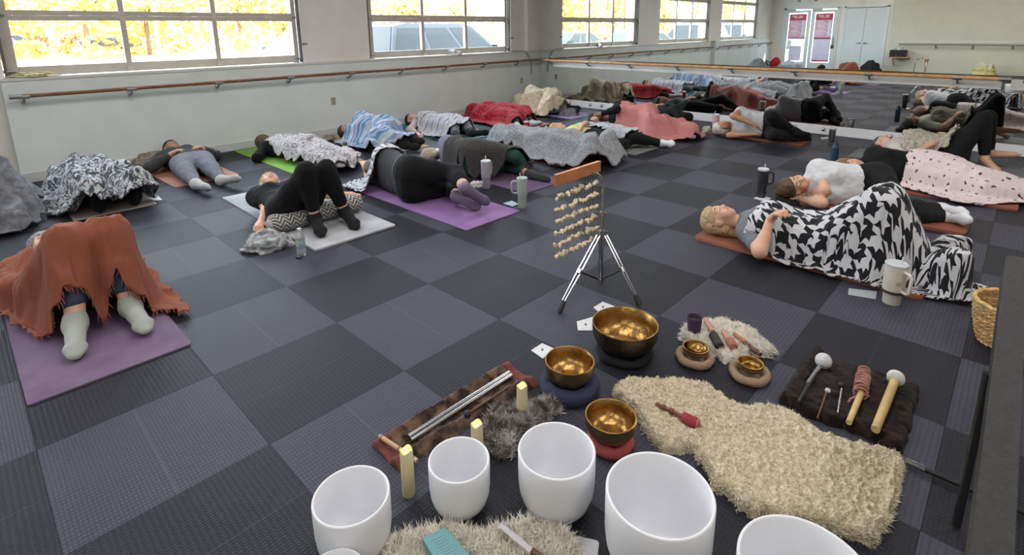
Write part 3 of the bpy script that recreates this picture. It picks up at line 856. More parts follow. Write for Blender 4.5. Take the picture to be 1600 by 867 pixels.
# ================================================================ people
POSE_KEYS = ['pel', 'nek', 'head', 'shR', 'elR', 'wrR', 'hdR', 'shL', 'elL', 'wrL', 'hdL', 'hipR', 'knR', 'anR', 'toR', 'hipL', 'knL', 'anL', 'toL', 'F', 'face']
POSES = {
    'P2': [(-0.92, -1.75, 0.12), (-0.93, -1.27, 0.12), (-0.948, -1.107, 0.165), (-1.094, -1.323, 0.12), (-1.131, -1.591, 0.12), (-0.943, -1.711, 0.207), (-0.872, -1.756, 0.239), (-0.764, -1.317, 0.12), (-0.715, -1.582, 0.12), (-0.899, -1.71, 0.207), (-0.968, -1.758, 0.239), (-1.008, -1.772, 0.12), (-0.902, -2.031, 0.449), (-0.977, -2.241, 0.091), (-1.009, -2.428, 0.05), (-0.832, -1.768, 0.12), (-0.754, -2.041, 0.446), (-0.74, -2.228, 0.089), (-0.73, -2.418, 0.051), (0, 0, 1), (0, -0.243, 0.97)],
    'P3': [(-0.38, 0.8, 0.12), (-0.404, 1.279, 0.12), (-0.413, 1.448, 0.139), (-0.566, 1.221, 0.12), (-0.615, 0.956, 0.12), (-0.423, 0.841, 0.207), (-0.351, 0.798, 0.239), (-0.237, 1.238, 0.12), (-0.161, 0.978, 0.12), (-0.341, 0.845, 0.207), (-0.409, 0.795, 0.239), (-0.467, 0.776, 0.12), (-0.498, 0.389, 0.217), (-0.498, 0.013, 0.112), (-0.517, -0.082, 0.264), (-0.291, 0.784, 0.12), (-0.26, 0.398, 0.217), (-0.239, 0.022, 0.112), (-0.202, -0.071, 0.262), (0, 0, 1), (0.195, -0.098, 0.976)],
    'P1': [(-1.22, 0.8, 0.12), (-1.22, 1.28, 0.12), (-1.22, 1.449, 0.139), (-1.385, 1.23, 0.12), (-1.447, 0.967, 0.12), (-1.261, 0.843, 0.207), (-1.191, 0.797, 0.239), (-1.055, 1.23, 0.12), (-0.993, 0.967, 0.12), (-1.179, 0.843, 0.207), (-1.249, 0.797, 0.239), (-1.308, 0.78, 0.12), (-1.367, 0.543, 0.436), (-1.408, 0.3, 0.134), (-1.408, 0.121, 0.115), (-1.132, 0.78, 0.12), (-1.073, 0.543, 0.436), (-1.032, 0.3, 0.134), (-1.014, 0.122, 0.115), (0, 0, 1), (0, 0, 1)],
    'P4': [(0.5, 0.98, 0.12), (0.476, 1.459, 0.13), (0.485, 1.62, 0.183), (0.314, 1.401, 0.129), (0.153, 1.186, 0.1), (0.329, 1.078, 0.223), (0.395, 1.038, 0.269), (0.643, 1.418, 0.129), (0.824, 1.219, 0.1), (0.66, 1.095, 0.223), (0.598, 1.048, 0.269), (0.413, 0.956, 0.12), (0.323, 0.567, 0.131), (0.298, 0.184, 0.075), (0.326, -0.009, 0.076), (0.589, 0.964, 0.12), (0.549, 0.566, 0.13), (0.529, 0.181, 0.067), (0.599, 0.003, 0.102), (0.001, -0.02, 1), (0.094, -0.519, 0.849)],
    'P5': [(1.62, 0.78, 0.11), (1.504, 1.246, 0.11), (1.485, 1.414, 0.119), (1.676, 1.237, 0.11), (1.883, 1.41, 0.11), (1.713, 1.58, 0.11), (1.65, 1.643, 0.11), (1.356, 1.157, 0.11), (1.178, 0.959, 0.056), (1.305, 1.163, 0.056), (1.353, 1.239, 0.056), (1.71, 0.782, 0.11), (1.781, 0.388, 0.11), (1.82, 0, 0.11), (1.839, -0.178, 0.091), (1.539, 0.739, 0.11), (1.539, 0.339, 0.11), (1.578, -0.049, 0.11), (1.597, -0.227, 0.091), (0, 0, -1), (0.759, 0, -0.651)],
    'P6': [(2.8, 0.7, 0.16), (2.655, 1.158, 0.16), (2.562, 1.298, 0.141), (2.617, 1.093, 0.075), (2.533, 0.839, 0.05), (2.449, 1.062, 0.045), (2.417, 1.146, 0.043), (2.724, 1.127, 0.315), (2.628, 0.88, 0.261), (2.492, 1.071, 0.206), (2.441, 1.142, 0.186), (2.778, 0.672, 0.1), (2.445, 0.45, 0.099), (2.748, 0.208, 0.059), (2.805, 0.037, 0.059), (2.834, 0.69, 0.243), (2.522, 0.444, 0.198), (2.829, 0.219, 0.116), (2.886, 0.048, 0.116), (-0.898, -0.283, 0.337), (-0.811, 0.324, 0.487)],
    'P7': [(0.537, -1.409, 0.14), (0.582, -0.925, 0.142), (0.634, -0.751, 0.183), (0.414, -0.96, 0.16), (0.415, -1.206, 0.126), (0.285, -1.375, 0.069), (0.238, -1.452, 0.066), (0.74, -0.99, 0.123), (0.968, -1.132, 0.095), (1.085, -1.342, 0.095), (1.128, -1.421, 0.095), (0.448, -1.421, 0.15), (0.548, -1.675, 0.485), (0.58, -1.671, 0.102), (0.531, -1.853, 0.054), (0.622, -1.437, 0.13), (0.7, -1.688, 0.473), (0.812, -1.711, 0.107), (0.786, -1.895, 0.05), (0.112, -0.014, 0.994), (-0.048, -0.242, 0.969)],
    'P8': [(3.9, 0.78, 0.12), (3.797, 1.249, 0.12), (3.76, 1.414, 0.135), (3.646, 1.165, 0.12), (3.422, 1.022, 0.068), (3.38, 0.778, 0.047), (3.364, 0.689, 0.039), (3.969, 1.235, 0.12), (4.081, 0.99, 0.12), (3.959, 0.799, 0.2), (3.913, 0.728, 0.23), (3.818, 0.742, 0.12), (3.721, 0.354, 0.139), (3.496, 0.047, 0.086), (3.458, -0.142, 0.09), (3.99, 0.779, 0.12), (3.97, 0.38, 0.14), (3.788, 0.043, 0.089), (3.876, -0.13, 0.106), (0, 0, 1), (-0.098, -0.195, 0.976)],
    'P9': [(5.2, 0.82, 0.13), (5.129, 1.295, 0.13), (5.11, 1.464, 0.13), (4.98, 1.222, 0.083), (4.96, 0.953, 0.065), (5.13, 0.853, 0.202), (5.194, 0.816, 0.253), (5.293, 1.269, 0.177), (5.391, 1.018, 0.195), (5.208, 0.865, 0.225), (5.14, 0.808, 0.236), (5.12, 0.788, 0.105), (5.042, 0.398, 0.152), (4.785, 0.112, 0.05), (4.698, -0.062, 0.049), (5.286, 0.813, 0.155), (5.286, 0.416, 0.203), (5.099, 0.074, 0.05), (5.051, -0.111, 0.086), (-0.281, -0.042, 0.959), (-0.281, -0.042, 0.959)],
    'P10': [(6.42, 0.78, 0.17), (6.298, 1.244, 0.17), (6.261, 1.409, 0.152), (6.287, 1.19, 0.075), (6.202, 0.935, 0.05), (6.119, 1.158, 0.045), (6.087, 1.242, 0.043), (6.334, 1.202, 0.333), (6.238, 0.956, 0.278), (6.102, 1.146, 0.224), (6.051, 1.217, 0.204), (6.413, 0.757, 0.1), (6.045, 0.606, 0.126), (6.374, 0.4, 0.085), (6.431, 0.23, 0.085), (6.438, 0.764, 0.257), (6.082, 0.586, 0.213), (6.405, 0.384, 0.132), (6.462, 0.213, 0.132), (-0.957, -0.252, 0.146), (-0.953, 0.136, 0.272)],
    'P11': [(1.536, -1.621, 0.2), (1.604, -1.098, 0.209), (1.623, -0.924, 0.181), (1.582, -1.15, 0.348), (1.803, -1.209, 0.186), (1.94, -1.017, 0.104), (1.989, -0.948, 0.074), (1.613, -1.149, 0.075), (1.578, -0.871, 0.05), (1.664, -0.63, 0.132), (1.693, -0.549, 0.16), (1.524, -1.641, 0.291), (1.754, -1.969, 0.278), (1.592, -2.302, 0.23), (1.743, -2.346, 0.11), (1.544, -1.641, 0.109), (1.904, -1.758, 0.075), (1.686, -2.081, 0.095), (1.713, -2.256, 0.055), (0.986, -0.129, 0.108), (0.979, 0.206, 0)],
    'P12': [(2.474, -1.427, 0.19), (2.494, -0.94, 0.175), (2.45, -0.776, 0.135), (2.476, -0.985, 0.315), (2.716, -0.889, 0.236), (2.894, -0.838, 0.083), (2.961, -0.819, 0.03), (2.508, -0.995, 0.075), (2.716, -0.846, 0.05), (2.813, -0.627, 0.045), (2.85, -0.545, 0.043), (2.463, -1.443, 0.278), (2.707, -1.781, 0.245), (2.978, -1.734, 0.05), (2.922, -1.92, 0.043), (2.483, -1.45, 0.103), (2.849, -1.527, 0.075), (2.792, -1.943, 0.05), (2.792, -2.137, 0.042), (0.993, -0.038, 0.116), (0.949, 0.316, 0)],
    'P13': [(3.74, -1.22, 0.14), (3.716, -0.741, 0.14), (3.716, -0.571, 0.14), (3.561, -0.798, 0.187), (3.514, -1.064, 0.205), (3.724, -1.178, 0.235), (3.802, -1.22, 0.246), (3.876, -0.783, 0.093), (3.949, -1.042, 0.075), (3.802, -1.174, 0.211), (3.747, -1.223, 0.263), (3.657, -1.244, 0.165), (3.618, -1.63, 0.262), (3.618, -2.009, 0.167), (3.58, -2.123, 0.301), (3.825, -1.236, 0.115), (3.883, -1.62, 0.211), (3.921, -2, 0.135), (3.958, -2.094, 0.284), (0.287, 0.014, 0.958), (0.287, 0.014, 0.958)],
    'P14': [(4.577, -1.549, 0.13), (4.607, -1.051, 0.112), (4.532, -0.899, 0.146), (4.43, -1.094, 0.096), (4.289, -1.337, 0.082), (4.476, -1.369, 0.28), (4.562, -1.351, 0.301), (4.778, -1.114, 0.131), (4.945, -1.344, 0.157), (4.742, -1.396, 0.302), (4.671, -1.414, 0.353), (4.483, -1.564, 0.121), (4.343, -1.964, 0.121), (4.752, -1.916, 0.064), (4.894, -2.034, 0.055), (4.669, -1.574, 0.14), (4.732, -1.994, 0.148), (5.042, -2.211, 0.05), (4.947, -2.39, 0.091), (-0.097, 0.042, 0.994), (-0.094, -0.329, 0.94)],
    'P15': [(5.8, -1.52, 0.19), (5.7, -1.04, 0.19), (5.588, -0.814, 0.175), (5.675, -1.096, 0.075), (5.432, -1.137, 0.05), (5.401, -0.9, 0.045), (5.389, -0.811, 0.043), (5.745, -1.082, 0.351), (5.511, -1.216, 0.351), (5.431, -1.004, 0.272), (5.401, -0.924, 0.242), (5.785, -1.543, 0.104), (5.483, -1.802, 0.075), (5.727, -2.107, 0.061), (5.707, -2.286, 0.061), (5.823, -1.536, 0.276), (5.512, -1.784, 0.234), (5.753, -2.085, 0.174), (5.733, -2.264, 0.174), (-0.956, -0.199, 0.217), (-0.827, -0.11, 0.551)],
    'P16': [(6.78, -1.3, 0.13), (6.804, -0.821, 0.13), (6.804, -0.655, 0.167), (6.637, -0.862, 0.13), (6.471, -1.074, 0.104), (6.645, -1.172, 0.238), (6.71, -1.208, 0.288), (6.966, -0.879, 0.13), (7.11, -1.106, 0.104), (6.928, -1.186, 0.238), (6.859, -1.216, 0.288), (6.691, -1.316, 0.13), (6.508, -1.641, 0.273), (6.284, -1.912, 0.05), (6.209, -2.091, 0.047), (6.867, -1.324, 0.13), (6.783, -1.72, 0.131), (6.427, -1.577, 0.06), (6.266, -1.497, 0.06), (0, 0, 1), (0.095, -0.286, 0.953)],
    'P17': [(6.48, -3.08, 0.19), (6.42, -2.6, 0.19), (6.314, -2.463, 0.12), (6.383, -2.655, 0.075), (6.137, -2.639, 0.05), (6.245, -2.872, 0.079), (6.283, -2.953, 0.089), (6.47, -2.644, 0.349), (6.198, -2.642, 0.317), (6.276, -2.871, 0.225), (6.326, -2.936, 0.188), (6.459, -3.103, 0.105), (6.095, -3.225, 0.136), (6.446, -3.391, 0.07), (6.592, -3.492, 0.047), (6.506, -3.097, 0.275), (6.118, -3.17, 0.374), (6.373, -3.417, 0.161), (6.534, -3.502, 0.106), (-0.956, -0.12, 0.266), (-0.884, 0, 0.468)],
    'P18': [(6.25, -5.02, 0.14), (6.25, -4.492, 0.14), (6.393, -4.377, 0.131), (6.069, -4.547, 0.14), (5.831, -4.683, 0.118), (5.973, -4.866, 0.26), (6.057, -4.883, 0.287), (6.431, -4.547, 0.14), (6.62, -4.776, 0.14), (6.424, -4.874, 0.287), (6.357, -4.908, 0.337), (6.153, -5.04, 0.14), (6.272, -5.24, 0.554), (6.292, -5.304, 0.119), (6.158, -5.416, 0.04), (6.347, -5.04, 0.14), (6.439, -5.269, 0.546), (6.432, -5.333, 0.157), (6.453, -5.524, 0.166), (0, 0, 1), (-0.049, -0.196, 0.979)],
    'P19': [(5.12, -4.95, 0.15), (5, -4.48, 0.16), (4.902, -4.349, 0.134), (4.915, -4.551, 0.075), (4.671, -4.516, 0.05), (4.67, -4.283, 0.045), (4.67, -4.193, 0.043), (5.11, -4.506, 0.257), (4.926, -4.579, 0.073), (4.874, -4.346, 0.047), (4.855, -4.259, 0.038), (5.055, -4.986, 0.1), (4.974, -5.37, 0.075), (5.051, -5.752, 0.05), (5.015, -5.929, 0.045), (5.195, -4.953, 0.2), (5.076, -5.331, 0.152), (5.133, -5.713, 0.095), (5.097, -5.889, 0.095), (-0.675, -0.188, 0.713), (-0.867, -0.289, 0.405)],
    'P20': [(4.07, -4.71, 0.18), (3.86, -4.277, 0.17), (3.741, -4.179, 0.158), (3.847, -4.343, 0.075), (3.618, -4.439, 0.083), (3.751, -4.246, 0.046), (3.801, -4.172, 0.032), (3.917, -4.302, 0.31), (3.725, -4.422, 0.163), (3.843, -4.247, 0.067), (3.761, -4.21, 0.071), (4.058, -4.74, 0.1), (3.709, -4.969, 0.075), (3.999, -5.221, 0.052), (3.879, -5.329, 0.092), (4.1, -4.715, 0.265), (3.76, -4.947, 0.134), (4.046, -5.173, 0.088), (3.939, -5.296, 0.118), (-0.866, -0.414, 0.28), (-0.82, -0.102, 0.564)],
    'P21': [(2.61, -4.72, 0.15), (2.58, -4.22, 0.15), (2.505, -4.041, 0.15), (2.41, -4.283, 0.141), (2.203, -4.436, 0.101), (2.364, -4.433, 0.275), (2.333, -4.479, 0.346), (2.756, -4.262, 0.159), (2.933, -4.482, 0.14), (2.684, -4.449, 0.245), (2.601, -4.433, 0.274), (2.519, -4.745, 0.145), (2.53, -4.99, 0.46), (2.578, -5.232, 0.093), (2.54, -5.36, 0.22), (2.703, -4.734, 0.155), (2.69, -4.99, 0.46), (2.72, -5.218, 0.083), (2.76, -5.34, 0.22), (-0.05, -0.003, 0.999), (-0.048, -0.242, 0.969)],
}

def nrm(v):
    v = np.asarray(v, float)
    return v / max(1e-9, np.linalg.norm(v))

class Field:
    """signed-distance union of round cones and ellipsoids, meshed as one continuous surface"""
    def __init__(self, vox, k=0.03):
        self.p, self.vox, self.k = [], vox, k

    def cone(self, a, b, ra, rb, flat=None, q=1.0, k=None):
        self.p.append(('c', np.asarray(a, float), np.asarray(b, float), ra, rb, flat, q, k))
        return self

    def ell(self, c, axes, r, k=None):
        self.p.append(('e', np.asarray(c, float), np.asarray(axes, float), np.asarray(r, float), k))
        return self

    def mesh(self, name, wr=0.0, wf=14.0, seed=0.0, zmin=None):
        lo, hi = np.full(3, 1e9), np.full(3, -1e9)
        boxes = []
        for p in self.p:
            if p[0] == 'c':
                r = max(p[3], p[4])
                a, b = np.minimum(p[1], p[2]) - r, np.maximum(p[1], p[2]) + r
            else:
                r = p[3].max()
                a, b = p[1] - r, p[1] + r
            boxes.append((a, b))
            lo, hi = np.minimum(lo, a), np.maximum(hi, b)
        pad = 3 * self.vox + 0.01
        lo, hi = lo - pad, hi + pad
        n = np.ceil((hi - lo) / self.vox).astype(int) + 1
        D = np.full(n, 0.5, np.float32)
        ax = [lo[i] + np.arange(n[i]) * self.vox for i in range(3)]
        for p, (a, b) in zip(self.p, boxes):
            m = 0.05
            i0 = np.maximum(((a - m - lo) / self.vox).astype(int), 0)
            i1 = np.minimum(((b + m - lo) / self.vox).astype(int) + 2, n)
            X, Y, Z = np.meshgrid(*[ax[i][i0[i]:i1[i]].astype(np.float32) for i in range(3)], indexing='ij', sparse=True)
            if p[0] == 'c':
                _, A, B, ra, rb, flat, q, kk = p
                d = B - A
                L2 = max(1e-9, d @ d)
                t = np.clip(((X - A[0]) * d[0] + (Y - A[1]) * d[1] + (Z - A[2]) * d[2]) / L2, 0, 1)
                wx, wy, wz = X - A[0] - t * d[0], Y - A[1] - t * d[1], Z - A[2] - t * d[2]
                if flat is not None:
                    f = nrm(flat)
                    e = (wx * f[0] + wy * f[1] + wz * f[2]) * (1 / q - 1)
                    wx, wy, wz = wx + e * f[0], wy + e * f[1], wz + e * f[2]
                dist = np.sqrt(wx * wx + wy * wy + wz * wz) - (ra + (rb - ra) * t)
            else:
                _, c, M, r, kk = p
                dx, dy, dz = X - c[0], Y - c[1], Z - c[2]
                s = 0
                for i in range(3):
                    s = s + ((dx * M[i][0] + dy * M[i][1] + dz * M[i][2]) / r[i]) ** 2
                dist = (np.sqrt(s) - 1) * r.min()
            k = self.k if kk is None else kk
            sl = tuple(slice(i0[i], i1[i]) for i in range(3))
            o = D[sl]
            h = np.maximum(k - np.abs(o - dist), 0) / k
            D[sl] = np.minimum(o, dist) - h * h * k * 0.25
        if wr:
            X, Y, Z = np.meshgrid(*ax, indexing='ij', sparse=True)
            near = np.abs(D) < 0.04
            ii = np.nonzero(near)
            x, y, z = ax[0][ii[0]], ax[1][ii[1]], ax[2][ii[2]]
            D[near] += (wr * 2.0 * np.abs(vnoise(x * wf + seed, y * wf * 1.0, z * wf) + 0.5 * vnoise(x * wf * 2.1, y * wf * 2.1 + seed, z * wf * 2.1)) - wr * 0.4).astype(np.float32)
        v, q = surface_nets(D, lo, self.vox)
        if zmin is not None:
            v[:, 2] = np.maximum(v[:, 2], zmin)
        return v, q

def surface_nets(D, lo, vox):
    S = D < 0
    c = [S[a:S.shape[0] - 1 + a, b:S.shape[1] - 1 + b, e:S.shape[2] - 1 + e] for a in (0, 1) for b in (0, 1) for e in (0, 1)]
    cnt = sum(x.astype(np.int8) for x in c)
    act = (cnt > 0) & (cnt < 8)
    idx = np.full(act.shape, -1, np.int32)
    I = np.stack(np.nonzero(act), 1)
    idx[act] = np.arange(len(I))
    corner = [(a, b, e) for a in (0, 1) for b in (0, 1) for e in (0, 1)]
    vals = np.stack([D[I[:, 0] + a, I[:, 1] + b, I[:, 2] + e] for a, b, e in corner], 1)
    pos = np.zeros((len(I), 3), np.float32)
    n = np.zeros((len(I), 1), np.float32)
    for i in range(8):
        for j in range(i + 1, 8):
            ca, cb = np.array(corner[i]), np.array(corner[j])
            if np.abs(ca - cb).sum() != 1:
                continue
            da, db = vals[:, i], vals[:, j]
            m = (da < 0) != (db < 0)
            t = np.where(m, da / np.where(m, da - db, 1), 0)
            pos += np.where(m[:, None], ca + t[:, None] * (cb - ca), 0)
            n += m[:, None]
    v = (I + pos / n) * vox + lo
    Q = []
    for axi in range(3):
        o1, o2 = [k for k in range(3) if k != axi]
        sl0 = [slice(None)] * 3
        sl1 = [slice(None)] * 3
        sl0[axi], sl1[axi] = slice(0, -1), slice(1, None)
        a, b = S[tuple(sl0)], S[tuple(sl1)]
        E = np.stack(np.nonzero(a != b), 1)
        ok = (E[:, o1] > 0) & (E[:, o2] > 0) & (E[:, o1] < D.shape[o1] - 1) & (E[:, o2] < D.shape[o2] - 1)
        E = E[ok]
        def at(d1, d2):
            k = E.copy()
            k[:, o1] += d1
            k[:, o2] += d2
            return idx[k[:, 0], k[:, 1], k[:, 2]]
        q = np.stack([at(-1, -1), at(0, -1), at(0, 0), at(-1, 0)], 1)
        flip = a[E[:, 0], E[:, 1], E[:, 2]]
        if axi == 1:
            flip = ~flip
        q = np.where(flip[:, None], q, q[:, ::-1])
        Q.append(q)
    return v, np.concatenate(Q)

SOLID = {}          # vertices a blanket has to clear, by person

ZMIN = [0.010]

def part_mesh(name, field, m, parent, wr=0.0, wf=14.0, seed=0.0, key=None):
    v, q = field.mesh(name, wr, wf, seed)
    v[:, 2] = np.maximum(v[:, 2], ZMIN[0])
    o = link_obj(name, np_mesh(name, v, q), m, parent)
    if key:
        SOLID.setdefault(key, []).append(v)
    return o

skin_fair = mat('skin_fair', (0.62, 0.36, 0.25), 0.5, 0.06, 12, sss=0.12)
skin_tan = mat('skin_tan', (0.50, 0.27, 0.17), 0.5, 0.06, 12, sss=0.1)
skin_deep = mat('skin_deep', (0.24, 0.12, 0.08), 0.5, 0.06, 12, sss=0.08)
lip_m = mat('lip_rose', (0.45, 0.16, 0.14), 0.45)
brow_m = mat('brow_brown', (0.07, 0.04, 0.03), 0.7)

def hair_mat(name, c1, c2):
    if name in MATS:
        return MATS[name]
    m, nt, b = _nodes(name)
    tc = coord(nt)
    n1 = node(nt, 'ShaderNodeTexWave', {'Vector': tc, 'Scale': 55.0, 'Distortion': 7.0, 'Detail': 3.0, 'Detail Scale': 1.5})
    nt.links.new(mix(nt, n1.outputs[1], c1, c2), b.inputs['Base Color'])
    b.inputs['Roughness'].default_value = 0.45
    add_bump(nt, b, n1.outputs[1], 0.5, 0.006)
    MATS[name] = m
    return m

H_BLOND = hair_mat('hair_blond', (0.38, 0.24, 0.12), (0.62, 0.44, 0.24))
H_BROWN = hair_mat('hair_brown', (0.06, 0.035, 0.02), (0.16, 0.09, 0.05))
H_DARK = hair_mat('hair_dark', (0.012, 0.010, 0.010), (0.045, 0.032, 0.028))
H_WHITE = hair_mat('hair_white', (0.55, 0.52, 0.46), (0.80, 0.78, 0.72))
H_ASH = hair_mat('hair_ash', (0.20, 0.14, 0.10), (0.42, 0.33, 0.25))
H_CURL = hair_mat('hair_curly', (0.13, 0.06, 0.03), (0.34, 0.19, 0.11))

def frame_of(J):
    L = nrm(J['nek'] - J['pel'])
    F = nrm(J['F'] - L * (J['F'] @ L))
    return L, F, np.cross(L, F)

def torso(f, J, g=0.0, lo=0.0, hi=1.0, chest=1.0):
    """stacked cross-body capsules from hips to shoulders; g inflates for clothing"""
    L, F, S = frame_of(J)
    P, N = J['pel'], J['nek']
    d = N - P
    kk = np.linalg.norm(d) / 0.48
    rows = [(-0.06, 0.085, 0.098), (0.06, 0.075, 0.108), (0.20, 0.062, 0.100), (0.36, 0.055, 0.094), (0.52, 0.062, 0.098), (0.68, 0.072, 0.102), (0.82, 0.085, 0.092)]
    for t, w, r in rows:
        if t < lo - 0.02 or t > hi + 0.02:
            continue
        c = P + d * t
        f.cone(c - S * w * kk, c + S * w * kk, r * kk + g, r * kk + g, F, 0.86, k=0.06)
    if hi >= 0.9:
        f.cone(J['shR'] + S * 0.02, J['shL'] - S * 0.02, 0.060 * kk + g, 0.060 * kk + g, k=0.06)
        f.cone(N - L * 0.06, N + L * 0.01, 0.075 * kk + g, 0.055 + g, k=0.05)
        for s in (-1, 1):
            f.cone(P + d * 0.74 + F * 0.055 + S * 0.07 * s, P + d * 0.70 + F * 0.075 + S * 0.075 * s, 0.05 * chest + g, 0.048 * chest + g, k=0.05)
    if lo <= 0.05:
        for s in (-1, 1):
            f.cone(P - F * 0.045 + S * 0.07 * s - L * 0.02, P - F * 0.045 + S * 0.07 * s - L * 0.06, 0.088 * kk + g, 0.085 * kk + g, k=0.06)

def limb_leg(f, J, sd, g=0.0, upto=1.0, start=0.0, kk=1.0):
    h, k, a = J['hip' + sd], J['kn' + sd], J['an' + sd]
    if start < 0.5:
        f.cone(h, h + (k - h) * min(1, upto * 2), 0.088 * kk + g, (0.088 + (0.057 - 0.088) * min(1, upto * 2)) * kk + g, k=0.05)
        f.cone(h + (k - h) * 0.1 , h + (k - h) * 0.45, 0.086 * kk + g, 0.076 * kk + g, k=0.05)
    if upto > 0.5:
        t = (upto - 0.5) * 2
        t0 = max(0, (start - 0.5) * 2)
        e = k + (a - k) * t
        b = k + (a - k) * t0
        f.cone(b, e, (0.055 - 0.018 * t0) * kk + g, (0.055 - 0.018 * t) * kk + g, k=0.04)
        if t > 0.45 and t0 < 0.3:
            bend = nrm((h - k) - nrm(a - k) * ((h - k) @ nrm(a - k)) + 1e-4)
            f.cone(k + (a - k) * 0.18 + bend * 0.008, k + (a - k) * 0.42 + bend * 0.008, 0.051 * kk + g, 0.045 * kk + g, k=0.04)

def limb_arm(f, J, sd, g=0.0, upto=1.0, kk=1.0):
    s, e, w = J['sh' + sd], J['el' + sd], J['wr' + sd]
    t = min(1, upto * 2)
    f.cone(s, s + (e - s) * t, 0.050 * kk + g, (0.050 - 0.012 * t) * kk + g, k=0.04)
    if upto > 0.5:
        t = (upto - 0.5) * 2
        f.cone(e, e + (w - e) * t, 0.038 * kk + g, (0.038 - 0.011 * t) * kk + g, k=0.03)
        f.cone(e + (w - e) * 0.1, e + (w - e) * min(t, 0.4), 0.040 * kk + g, 0.036 * kk + g, k=0.03)

def hand(f, J, sd, curl=0.5, palm=None):
    w, h = J['wr' + sd], J['hd' + sd]
    d = nrm(h - w)
    n = nrm(palm) if palm is not None else np.array((0, 0, -1.0))
    n = nrm(n - d * (n @ d) + 1e-5)
    s = np.cross(d, n) * (1 if sd == 'R' else -1)
    f.cone(w, w + d * 0.03, 0.025, 0.026, n, 0.75, k=0.02)
    f.cone(w + d * 0.03 - s * 0.018, w + d * 0.085 - s * 0.024, 0.017, 0.013, k=0.02)
    f.cone(w + d * 0.03 + s * 0.012, w + d * 0.085 + s * 0.024, 0.017, 0.013, k=0.02)
    f.cone(w + d * 0.04, w + d * 0.085, 0.018, 0.014, k=0.02)
    for i, (o, L) in enumerate(((0.030, 0.070), (0.010, 0.080), (-0.011, 0.074), (-0.031, 0.058))):
        b = w + d * 0.086 + s * o
        m = b + (d * math.cos(curl * 0.8) + n * math.sin(curl * 0.8)) * L * 0.5
        e = m + (d * math.cos(curl * 2.0) + n * math.sin(curl * 2.0)) * L * 0.5
        f.cone(b, m, 0.0098, 0.0090, k=0.004)
        f.cone(m, e, 0.0090, 0.0078, k=0.004)
    b = w + d * 0.025 + s * 0.024
    m = b + nrm(d * 0.6 + s * 0.7 + n * 0.25) * 0.042
    e = m + nrm(d * 0.95 + s * 0.1 + n * 0.4) * 0.034
    f.cone(b, m, 0.0135, 0.0115, k=0.012)
    f.cone(m, e, 0.0110, 0.0092, k=0.005)

def foot(f, J, sd, g=0.0, toes=False):
    k, a, t = J['kn' + sd], J['an' + sd], J['to' + sd]
    sh = nrm(a - k)
    d = nrm(t - a)
    up = nrm(-sh - d * (-sh @ d) + 1e-5)
    heel = a - d * 0.035 + sh * 0.030
    heel[2] = max(heel[2], 0.036)
    ball = t.copy()
    tip = t + d * 0.045
    side = np.cross(d, up)
    f.cone(a, heel, 0.036 + g, 0.032 + g, k=0.03)
    f.cone(heel, ball, 0.031 + g, 0.027 + g, up, 0.9, k=0.03)
    f.cone(a, ball, 0.036 + g, 0.025 + g, k=0.03)
    f.cone(ball - side * 0.016, ball + side * 0.016, 0.024 + g, 0.024 + g, up, 0.8, k=0.02)
    if toes:
        for i, o in enumerate((0.030, 0.014, 0.001, -0.012, -0.024) if sd == 'R' else (-0.030, -0.014, -0.001, 0.012, 0.024)):
            f.cone(ball + side * o, ball + side * o + d * (0.058 - 0.006 * i), 0.013 if i == 0 else 0.009, 0.012 if i == 0 else 0.008, k=0.004)
    else:
        f.cone(ball - side * 0.012, tip - side * 0.006, 0.022 + g, 0.018 + g, up, 0.75, k=0.02)
        f.cone(ball + side * 0.012, tip + side * 0.010, 0.022 + g, 0.018 + g, up, 0.75, k=0.02)

def head_axes(J):
    c = J['head']
    u = nrm(c - J['nek'])
    fc = J['face']
    fc = nrm(fc - u * (fc @ u))
    return c, u, fc, np.cross(fc, u)

def head(f, J):
    c, u, a, r = head_axes(J)
    M = [r, a, u]
    f.ell(c + u * 0.030 - a * 0.012, M, (0.074, 0.092, 0.088), k=0.03)
    f.ell(c - u * 0.030 + a * 0.028, M, (0.058, 0.062, 0.075), k=0.03)
    f.cone(c - u * 0.078 + a * 0.062, c - u * 0.080 + a * 0.066, 0.026, 0.022, k=0.03)
    f.cone(c + u * 0.022 + a * 0.082, c - u * 0.022 + a * 0.106, 0.008, 0.013, k=0.012)
    f.cone(c - u * 0.024 + a * 0.094 - r * 0.012, c - u * 0.024 + a * 0.094 + r * 0.012, 0.010, 0.010, k=0.012)
    f.cone(c + u * 0.030 + a * 0.074 - r * 0.034, c + u * 0.030 + a * 0.074 + r * 0.034, 0.013, 0.013, k=0.02)
    for s in (-1, 1):
        f.cone(c - u * 0.020 + a * 0.062 + r * 0.036 * s, c - u * 0.035 + a * 0.060 + r * 0.036 * s, 0.026, 0.026, k=0.02)
        f.ell(c + u * 0.006 + a * 0.073 + r * 0.031 * s, M, (0.017, 0.014, 0.013), k=0.008)
        f.ell(c + u * 0.002 - a * 0.004 + r * 0.075 * s, M, (0.012, 0.022, 0.032), k=0.01)
    f.cone(c - u * 0.052 + a * 0.084 - r * 0.014, c - u * 0.052 + a * 0.084 + r * 0.014, 0.011, 0.011, k=0.012)
    f.cone(J['nek'] - u * 0.02, c - u * 0.045 - a * 0.018, 0.052, 0.048, k=0.03)

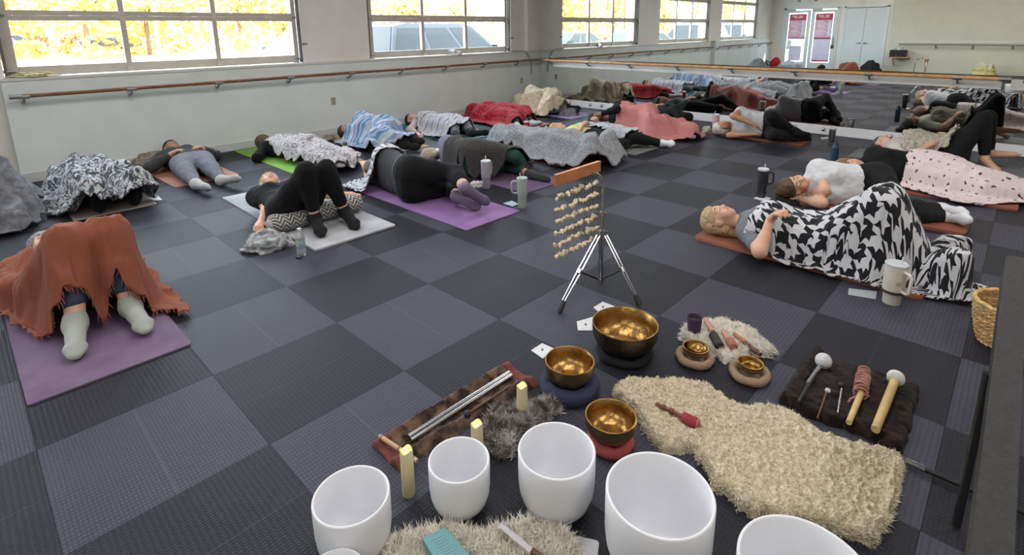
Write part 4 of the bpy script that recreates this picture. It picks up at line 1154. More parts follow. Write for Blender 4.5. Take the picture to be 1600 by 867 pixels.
def face_bits(J, parent, brow, v):
    c, u, a, r = head_axes(J)
    q = v - c
    R_, A_, U_ = q @ r, q @ a, q @ u
    near = (np.abs(R_) < 0.08) & (np.abs(U_) < 0.12) & (A_ > 0)
    R_, A_, U_ = R_[near], A_[near], U_[near]
    def on(x, z, lift=0.001):                            # a point on the skin, seen along the face direction
        d = (R_ - x) ** 2 + (U_ - z) ** 2
        k = np.argsort(d)[:6]
        return c + r * x + u * z + a * (A_[k].mean() + lift)
    for s in (-1, 1):
        MB().tube([on(x * s, z) for x, z in ((0.013, 0.031), (0.024, 0.036), (0.036, 0.037), (0.048, 0.031))], [0.0022, 0.0036, 0.0032, 0.0014], 6).build('eyebrow', brow, parent)
        MB().tube([on(x * s, z) for x, z in ((0.017, 0.004), (0.025, 0.000), (0.034, -0.001), (0.044, 0.004))], [0.0013, 0.0024, 0.0026, 0.0012], 6).build('eyelashes', brow, parent)
    MB().tube([on(x, z) for x, z in ((-0.024, -0.052), (-0.012, -0.050), (0.0, -0.0515), (0.012, -0.050), (0.024, -0.052))], [0.0015, 0.0040, 0.0046, 0.0040, 0.0015], 8).build('lips', lip_m, parent)

def hair(J, m, parent, vox, extra=(), big=1.0, seed=0.0, rough=0.010):
    c, u, a, r = head_axes(J)
    M = [r, a, u]
    f = Field(vox, 0.03)
    f.ell(c + u * 0.042 - a * 0.028, M, (0.086 * big, 0.088 * big, 0.088 * big))
    f.ell(c - u * 0.012 - a * 0.055, M, (0.078 * big, 0.060 * big, 0.085 * big))
    f.ell(c + u * 0.070 + a * 0.020, M, (0.066 * big, 0.062 * big, 0.048 * big))
    for e in extra:
        p, q, ra, rb = e
        P = [c + r * x[0] + a * x[1] + u * x[2] for x in (p, q)]
        for w in P:
            w[2] = max(w[2], 0.03)
        f.cone(P[0], P[1], ra, rb)
    return part_mesh('hair', f, m, parent, rough, 45.0, seed)

HEAD_UNDER = ('P3', 'P9', 'P10', 'P13', 'P1')

def person(key, label, skin, vox=0.011, shirt=None, sleeve=0.3, pants=None, leg=1.0, socks=None, hairm=H_BROWN, hextra=(), hbig=1.0, hands=(), bare=False, face=True, kk=1.0, chest=1.0, shirt_len=0.15, wr=0.006, sock_up=0.82, curl=0.5, palms=None, arms_under=False, z0=0.010, band=None):
    J = {k: np.array(v, float) for k, v in zip(POSE_KEYS, POSES[key])}
    vox = vox * 1.10 if vox < 0.008 else vox * 1.22
    cvox = vox * 1.12
    ZMIN[0] = z0
    f = Field(vox, 0.03)
    torso(f, J, 0.0, chest=chest)
    for sd in 'RL':
        limb_leg(f, J, sd, kk=kk)
        limb_arm(f, J, sd, kk=kk)
        foot(f, J, sd, toes=bare)
        if sd in hands:
            hand(f, J, sd, curl, (palms or {}).get(sd))
        else:
            d = nrm(J['hd' + sd] - J['wr' + sd])
            f.cone(J['wr' + sd], J['wr' + sd] + d * 0.08, 0.026, 0.022)
    head(f, J)
    v, q = f.mesh('person')
    v[:, 2] = np.maximum(v[:, 2], z0)
    body = link_obj('person', np_mesh('person', v, q), skin)
    set_props(body, label, 'person')
    g = Field(0.014, 0.03)                               # what a blanket rests on: trunk and legs, arms stay free
    torso(g, J, 0.012, chest=chest)
    for sd in 'RL':
        limb_leg(g, J, sd, 0.010, kk=kk)
        foot(g, J, sd, 0.006)
        if arms_under:
            limb_arm(g, J, sd, 0.008)
    if key in HEAD_UNDER:
        head(g, J)
    SOLID[key] = [g.mesh('drape')[0]]
    seed = float(sum(map(ord, key)) % 17)
    if shirt is not None:
        g = Field(cvox, 0.035)
        torso(g, J, 0.017, lo=shirt_len, hi=1.0, chest=chest)
        for sd in 'RL':
            limb_arm(g, J, sd, 0.012, sleeve, kk)
        part_mesh('shirt', g, shirt, body, wr, 16.0, seed)
    if pants is not None:
        g = Field(cvox, 0.035)
        torso(g, J, 0.012, lo=-0.1, hi=0.22)
        for sd in 'RL':
            limb_leg(g, J, sd, 0.011, leg, kk=kk)
        part_mesh('trousers', g, pants, body, wr, 13.0, seed + 3)
    if band is not None:                                 # elastic waistband showing above the trousers
        g = Field(vox, 0.035)
        torso(g, J, 0.019, lo=-0.1, hi=0.55)
        bv, bq = g.mesh('waistband')
        d = J['nek'] - J['pel']
        tt = (bv - J['pel']) @ d / (d @ d)
        bq = bq[((tt[bq] > 0.13) & (tt[bq] < 0.185)).all(1)]
        link_obj('waistband', np_mesh('waistband', bv, bq), band, body)
    if socks is not None:
        for sd in 'RL':
            g = Field(min(vox, 0.011), 0.03)
            foot(g, J, sd, 0.006)
            limb_leg(g, J, sd, 0.005, 1.0, start=sock_up)
            part_mesh('sock', g, socks, body, 0.002, 30.0, seed)
    if hairm is not None:
        hair(J, hairm, body, min(vox, 0.010), hextra, hbig, seed)
    if face:
        face_bits(J, body, brow_m, v)
    return body, J

# ---- blankets: a cloth sheet laid over the bodies and the floor below it
def height_map(pts, lo, hi, cell, base, slope, blur):
    nx, ny = int((hi[0] - lo[0]) / cell) + 2, int((hi[1] - lo[1]) / cell) + 2
    H = np.full((nx, ny), base, np.float32)
    i = ((pts[:, 0] - lo[0]) / cell).astype(int)
    j = ((pts[:, 1] - lo[1]) / cell).astype(int)
    ok = (i >= 0) & (j >= 0) & (i < nx) & (j < ny)
    np.maximum.at(H, (i[ok], j[ok]), pts[ok, 2])
    top = H.copy()
    def sh(A, dx, dy):
        B = np.pad(A, 1, mode='edge')
        return B[1 + dx:1 + dx + nx, 1 + dy:1 + dy + ny]
    for _ in range(int(0.9 / slope / cell) + 2):
        N = H
        for dx, dy, w in ((1, 0, 1), (-1, 0, 1), (0, 1, 1), (0, -1, 1), (1, 1, 1.41), (-1, 1, 1.41), (1, -1, 1.41), (-1, -1, 1.41)):
            N = np.maximum(N, sh(H, dx, dy) - slope * cell * w)
        if np.allclose(N, H, atol=1e-4):
            break
        H = N
    for _ in range(blur):
        H = (H * 2 + sh(H, 1, 0) + sh(H, -1, 0) + sh(H, 0, 1) + sh(H, 0, -1)) / 6
    for _ in range(2):                                   # never sink into the body
        top = np.maximum(top, np.maximum(np.maximum(sh(top, 1, 0), sh(top, -1, 0)), np.maximum(sh(top, 0, 1), sh(top, 0, -1))))
    return np.maximum(H, top + 0.004)

def poly_eval(P, t):
    P = np.asarray([p[:2] for p in P], float)
    s = np.concatenate([[0], np.cumsum(np.linalg.norm(np.diff(P, axis=0), axis=1))])
    s /= s[-1]
    return np.stack([np.interp(t, s, P[:, k]) for k in range(2)], 1)

def blanket(name, label, cat, keys, top, bottom, m, n=(110, 90), thick=0.010, slope=1.6, blur=3, folds=0.012, ff=7.0, base=0.014, cell=0.016, seed=0.0, dirn=None, fringe=None, ragged=0.012, group=None, left=None, right=None, fl=0.026):
    """top and bottom are floor polylines (x, y); the sheet is ruled between them"""
    nu, nv = n
    tu, tv = np.linspace(0, 1, nu), np.linspace(0, 1, nv)
    A, B = poly_eval(top, tu), poly_eval(bottom, tu)
    XY = A[:, None, :] * (1 - tv)[None, :, None] + B[:, None, :] * tv[None, :, None]
    U, V = np.meshgrid(tu, tv, indexing='ij')
    for sd, wgt in ((left, 1 - tu), (right, tu)):        # sides that bulge away from the straight ruling
        if sd:
            a, b = (A[0], B[0]) if sd is left else (A[-1], B[-1])
            C = poly_eval([a] + list(sd) + [b], tv) - (a[None] * (1 - tv)[:, None] + b[None] * tv[:, None])
            XY = XY + C[None, :, :] * wgt[:, None, None]
    edge = np.minimum(np.minimum(U, 1 - U), np.minimum(V, 1 - V))
    w = np.clip(1 - edge / 0.08, 0, 1)
    XY[..., 0] += ragged * w * 2 * vnoise(U * 19 + seed, V * 19) * 2
    XY[..., 1] += ragged * w * 2 * vnoise(U * 19, V * 19 + seed + 9) * 2
    pts = np.concatenate([p for k in keys for p in SOLID[k]])
    lo, hi = XY.reshape(-1, 2).min(0) - 0.3, XY.reshape(-1, 2).max(0) + 0.3
    H = height_map(pts, lo, hi, cell, base, slope, blur)
    gx, gy = (XY[..., 0] - lo[0]) / cell, (XY[..., 1] - lo[1]) / cell
    i, j = gx.astype(int), gy.astype(int)
    fx, fy = gx - i, gy - j
    Z = H[i, j] * (1 - fx) * (1 - fy) + H[i + 1, j] * fx * (1 - fy) + H[i, j + 1] * (1 - fx) * fy + H[i + 1, j + 1] * fx * fy
    dx, dy = dirn if dirn is not None else (1.0, 0.25)
    s = XY[..., 0] * dx + XY[..., 1] * dy
    t = -XY[..., 0] * dy + XY[..., 1] * dx
    rid = 1 - np.abs(vnoise(s * ff + seed, t * ff * 0.35 + vnoise(s * 2, t * 2) * 2) * 2)
    rid2 = 1 - np.abs(vnoise(s * ff * 2.3, t * ff * 0.8 + seed) * 2)
    fold = folds * (rid ** 3 * 1.5 + rid2 ** 3 * 0.5)
    Z = Z + fold + 0.004
    v = np.stack([XY[..., 0], XY[..., 1], Z], -1).reshape(-1, 3)
    q = (np.arange(nu - 1)[:, None] * nv + np.arange(nv - 1)[None, :]).ravel()
    q = np.stack([q, q + nv, q + nv + 1, q + 1], 1)
    e1, e2 = v[q[0, 1]] - v[q[0, 0]], v[q[0, 3]] - v[q[0, 0]]
    if np.cross(e1, e2)[2] < 0:
        q = q[:, ::-1]
    me = np_mesh(name, v, q)
    uvl = me.uv_layers.new(name='UVMap')
    P3 = v.reshape(nu, nv, 3)
    du = np.concatenate([np.zeros((1, nv)), np.cumsum(np.linalg.norm(np.diff(P3, axis=0), axis=2), axis=0)])
    dv = np.concatenate([np.zeros((nu, 1)), np.cumsum(np.linalg.norm(np.diff(P3, axis=1), axis=2), axis=1)], 1)
    du = du - du[nu // 2][None]
    dv = np.repeat(dv[nu // 4:-nu // 4].mean(0)[None], nu, 0)
    for _ in range(16):                                  # even the weave out
        du[:, 1:-1] = (du[:, :-2] + 2 * du[:, 1:-1] + du[:, 2:]) / 4
    UV = np.stack([du, dv], -1).reshape(-1, 2)
    li = np.empty(len(me.loops), np.int32)
    me.loops.foreach_get('vertex_index', li)
    uvl.data.foreach_set('uv', UV[li].astype(np.float32).ravel())
    o = link_obj(name, me, m)
    set_props(o, label, cat, group)
    md = o.modifiers.new('thickness', 'SOLIDIFY')
    md.thickness = thick
    md.offset = 1.0
    SOLID.setdefault(name + label, []).append(v)
    if fringe:
        fm = MB()
        side = [P3[k, -1] for k in range(0, nu, 2)] if fringe == 'bottom' else [P3[-1, k] for k in range(0, nv, 2)]
        prev = [P3[k, -4] for k in range(0, nu, 2)] if fringe == 'bottom' else [P3[-4, k] for k in range(0, nv, 2)]
        for p, b in zip(side, prev):
            d = nrm(p - b) * fl
            e = p + d + np.array((random.uniform(-.006, .006), random.uniform(-.006, .006), -0.01))
            e[2] = max(e[2], 0.01)
            fm.tube([p, (p + e) / 2, e], [0.003, 0.0025, 0.001], 5)
        fm.build('fringe', m, o, kind='stuff')
    return o

# ---- exercise mats
def yoga_mat(x0, x1, y0, y1, col, label, t=0.008, r=0.012, rz=0.0, col2=None, thick_edge=None, curl=0.0):
    name = 'mat_' + '_'.join('%d' % (c * 1000) for c in col)
    m = MATS.get(name)
    if m is None:
        m = mat(name, col, 0.8, 0.10, 5.0, 0.25, 260, col2=col2)
    mb = MB().rbox((0, 0, t / 2), (x1 - x0, y1 - y0, t), r, inset=0.002)
    o = mb.build('yoga_mat', m)
    o.location = ((x0 + x1) / 2, (y0 + y1) / 2, 0.0005)
    o.rotation_euler.z = rz
    return set_props(o, label, 'mat')

RED = (0.20, 0.055, 0.035)
yoga_mat(-1.215, -0.595, -2.71, -0.93, (0.135, 0.085, 0.165), 'dusty purple yoga mat under the rust blanket', col2=(0.18, 0.125, 0.21))
yoga_mat(-0.68, -0.08, 0.02, 1.84, (0.50, 0.44, 0.42), 'pale pink mat under the marbled blanket')
yoga_mat(0.16, 0.79, 0.47, 1.80, (0.42, 0.21, 0.16), 'dusty pink mat under grey sweatpants', rz=0.03, t=0.012, r=0.04)
yoga_mat(1.22, 1.84, 0.03, 1.80, (0.20, 0.42, 0.06), 'lime green yoga mat below the wall')
yoga_mat(2.43, 3.10, 0.14, 1.80, (0.55, 0.40, 0.27), 'tan mat under the blue striped blanket')
yoga_mat(0.375, 1.05, -2.07, -0.26, (0.48, 0.49, 0.52), 'pale grey marbled mat with a rolled bolster across it', t=0.014, col2=(0.32, 0.34, 0.37))
yoga_mat(3.45, 4.06, 0.02, 1.82, (0.05, 0.24, 0.25), 'teal mat under the black and white socks')
yoga_mat(4.86, 5.47, 0.0, 1.83, (0.50, 0.22, 0.20), 'salmon mat under the red plaid blanket')
yoga_mat(6.06, 6.72, 0.03, 1.70, (0.42, 0.34, 0.58), 'lavender mat under the cream blanket')
yoga_mat(1.355, 1.97, -2.56, -0.74, (0.23, 0.12, 0.30), 'bright violet yoga mat under black leggings', col2=(0.30, 0.17, 0.38))
yoga_mat(2.37, 2.98, -2.26, -0.52, (0.13, 0.075, 0.16), 'dark plum mat under the charcoal throw')
yoga_mat(3.40, 4.02, -2.10, -0.40, (0.36, 0.07, 0.08), 'red mat under the grey fuzzy blanket')
yoga_mat(4.42, 5.02, -2.20, -0.48, (0.16, 0.165, 0.16), 'plain grey mat under the yellow top')
yoga_mat(5.52, 6.12, -2.20, -0.55, (0.10, 0.10, 0.11), 'charcoal mat under the pink blanket')
yoga_mat(6.42, 7.06, -2.04, -0.35, (0.09, 0.095, 0.11), 'dark slate mat against the mirror kickboard')
yoga_mat(6.27, 6.68, -3.54, -2.22, RED, 'brick red mat under the white haired sleeper', t=0.022, r=0.04)
yoga_mat(6.02, 6.62, -6.1, -4.10, (0.17, 0.175, 0.19), 'grey mat under the knees-up sleeper by the mirror', t=0.006)
yoga_mat(4.70, 5.25, -5.62, -4.25, (0.24, 0.07, 0.045), 'brick red mat under the printed skirt', t=0.022, r=0.04)
yoga_mat(3.73, 4.16, -5.36, -4.06, (0.22, 0.065, 0.04), 'brick red mat under the white t-shirt', t=0.024, r=0.045)
yoga_mat(2.36, 2.82, -5.28, -3.92, (0.26, 0.09, 0.05), 'brick red mat under the houndstooth blanket', t=0.024, r=0.045)

# ---- fabrics
BLACK = cloth('black_knit', (0.005, 0.005, 0.006), 0.2, 0.4)
BLACK2 = cloth('black_jersey', (0.008, 0.008, 0.009), 0.2, 0.5)
GREYTEE = cloth('heather_grey', (0.16, 0.17, 0.19), 0.25, 0.6)
WHITETEE = cloth('white_cotton', (0.60, 0.61, 0.64), 0.06, 0.7)
CREAM = cloth('cream_knit', (0.56, 0.52, 0.44), 0.12, 0.8)
YELLOW = cloth('pale_yellow', (0.62, 0.60, 0.26), 0.08, 0.7)
SWEAT = cloth('grey_sweat', (0.17, 0.18, 0.21), 0.12, 0.9)
DKGREY = cloth('charcoal_knit', (0.055, 0.055, 0.062), 0.15, 0.6)
GREEN = cloth('deep_green', (0.03, 0.085, 0.065), 0.12, 0.6)
SLATE = cloth('slate_tank', (0.20, 0.20, 0.27), 0.1, 0.6)
PINKSH = cloth('blush_pink', (0.50, 0.37, 0.36), 0.08, 0.6)
NAVY = cloth('denim_blue', (0.045, 0.06, 0.10), 0.15, 0.8)
SK_SAGE = cloth('sage_sock', (0.36, 0.39, 0.35), 0.1, 0.5)
SK_WHITE = cloth('white_sock', (0.66, 0.67, 0.70), 0.05, 0.5)
SK_GREY = cloth('grey_sock', (0.45, 0.45, 0.45), 0.1, 0.5)
SK_BLACK = cloth('black_sock', (0.010, 0.010, 0.012), 0.1, 0.5)
SK_PURPLE = cloth('purple_sock', (0.16, 0.13, 0.20), 0.25, 0.5)
SK_PINK = cloth('pink_sock', (0.60, 0.30, 0.34), 0.2, 0.5)
FLANNEL = cloth('flannel_grey', (0.11, 0.13, 0.14), 0.4, 0.6, bs=40)

person('P21', 'person on their back in a grey t-shirt with hands clasped, under the houndstooth blanket', skin_fair, 0.0068, z0=0.0255, shirt=GREYTEE, sleeve=0.30, pants=BLACK, hairm=H_BLOND, hands='RL', curl=0.75,
       hextra=[((0.0, -0.09, -0.01), (0.03, -0.11, -0.09), 0.035, 0.02), ((0.05, -0.05, -0.05), (0.06, -0.09, -0.12), 0.022, 0.010), ((-0.04, -0.07, 0.05), (-0.05, -0.11, 0.02), 0.03, 0.02)], wr=0.005, palms={'R': (0.2, -0.2, -1), 'L': (-0.2, -0.2, -1)})
person('P20', 'person curled on one side in a white t-shirt and black trousers, hands under cheek', skin_fair, 0.0075, z0=0.0255, shirt=WHITETEE, sleeve=0.26, pants=BLACK2, leg=0.93, socks=SK_WHITE, hairm=H_BROWN, hands='RL', curl=0.3,
       hextra=[((0.0, -0.07, 0.06), (0.0, -0.09, 0.11), 0.04, 0.03)], wr=0.007, palms={'L': (0, 0, -1), 'R': (0, 0, -1)})
person('P19', 'person in a sleeveless black top with curly hair, lower half under the printed skirt', skin_fair, 0.0085, z0=0.0235, shirt=BLACK, sleeve=0.05, pants=BLACK2, hairm=H_CURL, hbig=1.12, hands='R')
person('P18', 'person in a cream top and black leggings with knees raised beside the mirror', skin_fair, 0.0085, z0=0.0075, shirt=CREAM, sleeve=0.42, pants=BLACK2, leg=0.92, bare=True, hairm=H_DARK, hands='RL', curl=0.5,
       hextra=[((0.0, -0.08, 0.05), (0.02, -0.10, 0.16), 0.06, 0.035), ((-0.03, -0.08, 0.0), (0.0, -0.12, 0.10), 0.05, 0.03)], kk=0.98, palms={'R': (0, 0, -1), 'L': (0, 0, -1)})
person('P17', 'white haired person lying on one side in black trousers', skin_tan, 0.009, z0=0.0235, shirt=cloth('pale_grey_top', (0.48, 0.48, 0.50), 0.1, 0.6), sleeve=0.06, pants=BLACK2, leg=0.95, socks=SK_BLACK, hairm=H_WHITE, hbig=1.15, hands='RL', curl=0.35, sock_up=0.95)
person('P16', 'person in a flannel shirt and dark leggings lying close to the mirror', skin_fair, 0.011, shirt=FLANNEL, sleeve=0.95, pants=BLACK2, leg=0.95, socks=SK_PINK, hairm=H_DARK, hands='RL')
person('P15', 'person in a black hooded top lying on one side, wrapped in the pink blanket', skin_deep, 0.010, shirt=BLACK, sleeve=0.95, pants=BLACK2, socks=SK_WHITE, hairm=H_DARK, hbig=1.12, hands='R')
person('P14', 'blond person on their back in a pale yellow top with hands on chest, white socks', skin_fair, 0.0085, shirt=YELLOW, sleeve=0.72, pants=BLACK2, leg=0.95, socks=SK_WHITE, hairm=H_BLOND, hands='RL', curl=0.7,
       hextra=[((0.0, -0.08, 0.0), (0.0, -0.10, -0.07), 0.05, 0.03)], sock_up=0.9)
person('P13', 'person lying hidden under the grey fuzzy blanket', skin_fair, 0.013, arms_under=True, shirt=GREYTEE, sleeve=0.9, pants=BLACK2, socks=SK_GREY, hairm=H_DARK, face=False)
person('P12', 'person on one side in a slate tank top and green trousers, back to the room', skin_fair, 0.009, shirt=SLATE, sleeve=0.03, pants=GREEN, leg=0.84, socks=DKGREY, hairm=H_ASH, hbig=1.08, hextra=[((0.0, -0.07, -0.02), (0.02, -0.10, -0.14), 0.05, 0.03)], sock_up=0.97)
person('P11', 'person on one side in black leggings and purple socks, back to the room', skin_fair, 0.0085, shirt=DKGREY, sleeve=0.5, pants=BLACK, leg=0.78, socks=SK_PURPLE, hairm=H_BROWN, hands='LR', kk=1.16, sock_up=0.70, face=False, shirt_len=0.19, wr=0.005, band=cloth('band_grey', (0.22, 0.22, 0.24)))
person('P10', 'person curled up hidden under the cream blanket', skin_fair, 0.014, arms_under=True, shirt=SWEAT, sleeve=0.9, pants=SWEAT, socks=SK_BLACK, hairm=H_BROWN, face=False)
person('P9', 'person lying hidden under the red plaid blanket with grey socks showing', skin_fair, 0.012, arms_under=True, shirt=DKGREY, sleeve=0.9, pants=DKGREY, socks=SK_GREY, hairm=H_DARK, face=False)
person('P8', 'person on their back in a blush pink top with striped black socks', skin_fair, 0.011, shirt=PINKSH, sleeve=0.92, pants=SWEAT, leg=0.8, socks=SK_BLACK, hairm=H_DARK, hands='R', sock_up=0.8)
person('P7', 'person on their back in black leggings with knees raised over the patterned bolster', skin_fair, 0.0078, z0=0.0155, shirt=BLACK2, sleeve=0.22, pants=BLACK, leg=0.88, socks=SK_BLACK, hairm=hair_mat('hair_ginger', (0.34, 0.18, 0.08), (0.55, 0.36, 0.18)), hands='R', sock_up=0.985, curl=0.9, hextra=[((0.0, -0.08, 0.02), (0.02, -0.10, -0.06), 0.05, 0.03)])
person('P6', 'person curled on one side hidden under the blue striped blanket', skin_tan, 0.012, arms_under=True, shirt=DKGREY, sleeve=0.9, pants=BLACK2, socks=SK_BLACK, hairm=H_DARK, hbig=1.1)
person('P5', 'person face down in a black hooded top on the lime green mat', skin_tan, 0.011, shirt=BLACK, sleeve=0.95, pants=BLACK2, socks=SK_GREY, hairm=H_BROWN, hbig=1.08, face=False)
person('P4', 'person on their back in loose grey sweatpants and white socks', skin_tan, 0.0095, z0=0.0135, shirt=DKGREY, sleeve=0.95, pants=SWEAT, leg=0.93, socks=SK_GREY, hairm=H_DARK, hands='RL', kk=1.15, wr=0.010, sock_up=0.93)
person('P3', 'person lying hidden under the marbled plush blanket', skin_tan, 0.013, arms_under=True, shirt=BLACK2, sleeve=0.9, pants=BLACK2, socks=SK_BLACK, hairm=H_BROWN, face=False)
person('P2', 'person with knees raised under the rust blanket, wearing sage socks', skin_fair, 0.0078, arms_under=True, shirt=NAVY, sleeve=0.9, pants=NAVY, leg=0.86, socks=SK_SAGE, hairm=hair_mat('hair_grey_streaked', (0.05, 0.04, 0.04), (0.40, 0.37, 0.35)), kk=1.12, hbig=1.1, wr=0.010, sock_up=0.95)
person('P1', 'person hidden under the grey blanket at the edge of the room', skin_fair, 0.014, arms_under=True, shirt=DKGREY, sleeve=0.9, pants=SWEAT, socks=SK_GREY, hairm=H_BROWN, face=False)

# ---- blanket materials
def uv_mat(name, fn, rough=0.9, bump=0.35, bs=260.0):
    m, nt, b = _nodes(name)
    uv = coord(nt, 'UV')
    xyz = node(nt, 'ShaderNodeSeparateXYZ', {0: uv})
    c = fn(nt, xyz.outputs[0], xyz.outputs[1], uv)
    nt.links.new(c, b.inputs['Base Color'])
    b.inputs['Roughness'].default_value = rough
    b.inputs['Specular IOR Level'].default_value = 0.2
    b.inputs['Sheen Weight'].default_value = 0.15
    nz = node(nt, 'ShaderNodeTexNoise', {'Vector': coord(nt), 'Scale': bs, 'Detail': 2.0})
    add_bump(nt, b, nz.outputs[0], bump)
    return m

def fr(nt, v, s, off=0.0):
    return maths(nt, 'FRACT', maths(nt, 'MULTIPLY_ADD', v, s, 100.0 + off))

def hound(nt, u, v, uv):
    s = 1 / 0.14
    a = maths(nt, 'LESS_THAN', fr(nt, u, s), 0.5)
    b = maths(nt, 'LESS_THAN', fr(nt, v, s), 0.5)
    t = maths(nt, 'LESS_THAN', fr(nt, maths(nt, 'ADD', u, v), s * 2), 0.5)
    f = maths(nt, 'ADD', maths(nt, 'MULTIPLY', a, t), maths(nt, 'MULTIPLY', b, maths(nt, 'SUBTRACT', 1.0, t)))
    return mix(nt, f, (0.012, 0.012, 0.016), (0.58, 0.58, 0.62))

def plaid(nt, u, v, uv):
    a = maths(nt, 'LESS_THAN', fr(nt, u, 12.5), 0.24)
    b = maths(nt, 'LESS_THAN', fr(nt, v, 12.5), 0.24)
    f = maths(nt, 'MULTIPLY', maths(nt, 'ADD', a, b), 0.5)
    return mix(nt, f, (0.40, 0.018, 0.03), (0.03, 0.008, 0.012))

def stripes(cols, n, axis, wob=0.02):
    def fn(nt, u, v, uv):
        nz = node(nt, 'ShaderNodeTexNoise', {'Vector': uv, 'Scale': 7.0, 'Detail': 2.0})
        s = maths(nt, 'ADD', v if axis else u, maths(nt, 'MULTIPLY', nz.outputs[0], wob))
        r = node(nt, 'ShaderNodeValToRGB', {0: fr(nt, s, n)})
        r.color_ramp.interpolation = 'CONSTANT'
        el = r.color_ramp.elements
        while len(el) < len(cols):
            el.new(0.5)
        for i, c in enumerate(cols):
            el[i].position = i / len(cols)
            el[i].color = (*c, 1)
        return r.outputs[0]
    return fn

def blotch(c1, c2, scale, lo=0.47, hi=0.55, dist=1.5):
    def fn(nt, u, v, uv):
        nz = node(nt, 'ShaderNodeTexNoise', {'Vector': uv, 'Scale': scale, 'Detail': 3.0, 'Distortion': dist})
        r = node(nt, 'ShaderNodeMapRange', {0: nz.outputs[0], 1: lo, 2: hi})
        return mix(nt, r.outputs[0], c1, c2)
    return fn

def sprigs(nt, u, v, uv):
    vo = node(nt, 'ShaderNodeTexVoronoi', {'Vector': uv, 'Scale': 15.0, 'Randomness': 0.35})
    nz = node(nt, 'ShaderNodeTexNoise', {'Vector': uv, 'Scale': 45.0, 'Detail': 1.0})
    d = maths(nt, 'ADD', vo.outputs['Distance'], maths(nt, 'MULTIPLY', maths(nt, 'SUBTRACT', nz.outputs[0], 0.5), 0.7))
    return mix(nt, maths(nt, 'LESS_THAN', d, 0.17), (0.66, 0.56, 0.56), (0.06, 0.045, 0.05))

RUST = cloth('rust_weave', (0.25, 0.078, 0.045), 0.15, 0.5, bs=320)
PINK = cloth('pink_throw', (0.50, 0.20, 0.19), 0.1, 0.5)
CHAR = fleece('charcoal_plush', (0.040, 0.038, 0.038), (0.062, 0.058, 0.058), 60, 0.4)
BEIGE = fleece('cream_plush', (0.52, 0.43, 0.30), (0.64, 0.55, 0.41), 20, 0.5)
FUZZY = fleece('grey_fuzzy', (0.26, 0.27, 0.29), (0.46, 0.47, 0.50), 70, 0.9)
SILVERB = fleece('silver_plush', (0.36, 0.38, 0.42), (0.50, 0.52, 0.56), 18, 0.5)
GREYB = fleece('grey_plush', (0.13, 0.135, 0.15), (0.22, 0.225, 0.245), 16, 0.5)

def fresh(key):
    return [key]

blanket('blanket', 'grey plush blanket draped over raised knees at the edge of the room', 'blanket', ['P1'], [(-1.95, 1.30), (-1.00, 1.30)], [(-1.95, -0.15), (-1.30, -0.10), (-1.10, -0.06), (-0.93, 0.0)], GREYB, (80, 90), slope=1.5, folds=0.025, right=[(-0.84, 0.9), (-0.82, 0.50), (-0.84, 0.30)])
blanket('blanket', 'rust orange woven blanket hanging over raised knees', 'blanket', ['P2'], [(-1.24, -1.26), (-0.90, -1.30), (-0.50, -1.26)], [(-1.13, -2.10), (-1.06, -2.22), (-0.95, -2.26), (-0.89, -2.24), (-0.83, -2.23), (-0.74, -2.25), (-0.66, -2.26), (-0.58, -2.32), (-0.52, -2.42)], RUST, (140, 120), slope=4.0, blur=2, folds=0.018, ff=9, cell=0.012, dirn=(0.95, 0.2), fringe='bottom', thick=0.005, left=[(-1.27, -1.45), (-1.20, -1.80)])
blanket('blanket', 'white and grey marbled plush blanket covering a whole sleeper by the wall', 'blanket', ['P3'], [(-0.70, 1.42), (-0.35, 1.50), (-0.08, 1.40)], [(-0.80, 0.30), (-0.72, -0.02), (-0.56, -0.22), (-0.42, -0.20), (-0.28, -0.20), (-0.10, -0.18)], uv_mat('marbled_plush', blotch((0.055, 0.065, 0.09), (0.56, 0.58, 0.60), 26)), (120, 120), slope=1.3, blur=4, folds=0.034, ff=7, thick=0.02, left=[(-0.78, 1.05)], right=[(-0.02, 0.8)])
blanket('blanket', 'white throw with grey patchwork print over the sleeper on the lime mat', 'blanket', ['P5'], [(1.36, 1.10), (1.60, 1.22), (1.92, 1.20)], [(1.50, -0.22), (1.58, -0.33), (1.85, -0.24), (2.0, -0.05)], uv_mat('patchwork_print', blotch((0.22, 0.20, 0.22), (0.60, 0.57, 0.58), 16, 0.40, 0.56, 2.5)), (90, 100), slope=1.3, folds=0.022, ff=9, left=[(1.36, 0.6)], right=[(2.02, 0.6)])
blanket('blanket', 'blue and white striped woven blanket with a trailing corner', 'blanket', ['P6'], [(2.30, 1.15), (2.52, 1.34), (3.06, 1.26)], [(2.28, 0.46), (2.43, 0.24), (2.62, 0.20), (2.90, 0.14), (3.14, 0.30)], uv_mat('blue_stripe', stripes([(0.14, 0.26, 0.46), (0.40, 0.50, 0.62), (0.56, 0.60, 0.66), (0.22, 0.34, 0.52), (0.46, 0.42, 0.52), (0.12, 0.18, 0.30), (0.34, 0.46, 0.60)], 4.2, 1, 0.06)), (110, 100), slope=1.9, folds=0.024, ff=8)
blanket('blanket', 'grey and white zigzag throw over the sleeper in the blush pink top', 'blanket', ['P8'], [(3.62, 1.10), (3.88, 1.20), (4.24, 1.16)], [(3.42, 0.48), (3.50, 0.22), (3.72, 0.24), (3.98, 0.30), (4.20, 0.34)], uv_mat('zigzag_grey', stripes([(0.40, 0.38, 0.42), (0.54, 0.52, 0.55), (0.26, 0.26, 0.30), (0.50, 0.48, 0.51)], 7.0, 1, 0.10)), (80, 80), slope=1.6, folds=0.02, ff=9, left=[(3.48, 0.85)])
